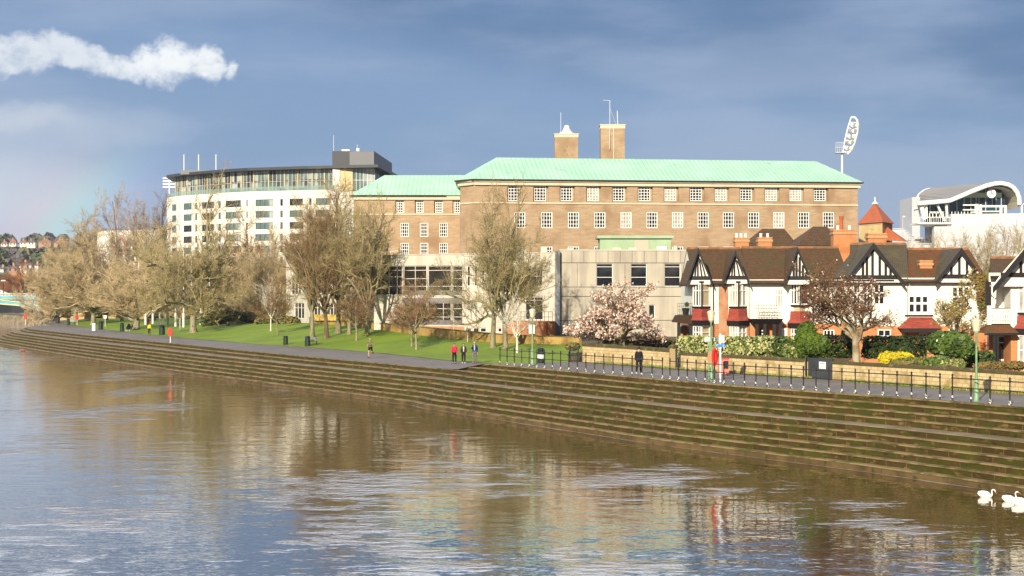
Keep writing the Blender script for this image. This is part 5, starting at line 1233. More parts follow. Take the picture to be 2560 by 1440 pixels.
kind('elm2', M_bark, M_twig, seed=23, H=18, r0=.48, fork=.22, limbs=11, ang=.85, nc=[0,10,9,9], lr=[0,.46,.48,.42], ca=[0,.75,.8,.85], wig=.16, up=.03, limb_len=.82, twr=.017)
kind('elmb', M_barkd, M_twigb, seed=31, H=18, r0=.44, fork=.23, limbs=11, ang=.78, nc=[0,10,9,8], lr=[0,.44,.48,.42], ca=[0,.75,.8,.85], wig=.16, up=.04, limb_len=.80, twr=.016)
kind('lime', M_bark, M_twigt, seed=41, H=18, r0=.60, fork=.15, limbs=13, ang=1.15, nc=[0,12,10,11], lr=[0,.52,.48,.40], ca=[0,.85,.9,.95], wig=.17, up=.05, limb_len=.74, twr=.027, kid0=.15)
kind('lime2', M_bark, M_twig, seed=47, H=18, r0=.62, fork=.18, limbs=12, ang=1.1, nc=[0,11,10,9], lr=[0,.48,.48,.42], ca=[0,.85,.9,.95], wig=.2, up=.04, limb_len=.70, twr=.023, kid0=.15)
kind('brush', M_barkd, M_twigt, seed=53, H=14, r0=.30, fork=.08, limbs=14, ang=1.15, nc=[0,12,10,9], lr=[0,.52,.50,.44], ca=[0,.8,.85,.95], wig=.16, up=.05, limb_len=.74, twr=.028, kid0=.1)
kind('brushb', M_barkd, M_twigb, seed=59, H=14, r0=.30, fork=.08, limbs=13, ang=1.0, nc=[0,11,9,9], lr=[0,.50,.50,.44], ca=[0,.8,.85,.95], wig=.16, up=.06, limb_len=.72, twr=.026, kid0=.1)
kind('grey', M_barkd, M_twigg, seed=61, H=20, r0=.35, fork=.22, limbs=11, ang=.95, nc=[0,10,8,8], lr=[0,.48,.5,.44], ca=[0,.7,.75,.85], wig=.15, up=.04, limb_len=.80, twr=.026)
kind('young', M_bark, M_twigb, seed=67, H=8, r0=.12, fork=.30, limbs=10, ang=.85, nc=[0,9,8,6], lr=[0,.52,.5,.45], ca=[0,.75,.8,.85], wig=.12, up=.06, limb_len=.62, twr=.013, base_flare=1.2)
kind('birch', M_birch, M_birch, seed=71, H=7, r0=.12, fork=.34, limbs=6, ang=.75, nc=[0,7,5,4], lr=[0,.5,.5,.45], ca=[0,.7,.75,.8], wig=.16, up=.08, limb_len=.75, twr=.013, lead=True, base_flare=1.1)
def crown_width(k):
    me = KIND[k][1]; v = np.empty(len(me.vertices)*3, np.float32); me.vertices.foreach_get('co', v); v = v.reshape(-1,3)
    return 2*float(np.percentile(np.hypot(v[:,0], v[:,1]), 84))
CW = {k: crown_width(k) for k in KIND}
def tree(k, loc, h, label, wide=1.0, rz=0.0, group=None, cat='tree', name='bare_tree', deep=1.0):
    tr, cr, H, tips = KIND[k]; s = h/H
    r = thing(name, label, cat, loc, group)
    for nm, me in (('trunk', tr), ('crown', cr)):
        o = bpy.data.objects.new(nm, me); COL.objects.link(o); o.parent = r; o.rotation_euler = (0,0,rz); o.scale = (s*wide, s*wide*deep, s)
    return r
def tp(k, px, py, top, label, cw, rz=0.0, d=None, **kw):
    """cw: crown width in photo pixels"""
    p = hit(px, py) if d is None else Vector((xat(px,d), d, T(xat(px,d), d))); h = zat(top, p.y)-p.z
    wide = min(2.1, max(.6, cw*p.y/F/(CW[k]*h/KIND[k][2])))
    return tree(k, p, h, label, wide, rz, **kw)
GP = 'bare park trees'
tp('brush', 140, 798, 652, 'low tan bushy tree leaning over the water by the blue bridge arch', 130, 1.0, group=GP, d=345)
tp('lime', 188, 806, 560, 'rounded tan bare tree just left of the pale trunk with the white box', 175, 2.0, group=GP, d=335)
tp('lime', 234, 812, 590, 'tan bare tree with a pale trunk and a small white box at its foot', 190, .4, group=GP)
tp('grey', 305, 0, 486, 'tallest greyish bare tree in front of the red emblem stand', 200, .7, d=330, group=GP)
tp('lime', 341, 824, 592, 'wide tan bare tree between the pram and the flagpoles', 220, 3.1, group=GP)
tp('elmb', 384, 0, 500, 'reddish brown bare tree at the left end of the apartment block', 120, 2.2, d=340, group=GP)
tp('lime2', 483, 832, 492, 'big bare tree with a thick knotted trunk beside the flagpoles', 200, 1.2, group=GP)
tp('brushb', 590, 0, 562, 'dark brown brushy tree right of the tallest flagpole', 135, .5, d=275, group=GP)
tp('brush', 548, 0, 624, 'tan brushy tree half behind the thick knotted trunk', 130, 2.5, d=270, group=GP)
tp('brush', 655, 0, 606, 'tan brushy tree behind the white birch on the lawn', 165, 4.0, d=255, group=GP)
tp('brush', 706, 0, 652, 'low tan thicket tree at the left end of the concrete offices', 90, 1.0, d=246, group=GP)
tp('brush', 420, 0, 640, 'tan thicket tree behind the left flagpoles', 140, 5.0, d=300, group=GP)
tp('brush', 268, 0, 640, 'tan thicket tree behind the bins, in front of the stone bridge arches', 150, .3, d=345, group=GP)
tp('elm2', 781, 844, 505, 'mossy bare tree with ochre trunk, leftmost of the tall group by the offices', 165, .3, group=GP)
tp('elmb', 816, 846, 470, 'tall dark brown bare tree with a pale lower trunk in the group by the offices', 150, 1.5, group=GP)
tp('elm', 846, 833, 462, 'tallest bare tree of the group, dark trunk against the yellow hoarding', 160, 2.9, group=GP)
tp('elm2', 873, 836, 530, 'slender brown bare tree right of the tallest one in the group', 110, 4.4, group=GP)
tp('elm2', 918, 837, 498, 'bare tree with pale trunk at the right end of the tall group', 165, 5.2, group=GP)
tp('elm', 1232, 869, 473, 'tall bare tree with yellow green limbs before the white fins of the offices', 240, 4.0, group=GP)
tp('elm2', 1264, 874, 560, 'bare tree with a thick brown trunk standing right beside the tall yellow green one', 205, 1.9, group=GP)
GY = 'young park trees'
tp('young', 1030, 867, 716, 'young bare tree with a dark thin trunk, left one of the twin saplings', 120, .5, group=GY)
tp('young', 1041, 875, 700, 'young bare tree with a pale straight trunk, right one of the twin saplings', 120, 2.2, group=GY)
tp('young', 891, 852, 700, 'young bare tree with a thin pale trunk in front of the tall group', 110, 3.3, group=GY)
tp('young', 694, 838, 700, 'small bare tree on the lawn just right of a white birch', 90, 1.2, group=GY)
tp('birch', 677, 828, 690, 'white stemmed birch on the lawn before the dark shrubs', 70, .2, group=GY)
tp('birch', 1293, 883, 737, 'white stemmed birch beside the green lamp post', 110, 1.1, group=GY)
GB = 'bare trees behind the houses'
for i, (px, top, d, lb, k, w_) in enumerate(((2340,604,150,'grey bare tree rising behind the russet tiled roof','grey',110),(2400,590,158,'olive bare tree rising behind the right hand low gable','elm',130),(2455,592,146,'mossy bare tree in the gap before the nearest house','elm2',130),(2505,570,160,'tall grey brown bare tree above the slatted balcony','grey',140),(2555,574,152,'bare tree behind the large black gable at the edge','elm',120),(2275,612,165,'small grey bare tree in front of the terrace benches','grey',80))):
    tp(k, px, 0, top, lb, w_, i*1.3, d=d, group=GB)
# ------------------------------------------------------------------ garden trees with flowers
M_petal = mat('pink_petals', (.62,.45,.35), rough=.7, c2=(.55,.35,.27), scale=1.1, lo=.4, hi=.65, c3=(.74,.60,.48), s3=3)
M_petw = mat('white_petals', (.85,.76,.68), rough=.7)
M_bud = mat('russet_buds', (.17,.065,.042), rough=.8, c2=(.22,.13,.06), scale=2)
M_lichen = mat('lichen_bark', (.40,.34,.23), rough=.95, c2=(.22,.17,.09), scale=1.5, bump=.7, bscale=5)
def cards(tm, pts, n, jit, size, rg):
    pts = np.asarray(pts); c = pts[rg.integers(0, len(pts), n)]+rg.normal(size=(n,3))*jit
    a = rg.normal(size=(n,3)); a /= np.linalg.norm(a,axis=1)[:,None]; b = np.cross(a, rg.normal(size=(n,3))); b /= np.linalg.norm(b,axis=1)[:,None]
    s = size*(.6+.8*rg.random(n))[:,None]; tm.quads(c, a*s*.5, b*s*.5)
def flowering(name, label, loc, h, seed, gp, layers, fitw=5.0, bark=M_lichen, twig=M_twigb):
    t, c, tips = gen_tree(seed=seed, H=h, **gp); r = thing(name, label, 'tree', loc)
    cv = np.concatenate(c.v); wide = fitw/(2*float(np.percentile(np.hypot(cv[:,0],cv[:,1]),95)))
    W_ = lambda tm: [setattr(tm, 'v', [v*np.array((wide,wide,1)) for v in tm.v])]
    W_(t); W_(c); tips = [q*np.array((wide,wide,1)) for q in tips if q[2] > h*.30]
    for nm, me in (('trunk', t.mesh('trunk', bark, smooth=True)), ('crown', c.mesh('crown', twig))):
        o = bpy.data.objects.new(nm, me); COL.objects.link(o); o.parent = r
    rg = np.random.default_rng(seed)
    for nm, m, n, j, s in layers:
        tm = TM(); cards(tm, tips, n, j, s, rg); o = bpy.data.objects.new(nm, tm.mesh(nm, m)); COL.objects.link(o); o.parent = r
    return r
dm = 121.0
flowering('magnolia_tree', 'spreading magnolia tree covered in pink blossom behind the garden wall', Vector((xat(1556,dm),dm,.9)), zat(722,dm)-.9, 19,
   dict(r0=.20, fork=.30, limbs=11, ang=1.0, nc=[0,8,7,5], lr=[0,.5,.5,.45], ca=[0,.75,.8,.9], wig=.22, up=.03, lead=True, limb_len=.80, twr=.018, kid0=.25),
   (('blossom', M_petal, 5200, .12, .11), ('pale_blossom', M_petw, 2000, .15, .095)), fitw=8.0)
dc = 98.0
flowering('cherry_tree', 'red brown twiggy tree with scattered white blossom and a forked pale trunk', Vector((xat(2141,dc),dc,.9)), zat(672,dc)-.9, 9,
   dict(r0=.22, fork=.36, limbs=9, ang=.78, nc=[0,9,8,6], lr=[0,.50,.5,.45], ca=[0,.75,.8,.9], wig=.24, up=.05, lead=True, limb_len=.72, twr=.013, kid0=.35),
   (('buds', M_bud, 3600, .12, .065), ('blossom', M_petw, 480, .14, .07)), fitw=7.2, twig=mat('russet_twigs', (.15,.078,.042), rough=.9, c2=(.21,.13,.06), scale=1.2))
dp_ = 102.0
flowering('apple_tree', 'pruned mossy tree with crooked limbs behind the glossy green bush', Vector((xat(2398,dp_),dp_,.9)), zat(688,dp_)-.9, 14,
   dict(r0=.17, fork=.36, limbs=7, ang=.95, nc=[0,9,8,6], lr=[0,.40,.45,.45], ca=[0,.8,.9,.9], wig=.30, up=.03, lead=False, limb_len=.62, twr=.012, kid0=.3),
   (('buds', mat('olive_buds', (.26,.22,.05), c2=(.32,.20,.06), scale=3), 2600, .12, .07), ('blossom', M_petw, 260, .15, .07)), fitw=3.9, twig=M_twig)
# ------------------------------------------------------------------ hedges, bushes and shrubs made of leaves
def leaves(name, label, cat, ells, n, size, mats, probs, seed, group=None, base=None, shell=(.72,1.02), part='foliage', flat=.7):
    rg = np.random.default_rng(seed); tm = TM(); mi = []
    vol = np.array([e[3]*e[4]*e[5] for e in ells])**(2/3); vol /= vol.sum()
    C = np.array([e[:3] for e in ells]); RR = np.array([e[3:6] for e in ells]); idx = rg.choice(len(ells), n, p=vol)
    u = rg.normal(size=(n,3)); u /= np.linalg.norm(u,axis=1)[:,None]
    box = np.array([len(e) > 6 for e in ells])[idx]
    m = np.abs(u).max(axis=1)[:,None]; u2 = np.where(box[:,None], u/m*.99, u)
    rr = (shell[0]+(shell[1]-shell[0])*rg.random(n)**.5)[:,None]
    lump = np.array([1+.13*mnoise.noise(Vector(tuple(x*2.3+C[i]))) for x, i in zip(u, idx)])[:,None]
    c = C[idx]+u2*RR[idx]*rr*lump
    nrm = u+rg.normal(size=(n,3))*flat; nrm /= np.linalg.norm(nrm,axis=1)[:,None]
    a = np.cross(nrm, rg.normal(size=(n,3))); a /= np.linalg.norm(a,axis=1)[:,None]; b = np.cross(nrm, a)
    s = size*(.6+.8*rg.random(n))[:,None]; keep = c[:,2] > (base if base is not None else -9)
    c, a, b, s = c[keep], a[keep], b[keep], s[keep]; tm.quads(c, a*s*.5, b*s*.34)
    ctr = Vector((float(C[:,0].mean()), float(C[:,1].mean()), float((C[:,2]-RR[:,2]).min())))
    off = np.array(ctr); tm.v = [v-off for v in tm.v]
    # leaf colour goes by clump, as variegation does
    cl = np.array([mnoise.noise(Vector(tuple(x*1.1)))*.5+.5 for x in c])+rg.normal(size=len(c))*.16
    q = np.quantile(cl, np.cumsum(probs)[:-1]); mi = np.digitize(cl, q)
    r = thing(name, label, cat, ctr, group); o = bpy.data.objects.new(part, tm.mesh(part, mats, mi)); COL.objects.link(o); o.parent = r
    # the woody inside
    mb = MB(); 
    for e in ells: mb.tube([(e[0],e[1],e[2]-e[5]),(e[0],e[1],e[2]+e[5]*.5)],[.06,.03],5)
    mb.build('stems', M_barkd, r); return r
G1 = mat('dark_leaf', (.030,.055,.012), rough=.5, c2=(.045,.078,.016), scale=2); G2 = mat('mid_leaf', (.075,.120,.020), rough=.5, c2=(.105,.155,.028), scale=2)
G3 = mat('variegated_leaf', (.52,.50,.24), rough=.6, c2=(.40,.42,.15), scale=2); G4 = mat('conifer_leaf', (.095,.155,.012), rough=.7, c2=(.055,.10,.01), scale=1)
G5 = mat('yellow_leaf', (.66,.55,.015), rough=.6, c2=(.55,.46,.012), scale=2); G6 = mat('olive_leaf', (.15,.17,.035), rough=.7, c2=(.20,.17,.05), scale=2)
G7 = mat('brown_stems', (.17,.10,.035), rough=.8, c2=(.24,.16,.05), scale=2)
def EL(px, py, d, rx, rz, ry=None, *f): p = at(px, py, d); s = d/F; return (p.x, p.y, p.z, rx*s, (ry or rx*s), rz*s, *f)
HD = 109.0
leaves('hedge', 'pale variegated hedge above the stone wall, right of the narrow iron gate', 'hedge', [EL(1735,868,112,40,27,1.0,1),EL(1778,872,111,30,26,1.0,1),EL(1712,872,112,16,22,.9)], 6200, .15, [G2,G3,G1], [.22,.68,.10], 1)
leaves('hedge', 'half variegated half green hedge above the wall left of the dark conifers', 'hedge', [EL(1840,868,109,42,24,1.0,1),EL(1905,866,107.5,40,24,1.0,1)], 6200, .15, [G2,G3,G1], [.32,.52,.16], 2)
leaves('hedge', 'dense dark green hedge behind the rounded conifers and cherry trunk', 'hedge', [EL(1970,868,106,32,25,.9,1),EL(2030,866,104.5,34,26,.9,1),EL(2095,866,103,34,26,.9,1)], 6000, .15, [G1,G2,G3], [.55,.38,.07], 3)
leaves('conifer', 'taller rounded yellow green conifer bush before the porch', 'bush', [EL(2016,850,97.5,27,46)], 3200, .14, [G4,G2], [.75,.25], 4)
leaves('conifer', 'lower broad yellow green conifer bush leaning right of the taller one', 'bush', [EL(2042,862,96.8,34,27)], 3000, .14, [G4,G2,G1], [.65,.2,.15], 5)
leaves('hedge', 'black green clipped hedge behind the clipped yellow bush', 'hedge', [EL(2200,868,101,40,26,.9,1),EL(2268,868,99.5,42,26,.9,1)], 5200, .13, [G1,mat('deep_yew', (.018,.035,.010), c2=(.03,.05,.012), scale=2)], [.4,.6], 6)  # black-green is the darker of this hedge's two leaf colours
leaves('laurel_bush', 'large glossy green laurel bush left of the tall green lamp post', 'bush', [EL(2376,862,94.5,56,33),EL(2352,856,95,34,26),EL(2404,872,94,36,26)], 5600, .20, [G1,G2,mat('glossy_leaf', (.085,.145,.02), rough=.3, spec=.7)], [.45,.3,.25], 7)
leaves('clipped_bush', 'bright yellow clipped bush on the garden wall', 'bush', [EL(2222,900,91.5,27,20),EL(2252,899,91.3,34,18)], 3600, .12, [G5,mat('golden_leaf', (.50,.40,.02))], [.8,.2], 8, base=.8)
leaves('clipped_bush', 'olive clipped bush between the yellow bush and the laurel', 'bush', [EL(2268,908,90.6,44,14),EL(2310,908,90.4,30,15)], 3200, .12, [G6,G2,G7], [.6,.25,.15], 9)
leaves('low_shrub', 'low green and cream shrub under the laurel bush', 'bush', [EL(2352,908,89.6,44,17),EL(2395,912,88.8,18,14)], 2800, .13, [G2,G3,G6], [.5,.25,.25], 10)
leaves('low_shrub', 'bare brown stemmed shrubs before the nearest house', 'bush', [EL(2480,916,87,44,12),EL(2540,914,86,30,12)], 2200, .10, [G7,M_orange if False else G6], [.75,.25], 11, shell=(.2,1))
leaves('ivy_shrub', 'brown climbing shrub on the corner between the last two houses', 'bush', [EL(2456,735,112,16,48,.5),EL(2450,700,112.2,22,20,.5)], 2600, .10, [G7,G6], [.7,.3], 12, shell=(.3,1))
leaves('garden_hedge', 'dark hedge under the porch of the nearest house', 'hedge', [EL(2440,900,96,40,20,.6,1)], 1700, .14, [G1,G2], [.75,.25], 13)
leaves('ball_bush', 'round green bush by the arched porch behind the cherry trunk', 'bush', [EL(2114,836,110,10,15)], 900, .12, [G1,G2], [.6,.4], 14)
leaves('topiary_crown', 'clipped green ball of leaves on the balcony plant', 'bush', [EL(1717,761,124.7,5,5.5)], 500, .07, [G1,G2], [.5,.5], 15)
tops = bpy.data.objects['topiary_crown']
for ch in list(tops.children):
    if ch.name.startswith('foliage'):
        ch.location = Vector(ch.location)+tops.location-tp_loc if False else Vector(tops.location)-bpy.data.objects['topiary_ball'].location; ch.parent = bpy.data.objects['topiary_ball']
    else: bpy.data.objects.remove(ch)
bpy.data.objects.remove(tops)
SHD = [G1,G6,G7]
for i, (px,py,d,rx,rz,lb) in enumerate(((525,800,250,26,22,'dark olive shrub behind the thick knotted trunk'),(572,796,252,28,24,'tall dark shrub left of the pale low hedge'),(620,800,248,30,20,'low brown shrub behind the white birch stem'),(668,806,236,34,18,'dark evergreen shrub between the two birch stems'),(722,806,228,28,16,'dark evergreen shrub at the corner of the concrete offices'),(590,812,243,24,8,'pale low mound of shrubs at the lawn edge'))):
    leaves('park_shrub', lb, 'bush', [EL(px,py,d,rx,rz)], 1500, .32, SHD if i != 5 else [G6,G3], [.45,.3,.25] if i != 5 else [.6,.4], 30+i, group='shrubs along the park edge', shell=(.4,1.02))
# magnolia bed ivy
leaves('ivy_mound', 'dark ivy mound and creeper under the pink blossom tree', 'bush', [EL(1600,870,122,90,18,.8,1)], 2600, .16, [G1,G7,mat('dead_ivy', (.10,.055,.02))], [.35,.3,.35], 50)
leaves('ivy_mound', 'mossy creeper draped on the broken stone stub', 'bush', [EL(1432,866,124,18,10,.6)], 700, .14, [G6,G7], [.5,.5], 51)
# weeds at the foot of the walls and on the steps
rg = np.random.default_rng(5); tm = TM(); pts = []
for s in np.arange(-58,-2,.10):
    if rg.random() < .75 and not (-30.5 < s < -27): x, y = xy(s+rg.normal()*.05, 7.0-rg.random()*.25); pts.append((x,y,RZ+.02))
pts = np.array(pts); n = len(pts)*7; c = pts[rg.integers(0,len(pts),n)]+rg.normal(size=(n,3))*np.array((.08,.08,.03))+np.array((0,0,.05))
a = rg.normal(size=(n,3))*np.array((1,1,.3)); a /= np.linalg.norm(a,axis=1)[:,None]; b = rg.normal(size=(n,3))*.4+np.array((0,0,1)); b /= np.linalg.norm(b,axis=1)[:,None]
tm.quads(c, a*.03, b*(.05+.05*rg.random(n))[:,None]); o = bpy.data.objects.new('weeds', tm.mesh('weeds', mat('weed_leaf', (.16,.24,.03), c2=(.26,.26,.05), scale=1))); COL.objects.link(o); tag(o, kind='stuff')
# ------------------------------------------------------------------ promenade railings
M_rail = mat('black_railing_paint', (.018,.016,.016), rough=.5, spec=.4, c2=(.10,.06,.03), scale=6, lo=.60, hi=.72)
M_chip = mat('chipped_white_paint', (.72,.70,.64), rough=.7, c2=(.05,.045,.04), scale=9, lo=.40, hi=.48)
def s_at(px, off=.3):
    lo_, hi_ = -80.0, 60.0; k = (px-CX)/F
    for _ in range(50):
        m = (lo_+hi_)/2; x, y = xy(m, edge(m)+off)
        if x/y > k: lo_ = m
        else: hi_ = m
    return m
post_me = base_me = None
def railing(pxa, pxb, label, n):
    global post_me, base_me
    sa, sb = s_at(pxa), s_at(pxb); r = None; P_ = []
    for k in range(n):
        s = sa+(sb-sa)*k/(n-1); x, y = xy(s, edge(s)+.3); P_.append(Vector((x, y, T(x,y))))
    r = thing('railing', label, 'railing', P_[0], 'promenade railings')
    if post_me is None:
        mb = MB().lathe((0,0,0),[(.035,.20),(.034,.55),(.052,.57),(.052,.65),(.032,.67),(.030,1.0),(.05,1.03),(.05,1.10),(.025,1.12),(.05,1.17),(.045,1.22),(.012,1.26)],8); o = mb.build('post', M_rail); post_me = o.data; bpy.data.objects.remove(o)
        mb = MB().lathe((0,0,0),[(.085,-.03),(.078,.05),(.05,.10),(.045,.20),(.037,.24)],8); o = mb.build('post_base', M_chip); base_me = o.data; bpy.data.objects.remove(o)
    for p in P_:
        o = inst('post', post_me, r, p, random.random()*3); b = bpy.data.objects.new('post_base', base_me); COL.objects.link(b); b.parent = o
    for h in (.62,1.06):
        MB().tube([p+Vector((0,0,h)) for p in P_], .024, 6).build('rail', M_rail, r)
    return r
railing(1250, 1656, 'black post and rail fence along the promenade edge beside the lawn and blossom tree', 20)
railing(1675, 2350, 'long black post and rail fence from the lifebuoy lamp post past the charcoal gate', 24)
railing(2381, 2790, 'black post and rail fence beside the tall lamp post at the edge of the view', 9)
# ------------------------------------------------------------------ lamp posts
M_lgreen = mat('pale_green_paint', (.24,.40,.22), rough=.5, c2=(.16,.30,.15), scale=3)
M_lant = mat('cream_lantern', (.62,.58,.42), rough=.35, spec=.5)
def lamppost(px, py, top, label):
    p = hit(px, py); h = zat(top, p.y)-p.z; r = thing('lamp_post', label, 'lamp post', p, 'green lamp posts')
    MB().lathe(p,[(.14,-.05),(.14,.05),(.105,.12),(.10,1.0),(.07,1.1),(.055,1.3),(.048,h-.75),(.09,h-.70),(.09,h-.66)],10).build('post', M_lgreen, r, smooth=True)
    l = MB().lathe(p,[(.10,h-.66),(.15,h-.60),(.23,h-.17)],10).build('lantern', M_lant, r)
    MB().lathe(p,[(.25,h-.17),(.24,h-.10),(.10,h-.02),(.03,h)],10).build('lantern_cap', mat('lantern_cap_paint', (.50,.52,.40), rough=.5), l)
    return p
lamppost(1331, 914, 771, 'pale green lamp post by the lawn, with a bin at its foot')
lp2 = lamppost(1778, 953, 775, 'pale green lamp post with the red lifebuoy beside it')
lamppost(2441, 1004, 795, 'pale green lamp post by the nearest railing, right of the laurel bush')
# ------------------------------------------------------------------ lifebuoys, bins, signs
M_lred = mat('lifebuoy_red', (.72,.035,.025), rough=.4); M_lor = mat('faded_orange', (.75,.22,.10), rough=.5)
def buoy(px, py, top, label, white=True):
    p = hit(px, py); h = zat(top, p.y)-p.z; r = thing('lifebuoy_cabinet', label, 'lifebuoy', p, 'lifebuoy cabinets on posts')
    MB().tube([p+Vector((0,0,-.1)),p+Vector((0,0,h-.9))],.06,6).build('post', M_white, r)
    mb = MB(); c = p+Vector((0,-.12,h-.5)); out = [(math.cos(a)*.33*(1-.18*math.sin(a)), math.sin(a)*.50) for a in np.linspace(0,2*math.pi,17)[:-1]]
    out = [(x*.85, z) for x, z in out]; mb.extr([(x, z+c.z) for x, z in out], (c.x,c.y), (1,0), (0,-1), -.1, .14); mb.build('cabinet', M_lred, r)
buoy(64, 812, 785, 'red lifebuoy cabinet on a white post at the tip of the path'); buoy(193, 813, 786, 'red lifebuoy cabinet on a white post left of the pale trunk'); buoy(426, 857, 819, 'red lifebuoy cabinet on a white post at the top of the mossy steps')
pb = hit(1786, 953); r = thing('lifebuoy', 'large red lifebuoy housing on a short post at the lamp post', 'lifebuoy', pb)
MB().tube([pb+Vector((0,0,-.05)),pb+Vector((0,0,1.0))],.05,6).build('post', M_rail, r)
zc_ = zat(893, pb.y); mb = MB()
out = [(math.cos(a)*.19, math.sin(a)*.56+zc_) for a in np.linspace(0,2*math.pi,21)[:-1]]
mb.extr(out,(pb.x,pb.y),(1,0),(0,-1),-.08,.10); mb.build('housing', M_lred, r)
out = [(math.cos(a)*.17-.20, math.sin(a)*.36+zc_-.05) for a in np.linspace(0,2*math.pi,21)[:-1]]; mb = MB(); mb.extr(out,(pb.x,pb.y+.2),(1,0),(0,-1),-.06,.02); mb.build('back_panel', M_lor, r)
ring = MB().tube([(pb.x+.05+math.cos(a)*.09,pb.y-.13,zc_+math.sin(a)*.40) for a in np.linspace(0,2*math.pi,17)],.045,5); ring.build('buoy', mat('dark_red', (.42,.01,.01), rough=.4), r)
M_bin = mat('dark_green_plastic', (.012,.030,.018), rough=.4, spec=.4)
def litter(px, py, w, h, label, m=M_bin, band=None, grp='dark litter bins along the path'):
    p = hit(px, py); r = thing('litter_bin', label, 'litter bin', p, grp)
    MB().lathe(p,[(w*.46,-.02),(w*.5,.06),(w*.5,h*.72)],10).build('body', m, r)
    MB().lathe(p,[(w*.42,h*.72),(w*.42,h*.84)],10).build('opening', M_black, r)
    MB().lathe(p,[(w*.53,h*.84),(w*.53,h*.9),(w*.40,h*.98),(w*.1,h)],10).build('lid', m, r)
    if band: MB().lathe(p,[(w*.505,h*.3),(w*.505,h*.55)],10).build('label_panel', band, r)
for px, py, w_, h_, lb in ((145,808,.75,1.35,'dark green bin below the end of the blue bridge arch'),(171,813,.6,1.3,'dark green bin beside a low bench, left of the dark trunk'),(252,824,.8,1.5,'dark green bin right of the white box at the pale trunk'),(305,829,.65,1.4,'dark green bin left of the pushchair'),(405,838,.85,1.5,'wide dark green bin behind the red lifebuoy cabinet'),(714,862,.55,1.05,'small dark green bin on the lawn edge, left of the bench'),(769,866,.6,1.15,'dark green bin beside the park bench')):
    litter(px, py, w_, h_, lb)
litter(1352, 908, .5, 1.15, 'black bin with a white panel behind the railing and lamp post', M_bin, M_white)
pq = hit(1809, 938); r = thing('dog_waste_bin', 'salmon red bin with a dark front behind the railing', 'litter bin', pq)
MB().box(pq.x-.33,pq.x+.30,pq.y-.22,pq.y+.25,pq.z+.08,pq.z+1.0).build('body', mat('salmon_plastic', (.72,.20,.16), rough=.5), r); MB().box(pq.x-.02,pq.x+.26,pq.y-.27,pq.y-.224,pq.z+.42,pq.z+.90).build('hatch', M_black, r); MB().box(pq.x-.36,pq.x+.33,pq.y-.25,pq.y+.28,pq.z+1.0,pq.z+1.07).build('lid', M_lred, r)
def signpost(px, py, top, label, panels, m=M_steel, r_=.035, cat='sign', name='sign_post'):
    p = hit(px, py); r = thing(name, label, cat, p); MB().tube([p+Vector((0,0,-.1)),(p.x,p.y,zat(top,p.y))],r_,6).build('post', m, r)
    for a, b, t, bt, pm in panels:
        MB().box(xat(a,p.y),xat(b,p.y),p.y-r_-.03,p.y-r_-.005,zat(bt,p.y),zat(t,p.y)).build('panel', pm, r)
M_sgrey = mat('grey_blue_sign', (.42,.50,.50), rough=.5, c2=(.58,.64,.62), scale=6, stretch=(.3,1,3)); M_blue = mat('cycle_blue', (.05,.22,.62), rough=.4, c2=(.30,.48,.78), scale=9, stretch=(1,1,.6), lo=.55, hi=.62)
signpost(1801, 955, 834, 'pale grey sign post with a blue sign below a grey panel', [(1796,1811,838,858,M_sgrey),(1790,1813,860.5,868,M_blue)], M_white, .055)
signpost(1773, 950, 840, 'grey fingerpost sign panels beside the lamp post', [(1761,1776,843,854,M_sgrey),(1784,1793,844,853,M_sgrey)], M_lgreen, .04)
signpost(1330, 898, 806, 'white notice board on a post behind the lamp post on the lawn', [(1322,1337,812,834,M_white)], M_steel, .03)
signpost(263, 817, 788, 'small white square sign on a thin post right of the pale trunk', [(260,267,788,796,M_white)], M_white, .05)
signpost(450, 827, 796, 'thin pale marker post among the flagpoles', [], M_white, .05, 'marker post', 'marker_post')
signpost(1169, 856, 808, 'thin grey pole on the lawn behind the three walkers', [], M_steel, .04, 'pole', 'thin_pole')
signpost(1134, 840, 778, 'thin grey pole in front of the office glazing', [], M_steel, .04, 'pole', 'thin_pole')
pw_ = hit(235, 827); r = thing('white_box', 'white box standing at the foot of the pale tree trunk', 'box', pw_)
MB().box(pw_.x-.27,pw_.x+.27,pw_.y-.25,pw_.y+.25,pw_.z,pw_.z+1.15).build('body', mat('pale_box', (.68,.70,.76)), r); MB().box(pw_.x-.3,pw_.x+.3,pw_.y-.28,pw_.y+.28,pw_.z+1.15,pw_.z+1.22).build('lid', M_white, r)
# flagpoles in an arc on the grass
for px, py, top, d, lb in ((347,0,640,275,'white flagpole left of all the others'),(364,812,650,None,'white flagpole just left of the person in pink'),(382,810,640,None,'white flagpole just right of the person in pink'),(400,814,640,None,'white flagpole fourth from the left of the row'),(419,815,645,None,'white flagpole in the middle of the row'),(439,817,640,None,'white flagpole left of the thin marker post'),(459,819,628,None,'white flagpole right of the thin marker post'),(479,0,622,262,'white flagpole directly behind the thick knotted trunk'),(502,0,606,258,'tall white flagpole right of the thick knotted trunk'),(524,0,597,254,'tallest white flagpole, rightmost of the row')):
    p = hit(px, py) if d is None else Vector((xat(px,d), d, T(xat(px,d), d))); h = zat(top,p.y)-p.z
    r = thing('flagpole', lb, 'flagpole', p, 'white flagpoles on the grass')
    MB().tube([p+Vector((0,0,-.1)),p+Vector((0,0,2.2)),p+Vector((0,0,2.3)),p+Vector((0,0,h))],[.19,.19,.12,.075],8).build('pole', M_white, r); MB().lathe(p+Vector((0,0,h)),[(.03,0),(.11,.1),(.02,.22)],6).build('finial', M_white, r)
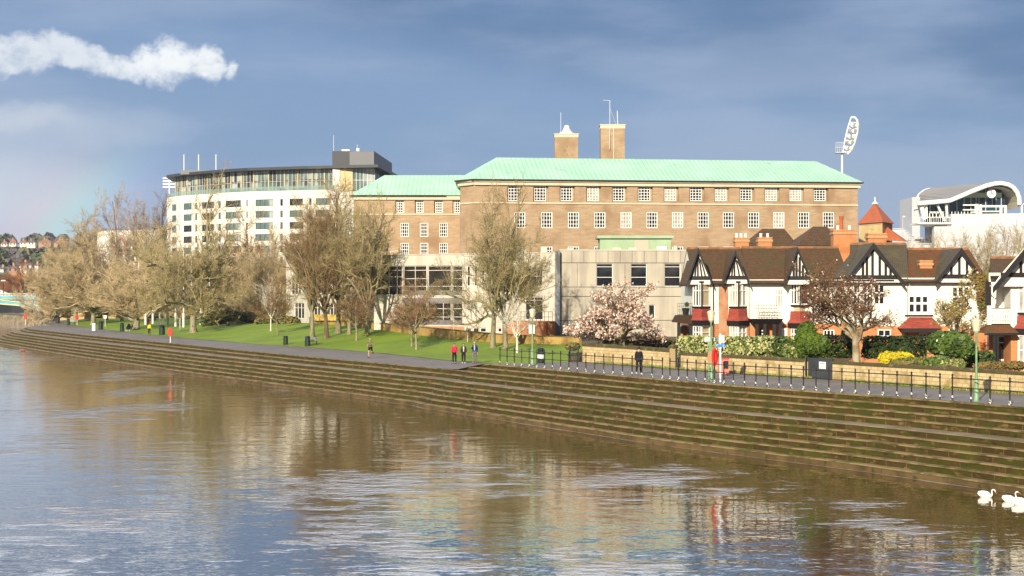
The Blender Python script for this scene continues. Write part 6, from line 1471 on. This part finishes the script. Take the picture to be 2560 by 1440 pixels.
# park bench
def bench(px, py, label, rz=0, w=1.5):
    p = hit(px, py); r = thing('park_bench', label, 'bench', p); a = (p.x-w/2, p.y)
    mb = MB().box(a[0],a[0]+w,p.y-.25,p.y+.22,p.z+.40,p.z+.46); mb.build('seat', M_bin, r); MB().hexa([(a[0],p.y+.2,p.z+.55),(a[0]+w,p.y+.2,p.z+.55),(a[0]+w,p.y+.25,p.z+.55),(a[0],p.y+.25,p.z+.55),(a[0],p.y+.28,p.z+.92),(a[0]+w,p.y+.28,p.z+.92),(a[0]+w,p.y+.33,p.z+.92),(a[0],p.y+.33,p.z+.92)]).build('backrest', M_bin, r)
    for x in (a[0]+.1,a[0]+w-.16): MB().box(x,x+.06,p.y-.22,p.y+.25,p.z-.02,p.z+.40).box(x,x+.06,p.y+.20,p.y+.26,p.z+.40,p.z+.9).build('leg', M_bin, r)
bench(777, 864, 'dark park bench beside the bin on the lawn edge'); bench(178, 811, 'low dark bench between a bin and a lifebuoy post', w=1.6); bench(327, 826, 'dark bench with a seated person by the wide tan tree')
# yellow and white hoarding by the offices
hp0, hp1 = (xat(783,214),214.0), (xat(940,192),192.0); d, n, l = frame2(hp0, hp1); r = thing('hoarding', 'yellow and white painted hoarding behind the tall trees below the offices', 'hoarding', (hp0[0],hp0[1],T(*hp0)))
M_yel = mat('painted_yellow_panel', (.72,.45,.08), rough=.6, c2=(.80,.70,.45), scale=1.3, lo=.52, hi=.60, c3=(.60,.18,.06), s3=.8, lo3=.62, hi3=.68)
for k in range(8):
    u0, u1 = l*k/8, l*(k+1)/8-.05; y = hp0[1]+d[1]*u0; z0 = zat(801,y); z1 = zat(786,y); MB().obox(hp0,d,n,u0,u1,-.05,.0,z0,z1).build('panel', M_yel, r)
# ------------------------------------------------------------------ people
def skinmesh(name, nodes, edges, mats, parent, root=0, sub=1):
    """nodes: (x,y,z,rx[,ry])"""
    me = bpy.data.meshes.new(name); me.from_pydata([n[:3] for n in nodes], edges, []); me.materials.append(mats)
    o = bpy.data.objects.new(name, me); COL.objects.link(o); o.parent = parent
    m = o.modifiers.new('Skin', 'SKIN'); m.use_smooth_shade = True
    if not me.skin_vertices: me.skin_vertices.new()
    for i, nn in enumerate(nodes):
        sv = me.skin_vertices[0].data[i]; sv.radius = (nn[3], nn[4] if len(nn) > 4 else nn[3]); sv.use_root = (i == root)
    if sub: q = o.modifiers.new('Sub', 'SUBSURF'); q.levels = sub; q.render_levels = sub
    return o
M_skin = mat('skin', (.55,.30,.20), rough=.6, spec=.3); M_hair = mat('dark_hair', (.02,.014,.01), rough=.7); M_hairb = mat('fair_hair', (.42,.30,.15), rough=.7)
def person(p, label, h=1.75, face=0.0, legs=((0,0),(0,0)), arms=((.10,-.1,.2),(.10,-.1,.2)), top=None, trouser=None, shoe=None, sleeve=True, shorts=False, hair=M_hair, extra=None, lean=0.0, seated=False, hood=False, hat=None):
    """legs: (thigh swing, knee bend) per side; arms: (out, swing, elbow bend) per side; the figure faces local -Y"""
    r = thing('person', label, 'person', p, None, face); k = h/1.75
    hipz = .92 if not seated else .50
    pel = Vector((0,0,hipz)); ch = pel+Vector((0,-.04-lean*.3,.34)); nk = pel+Vector((0,-.05-lean*.5,.54)); hd = nk+Vector((0,-.03,.16))
    N = []; E = []
    def add(v, rx, ry=None, to=None):
        N.append((v.x*k,v.y*k,v.z*k,rx*k,(ry or rx)*k)); i = len(N)-1
        if to is not None: E.append((to,i))
        return i
    i_p = add(pel,.145,.11); i_w = add(pel+Vector((0,-.01,.16)),.135,.10,i_p); i_c = add(ch,.155,.115,i_w); i_n = add(nk,.062,.062,i_c); i_h0 = add(hd+Vector((0,0,-.06)),.066,.075,i_n); i_h = add(hd,.080,.098,i_h0); i_t = add(hd+Vector((0,.01,.09)),.062,.075,i_h)
    add(hd+Vector((0,-.105,-.01)),.013,.016,i_h)                      # nose
    J = {}
    for s, (sw, kb), (ao, asw, eb) in zip((-1,1), legs, arms):
        hp = pel+Vector((.095*s,0,-.03)); th = R(sw) if not seated else R(85)
        kn = hp+Vector((.01*s,-math.sin(th)*.43,-math.cos(th)*.43)); sh_ = th-R(kb if not seated else 85); an = kn+Vector((0,-math.sin(sh_)*.41,-math.cos(sh_)*.41)); f_ = an+Vector((.015*s,-.15,-.045 if kb < 50 else -.12))
        a = add(hp,.088,.092,i_p); b = add(hp.lerp(kn,.5),.078,.08,a); b = add(kn,.055,.057,b); c = add(kn.lerp(an,.35),.054,.058,b); c = add(an,.036,.038,c); add(f_,.036,.028,c)
        sd = nk+Vector((.175*s,.01,-.075)); el = sd+Vector((math.sin(ao)*.28*s,-math.sin(asw)*.28,-math.cos(asw)*math.cos(ao)*.28)); ea = asw+eb; wr = el+Vector((.0,-math.sin(ea)*.25,-math.cos(ea)*.25))
        a = add(sd,.058,.06,i_c); b = add(el,.042,.043,a); c = add(wr,.027,.03,b); dirh = (wr-el).normalized(); pm = wr+dirh*.07; c2_ = add(pm,.030,.018,c)
        for q, ln in zip((-1.5,-.5,.5,1.5),(.060,.072,.068,.052)):
            kq = pm+dirh*.035+Vector((0,q*.017,0)); g = add(kq,.0085,.0085,c2_); tip_ = kq+dirh*ln*.8+Vector((-.012*s,-.008,0)); add(tip_,.007,.007,g)
        g = add(wr+dirh*.045+Vector((-.012*s,-.038,0)),.010,.010,c); add(wr+dirh*.08+Vector((-.014*s,-.058,0)),.008,.008,g)
        J[s] = (hp,kn,an,f_,sd,el,wr)
    skinmesh('body', N, E, M_skin, r)
    def garment(name, chain, m, sub=1):
        NN = []; EE = []
        for ch_ in chain:
            prev = None
            for it in ch_:
                if isinstance(it, int): prev = it; continue
                v, rx, ry = it; NN.append((v.x*k,v.y*k,v.z*k,rx*k,ry*k)); i = len(NN)-1
                if prev is not None: EE.append((prev,i))
                prev = i
        return skinmesh(name, NN, EE, m, r, 0, sub)
    if top:
        hem = pel+Vector((0,0,-.10 if not seated else .02)); ch1 = [(hem,.185,.145),(pel+Vector((0,-.01,.12)),.175,.14),(ch,.185,.145),(nk+Vector((0,0,-.03)),.085,.085)]
        c = [ch1]
        for s in (-1,1):
            sd, el, wr = J[s][4:7]; e2 = wr if sleeve else sd.lerp(el,.55)
            c.append([2,(sd,.078,.08)]+([(el,.066,.068),(wr.lerp(el,.06),.048,.05)] if sleeve else [(e2,.068,.07)]))
        garment('jacket' if sleeve else 'vest', c, top)
    if trouser:
        c = [[(pel+Vector((0,0,.05)),.155,.125)]]
        for s in (-1,1):
            hp, kn, an = J[s][:3]; c.append([0,(hp,.10,.105),(hp.lerp(kn,.5),.094,.097)]+([(kn,.074,.077),(an+(kn-an)*.08,.056,.062)] if not shorts else [(hp.lerp(kn,.72),.100,.103)]))
        garment('trousers' if not shorts else 'shorts', c, trouser)
    for s in (-1,1):
        an, f_ = J[s][2:4]; garment('shoe', [[(an+Vector((0,.04,-.035)),.048,.045),(an+Vector((0,-.03,-.045)),.05,.042),(f_+Vector((0,.0,-.0)),.046,.034)]], shoe or M_black, 0)
    hm = hat or hair
    garment('hat' if hat else 'hood' if hood else 'hair', [[(hd+Vector((0,.045,-.05)),.085,.085),(hd+Vector((0,.03,.04)),.105,.112),(hd+Vector((0,.015,.115)),.085,.095)]], hm)
    mb = MB(); fr_ = [(hd+Vector((sx*.033,-.098,.012)))*k for sx in (-1,1)]
    for e in fr_: mb.lathe((e.x,e.y,e.z-.008),[(.004,0),(.011,.008),(.004,.016)],6)
    m_ = (hd+Vector((0,-.092,-.052)))*k; mb.box(m_.x-.022,m_.x+.022,m_.y-.006,m_.y+.006,m_.z-.004,m_.z+.004); o = mb.build('face', M_black); o.parent = r
    if extra: extra(r, J, k, pel, ch, nk)
    return r
def cloth(n, c): return mat(n, c, rough=.9, c2=tuple(x*.7 for x in c), scale=9, bump=.3, bscale=12)
def scarf(m):
    def f(r, J, k, pel, ch, nk):
        q = [(nk+Vector((0,-.02,-.03)),.09,.085),(ch+Vector((0,-.10,.02)),.060,.05),(pel+Vector((0,-.115,.06)),.055,.04)]; NN = [(v.x*k,v.y*k,v.z*k,a*k,b*k) for v,a,b in q]; skinmesh('shirt_front', NN, [(0,1),(1,2)], m, r, 0, 1)
    return f
M_blk = cloth('black_cloth', (.016,.016,.02)); M_wht = cloth('white_cloth', (.75,.73,.70)); M_redc = cloth('red_cloth', (.66,.03,.07)); M_brn = cloth('dark_brown_cloth', (.055,.042,.03)); M_navy = cloth('navy_cloth', (.02,.045,.15)); M_greyc = cloth('grey_cloth', (.19,.19,.19)); M_yelc = cloth('yellow_cloth', (.85,.72,.03)); M_pinkc = cloth('pink_cloth', (.85,.12,.25)); M_ol = cloth('olive_cloth', (.16,.15,.08)); M_lgr = cloth('light_grey_cloth', (.50,.52,.58))
def pp(px, py): return hit(px, py)
person(pp(1597,936), 'person in black coat and trousers walking away behind the railing', 1.75, R(165), ((14,6),(-12,14)), ((.12,.2,.25),(.12,-.2,.2)), M_blk, M_blk, M_wht, hair=M_blk, hood=True)
person(pp(1136,909), 'person in bright red jacket and black trousers walking on the path', 1.72, R(-4), ((8,4),(-6,12)), ((.16,.12,.35),(.16,-.08,.3)), M_redc, M_blk, M_blk)
person(pp(1159,908), 'person in open dark jacket over white top, with white shoes', 1.68, R(2), ((-6,10),(10,4)), ((.16,-.05,.3),(.16,.1,.35)), M_brn, M_blk, M_wht, extra=scarf(M_wht))
person(pp(1186,909), 'tallest walker in navy jacket and grey trousers with one arm raised', 1.85, R(6), ((9,4),(-7,12)), ((.16,.5,1.9),(.2,-.1,.3)), M_navy, M_greyc, M_brn, hair=M_lgr, extra=scarf(M_lgr))
person(pp(926,894), 'jogger in olive vest and black shorts running along the path', 1.78, R(-8), ((24,22),(-16,78)), ((.2,-.45,1.5),(.2,.45,1.4)), M_ol, M_blk, M_blk, sleeve=False, shorts=True, hair=M_hairb, lean=.12)
person(pp(373,838), 'person in bright yellow jacket and black trousers standing on the lawn edge', 1.80, R(170), ((4,3),(-5,8)), ((.14,.05,.2),(.14,-.05,.2)), M_yelc, M_blk, M_blk)
person(pp(370,818), 'person in pink coat and hat standing behind the one in yellow', 1.75, R(160), ((4,3),(-5,8)), ((.14,.05,.4),(.14,.05,.4)), M_pinkc, M_pinkc, M_blk, hat=cloth('red_wool', (.62,.05,.06)))
ps = pp(327,826); person(ps+Vector((0,.05,0)), 'person in dark clothes sitting on the bench behind a pushchair', 1.72, R(10), ((85,85),(85,85)), ((.12,.6,.9),(.12,.6,.9)), M_ol, M_blk, M_blk, seated=True)
pc = pp(321,829); r = thing('pushchair', 'dark pushchair with white wheels in front of the bench', 'pushchair', pc)
MB().hexa([(pc.x-.25,pc.y-.3,pc.z+.35),(pc.x+.25,pc.y-.3,pc.z+.35),(pc.x+.25,pc.y+.25,pc.z+.35),(pc.x-.25,pc.y+.25,pc.z+.35),(pc.x-.3,pc.y-.35,pc.z+.6),(pc.x+.3,pc.y-.35,pc.z+.6),(pc.x+.3,pc.y+.3,pc.z+.95),(pc.x-.3,pc.y+.3,pc.z+.95)]).build('seat', M_blk, r)
MB().tube([(pc.x+.0+.3*math.sin(a)*.2,pc.y+.3-.5*math.sin(a),pc.z+.75+.3*math.cos(a)) for a in np.linspace(-.3,1.3,6)],.22,6).build('hood', M_blk, r)
MB().tube([(pc.x-.25,pc.y-.45,pc.z+.15),(pc.x-.25,pc.y+.3,pc.z+.75),(pc.x-.25,pc.y+.6,pc.z+1.02),(pc.x+.25,pc.y+.6,pc.z+1.02),(pc.x+.25,pc.y+.3,pc.z+.75),(pc.x+.25,pc.y-.45,pc.z+.15)],.02,5).build('frame', M_steel, r)
for dx in (-.27,.27):
    for dy in (-.4,.35): MB().tube([(pc.x+dx-.03,pc.y+dy,pc.z+.14),(pc.x+dx+.03,pc.y+dy,pc.z+.14)],.14,12).build('wheel', M_white, r)
# ------------------------------------------------------------------ swans and a duck
M_swan = mat('swan_white', (.86,.84,.80), rough=.7, bump=.3, bscale=18); M_bill = mat('orange_bill', (.75,.22,.03), rough=.5)
def swan(px, py, label, face, L_=.95, neck=1.0, curl=0.0):
    d = F*(CAMZ-WZ)/(py-HY); p = Vector((xat(px,d), d, WZ)); r = thing('swan', label, 'swan', p, 'white swans on the river', face); k = L_
    B = [(-.50,.26,.03,.05),(-.40,.19,.10,.10),(-.22,.14,.18,.20),(0,.11,.21,.23),(.2,.10,.18,.20),(.34,.12,.12,.13)]      # along +X to the breast
    N = [(x*k,0,z*k,ry*k,rz*k) for x,z,ry,rz in B]; E = [(i,i+1) for i in range(len(B)-1)]
    nz_ = [(.40,.20,.055),(.41,.34,.045),(.37,.48,.042),(.38,.60,.042),(.44,.66,.045),(.51,.655,.05),(.57,.62,.032)] if not curl else [(.40,.20,.055),(.38,.33,.045),(.38,.44,.042),(.44,.50,.042),(.52,.50,.044),(.57,.44,.048),(.60,.36,.032)]
    for x, z, q in nz_: N.append((x*k,0,z*k*(neck if z > .3 else 1),q*k,q*k)); E.append((len(N)-2,len(N)-1))
    skinmesh('body', N, E, M_swan, r, 3, 2)
    hx, hz = nz_[-1][0]*k, nz_[-1][1]*k*neck; e = Vector((.115,0,-.045)) if not curl else Vector((.05,0,-.11)); a = Vector((hx,0,hz)); o = MB().tube([a-e*k*.1,a+e*k*.6,a+e*k],[.030*k,.022*k,.012*k],6).build('bill', M_bill); o.parent = r
    o = MB().tube([a+Vector((.005,0,.02))*k,a+e*k*.15+Vector((0,0,.012))*k],[.026*k,.018*k],6).build('mask', M_black); o.parent = r
    for s in (-1,1):
        NN = [(-.46*k,.05*k*s,.33*k,.02*k,.03*k),(-.2*k,.13*k*s,.27*k,.05*k,.13*k),(.05*k,.15*k*s,.25*k,.06*k,.14*k),(.22*k,.12*k*s,.20*k,.04*k,.08*k)]; skinmesh('wing', NN, [(0,1),(1,2),(2,3)], M_swan, r, 1, 2)
swan(2464, 1243, 'white swan with lowered curled neck, nearest the steps', R(-25), .64, 1.0, 1)
swan(2524, 1254, 'white swan with raised neck between the other two', R(-35), .62, 1.0)
swan(2552, 1262, 'white swan with the longest upright neck at the view edge', R(-20), .72, 1.05)
def duck(px, py, label):
    d = F*(CAMZ-WZ)/(py-HY); p = Vector((xat(px,d), d, WZ)); r = thing('duck', label, 'duck', p, None, R(160))
    N = [(-.22,0,.10,.02,.02),(-.1,0,.07,.08,.08),(.08,0,.07,.085,.085),(.18,0,.12,.05,.05),(.21,0,.24,.04,.04),(.27,0,.25,.03,.03)]; N = [tuple(v*2.0 for v in q) for q in N]; skinmesh('body', N, [(i,i+1) for i in range(5)], mat('russet_feathers', (.32,.13,.05), c2=(.2,.09,.04), scale=6), r, 2, 1)
    o = MB().tube([(.56,0,.5),(.70,0,.47)],[.05,.02],5).build('bill', M_bill); o.parent = r
duck(58, 878, 'russet duck on the water by the far steps')
# ------------------------------------------------------------------ the blue iron bridge and its stone flood arches
br = thing('iron_bridge', 'blue iron arch bridge with white balustrade and gold line at the far bend', 'bridge', (xat(60,400),400,0)); D = 400.0
M_bblue = mat('bridge_blue', (.10,.36,.47), rough=.5, c2=(.16,.42,.52), scale=.4); M_bgold = mat('bridge_gold', (.72,.62,.28), rough=.5); M_bgrey = mat('bridge_spandrel', (.26,.38,.44), rough=.6)
xs = [-330,-280,-230,-170,-110,-60,0,30,61,85,103,120,140,156]
def fup(x):
    q = 156 if x > -60 else -276; return interp(abs(x+60), [0,60,121,163,200,216], [747.6,749.2,757,765.4,777,784])
def flo(x): return interp(abs(x+60), [0,60,107,168,200,216], [758,759.7,763.5,778,789,796])
xx = [x for x in range(-276,157,6)]
f0, f1 = D, D+24
rows = [[(xat(x,D),f0,zat(flo(x),D)),(xat(x,D),f0,zat(fup(x),D))] for x in xx]
mb = MB().quadgrid(rows); mb.quadgrid([[(xat(x,D),f0+.05,zat(flo(x),D)),(xat(x,D),f1,zat(flo(x),D))] for x in xx]); mb.quadgrid([[(xat(x,D),f1,zat(flo(x),D)),(xat(x,D),f1,zat(fup(x),D))] for x in xx]); mb.build('arch_rib', M_bblue, br)
mb = MB().tube([(xat(x,D),f0-.1,zat(fup(x),D)) for x in xx],.16,4).tube([(xat(x,D),f0-.1,zat(flo(x),D)) for x in xx],.16,4); mb.build('gold_edge', M_bgold, br)
mb = MB().quadgrid([[(xat(x,D),f0+.3,zat(fup(x),D)),(xat(x,D),f0+.3,zat(747,D))] for x in xx]); mb.build('spandrel', M_bgrey, br)
mb = MB().box(xat(-700,D),xat(160,D),f0-.2,f1,zat(747.2,D),zat(740,D)); mb.build('deck', M_bblue, br)
mb = MB().box(xat(-700,D),xat(160,D),f0-.35,f0-.2,zat(748.6,D),zat(747.4,D)); mb.build('gold_line', M_bgold, br)
mb = MB().box(xat(-700,D),xat(160,D),f0-.15,f0+.15,zat(734.6,D),zat(733.4,D)); mb.box(xat(-700,D),xat(160,D),f0-.15,f0+.15,zat(740,D),zat(739.2,D))
for k in range(95): x = xat(158-k*7.2*.5,D); mb.lathe((x,f0,zat(739.2,D)),[(.06,0),(.16,.16),(.07,.30),(.16,.44),(.06,.60)],6) if k < 60 else None
mb.build('balustrade', mat('white_balustrade', (.80,.78,.68)), br)
vd_ = thing('stone_viaduct', 'ochre sandstone viaduct with dark flood arches behind the lawn trees', 'viaduct', (xat(300,400),398,0))
M_sand = brickmat('ochre_sandstone', (.56,.42,.20), (.64,.48,.24), (.45,.33,.17), bw=1.1, bh=.45, ms=.02, c3=(.44,.32,.16), s3=.3)
va, vb = (xat(153,400),399.0), (xat(520,384),384.0); d, n, l = frame2(va, vb)
def up(px): return ufx(px, va, vb)[0]
zt_ = zat(737,398); out = [(0,-1)]
for a, b, cy in ((210,258,768),(288,345,771),(362,442,771)):
    u0, u1 = up(a), up(b); zc_ = zat(cy,396); zs_ = -.2
    out += [(u0,-1)]+[( (u0+u1)/2-(u1-u0)/2*math.cos(t), zs_+(zc_-zs_)*math.sin(t)) for t in np.linspace(0,math.pi,13)]+[(u1,-1)]
out += [(l,-1),(l,zt_),(0,zt_)]
mb = MB(); mb.extr(out, va, d, n, -13, 0); o = mb.build('masonry', M_sand, vd_)
bm = bmesh.new(); bm.from_mesh(o.data); bmesh.ops.triangulate(bm, faces=[f for f in bm.faces if len(f.verts) > 4]); bm.to_mesh(o.data); bm.free()
mb = MB().obox(va,d,n,-.2,l,-13.2,.25,zt_,zt_+.35).obox(va,d,n,0,l,-.3,.0,zt_+.35,zt_+1.1); mb.build('parapet', M_sand, vd_)
mb = MB().obox(va,d,n,0,l,-13.3,-13.1,-1,zt_); mb.build('arch_shade_sheet', M_dark, vd_)  # flat near-black sheet closing the arches, painted as their inner shade
def car(px, y, z, label, m, L_=4.2):
    x = xat(px,y); r = thing('car', label, 'car', (x,y,z)); D_ = (1,0); N_ = (0,-1)
    pr = [(-2.1,.35),(2.1,.35),(2.12,.8),(1.2,.98),(.55,1.45),(-1.0,1.5),(-1.75,1.0),(-2.12,.9)]
    MB().extr([(a,b+z) for a,b in pr],(x,y),D_,N_,-.85,.85).build('body', m, r); MB().extr([(.95,1.0+z),(.5,1.38+z),(-.95,1.42+z),(-1.5,1.0+z)],(x,y),D_,N_,-.87,.87).build('windows', M_glass, r)
    for wx in (-1.35,1.35):
        for s in (-.8,.8): MB().tube([(x+wx,y+s-.1,z+.33),(x+wx,y+s+.1,z+.33)],.33,12).build('wheel', M_black, r)
car(-3, 404, zat(740,404)+.1, 'white car crossing the blue bridge', M_white)
sl = thing('street_lamp', 'thin street lamp standing on the blue bridge', 'street lamp', (xat(8.5,403),403,zat(740,403)))
MB().tube([(xat(8.5,403),403,zat(740,403)),(xat(8.5,403),403,zat(703,403))],.09,5).build('column', M_gutter, sl); MB().box(xat(3,403),xat(14,403),402.8,403.2,zat(703,403),zat(700,403)).build('lantern', M_sgrey, sl)
# ------------------------------------------------------------------ the hill, its wood and its houses
def hz_(d): return interp(d, [0,735,760,900,1470,1600,2400], [-3.4,-3.4,.5,20,51,53,58])
P = []
for px in range(-420,900,40):
    row = []
    for d in (725,740,760,800,850,900,1000,1150,1300,1420,1500,1600,1800,2300):
        z = hz_(d)*interp(px,[-420,0,160,420,900],[.9,1.0,1.05,1.1,1.0])+mnoise.noise((px*.004,d*.004,1))*3*min(1,max(0,(d-740)/120)); row.append((xat(px,d),d,z))
    P.append(row)
M_hill = mat('hill_grass', (.13,.15,.065), c2=(.19,.16,.09), scale=.012, lo=.42, hi=.6, c3=(.16,.24,.06), s3=.02, lo3=.55, hi3=.65)
o = MB().quadgrid(P).build('hills', M_hill, smooth=True); tag(o, kind='structure')
def hzat(px, d): return hz_(d)*interp(px,[-420,0,160,420,900],[.9,1.0,1.05,1.1,1.0])
rg = np.random.default_rng(77); tm = TM(); mis = []
for i in range(900):
    px = rg.uniform(-60,420); 
    q = rg.random(); d = rg.uniform(765,905) if q < .3 else rg.uniform(980,1440) if q < .85 else rg.uniform(1500,1580)
    if q >= .85 and not (-5 < px < 30 or 60 < px < 165 or px > 200): continue
    if 895 < d < 960 and 30 < px < 95: continue
    z = hzat(px,d); tier = q < .85; hh = rg.uniform(5,10)*(.8 if d < 900 else 1.0) if q < .85 else rg.uniform(7,13); w_ = hh*rg.uniform(.4,.62); n = 46
    yt_ = HY-(z+hh*1.05-CAMZ)*F/d
    if tier and yt_ < 617: continue
    if tier and d < 905 and px < 100 and yt_ < 680: continue
    u = rg.normal(size=(n,3)); u /= np.linalg.norm(u,axis=1)[:,None]; c = np.array((xat(px,d),d,z+hh*.5))+u*np.array((w_,w_,hh*.55))*(.6+.4*rg.random((n,1)))
    a = np.cross(u+rg.normal(size=(n,3))*.5, rg.normal(size=(n,3))); a /= np.linalg.norm(a,axis=1)[:,None]; b = np.cross(a,u); s = w_*.42*(.6+.8*rg.random(n))[:,None]; tm.quads(c,a*s,b*s); mis += [int(rg.integers(0,5)) if rg.random() < .9 else 2]*n
mm = [mat('wood_olive', (.15,.15,.085)), mat('wood_grey', (.185,.165,.13)), mat('wood_green', (.095,.115,.06)), mat('wood_brown', (.175,.145,.105)), mat('wood_purple', (.125,.11,.11))]
o = bpy.data.objects.new('wood', tm.mesh('wood', mm, mis)); COL.objects.link(o); tag(o, kind='stuff')
o = MB().quadgrid([[(xat(px,742),742+mnoise.noise((px*.02,0,0))*6,-3.4),(xat(px,742),745+mnoise.noise((px*.02,0,0))*6,2.2+mnoise.noise((px*.05,3,0))*1.6)] for px in range(-420,600,10)]).build('far_bank', mat('dark_bank', (.028,.028,.030))); tag(o, kind='structure')
M_farw = mat('far_white_wall', (.72,.68,.60)); M_farb = mat('far_brick', (.42,.25,.18)); M_farr = mat('far_red_roof', (.36,.15,.10), c2=(.28,.14,.10), scale=.3); M_fars = mat('far_slate', (.15,.13,.13))
def farhouse(d, x0, x1, yr_, ye_, yb_, wm, rm, label, chim=True):
    a, b = xat(x0,d), xat(x1,d); dep = max(6,(b-a)*.7); r = thing('hill_house', label, 'house', ((a+b)/2,d,zat(yb_,d)), 'houses on the far hill')
    MB().box(a,b,d,d+dep,zat(yb_,d)-6,zat(ye_,d)).build('wall', wm, r); mb = MB(); i_ = min((b-a)*.3,4); hip(mb,(a-.4,d-.4),(b+.4,d-.4),(b+.4,d+dep+.4),(a-.4,d+dep+.4),(a+i_,d+dep/2),(b-i_,d+dep/2),zat(ye_,d),zat(yr_,d)); rf = mb.build('roof', rm, r)
    MB().box((a+b)/2-2,(a+b)/2-1,d-.02,d,zat(yb_,d)*.4+zat(ye_,d)*.6-.8,zat(yb_,d)*.4+zat(ye_,d)*.6+.6).box((a+b)/2+1,(a+b)/2+2,d-.02,d,zat(yb_,d)*.4+zat(ye_,d)*.6-.8,zat(yb_,d)*.4+zat(ye_,d)*.6+.6).build('windows', M_glass, r)
    if chim: MB().box((a*.6+b*.4)-.5,(a*.6+b*.4)+.5,d+dep/2-.5,d+dep/2+.5,zat(yr_,d)-.5,zat(yr_,d)+1.6).build('chimney', M_farb, rf)
for args in ((1452,2,18,602.5,609.5,614.5,M_farw,M_farr,'pale hill house with brown hipped roof, leftmost on the far ridge'),(1450,23,40,598.5,608,613.5,M_farw,M_farr,'far ridge house with a steep pointed roof'),(1455,50,66,600,607,610.5,M_farw,M_farr,'far ridge house with a bright red roof'),(1452,67,88,600.5,606.5,611.5,M_farw,M_fars,'far ridge house with dark roof and white end wall'),(1450,96,127,598.5,606,612.5,M_farb,M_farr,'wide brick house on the far ridge'),(1450,134,166,598.5,607.5,611.5,M_farb,M_farr,'long russet house at the edge of the tan trees on the far ridge'),
    (905,48,78,656,663.5,672,M_farw,M_fars,'white house with slate roof halfway down the far hill'),(880,22,42,664,671,677,M_farb,M_fars,'brick house with dark roof left of the white hillside house'),(870,54,72,668,674,684,M_farw,M_fars,'small white house below the larger one on the hillside'),(860,86,96,660,664,668,M_farw,M_farr,'tiny pale house right of the white hillside houses'),(900,0,9,668,673,680,M_farw,M_fars,'pale house cut by the left edge, low on the far hill'),
    (790,-30,74,717,729,736,M_farb,M_fars,'long low dark roofed building just behind the blue bridge'),(780,76,106,712,721,727,M_farw,M_fars,'small white gabled building behind the bridge near the tan trees')):
    farhouse(*args[:8], args[8], chim=args[0] > 800)
def recolour(k, new, m, twm):
    tr, cr, H, tips = KIND[k]; a, b = tr.copy(), cr.copy(); a.materials.clear(); a.materials.append(m); b.materials.clear(); b.materials.append(twm); KIND[new] = (a, b, H, tips)
recolour('brush', 'orange', M_barkd, mat('orange_twigs', (.46,.20,.06), c2=(.34,.14,.05), scale=.2)); recolour('grey', 'dun', M_barkd, mat('dun_twigs', (.36,.26,.17)))
for px, d, top, kd, lb, w_ in ((26,765,671,'orange','orange tinted bare tree beyond the bridge, left of the white houses',1.1),(70,770,690,'dun','dun bare tree right of the orange one beyond the bridge',1.3),(108,768,683,'dun','dun bare tree in front of the hill, beside the tan park trees',1.2),(-6,775,690,'orange','orange bare tree cut by the left edge beyond the bridge',.9)):
    z = 0.0; tree(kd, (xat(px,d),d,z), zat(top,d)-z, lb, w_, px*.1, group='trees beyond the bridge')
# ------------------------------------------------------------------ the damp air
M_air = bpy.data.materials.new('haze'); M_air.use_nodes = True; t = M_air.node_tree; t.nodes.clear()
o_ = _n(t, 'ShaderNodeOutputMaterial'); v_ = _n(t, 'ShaderNodeVolumePrincipled'); t.links.new(v_.outputs[0], o_.inputs['Volume'])
v_.inputs['Color'].default_value = (.80,.86,.95,1); v_.inputs['Density'].default_value = .00009; v_.inputs['Anisotropy'].default_value = .2
o = MB().box(-1400,1400,-30,2450,-6,110).build('haze', M_air); tag(o, kind='stuff')
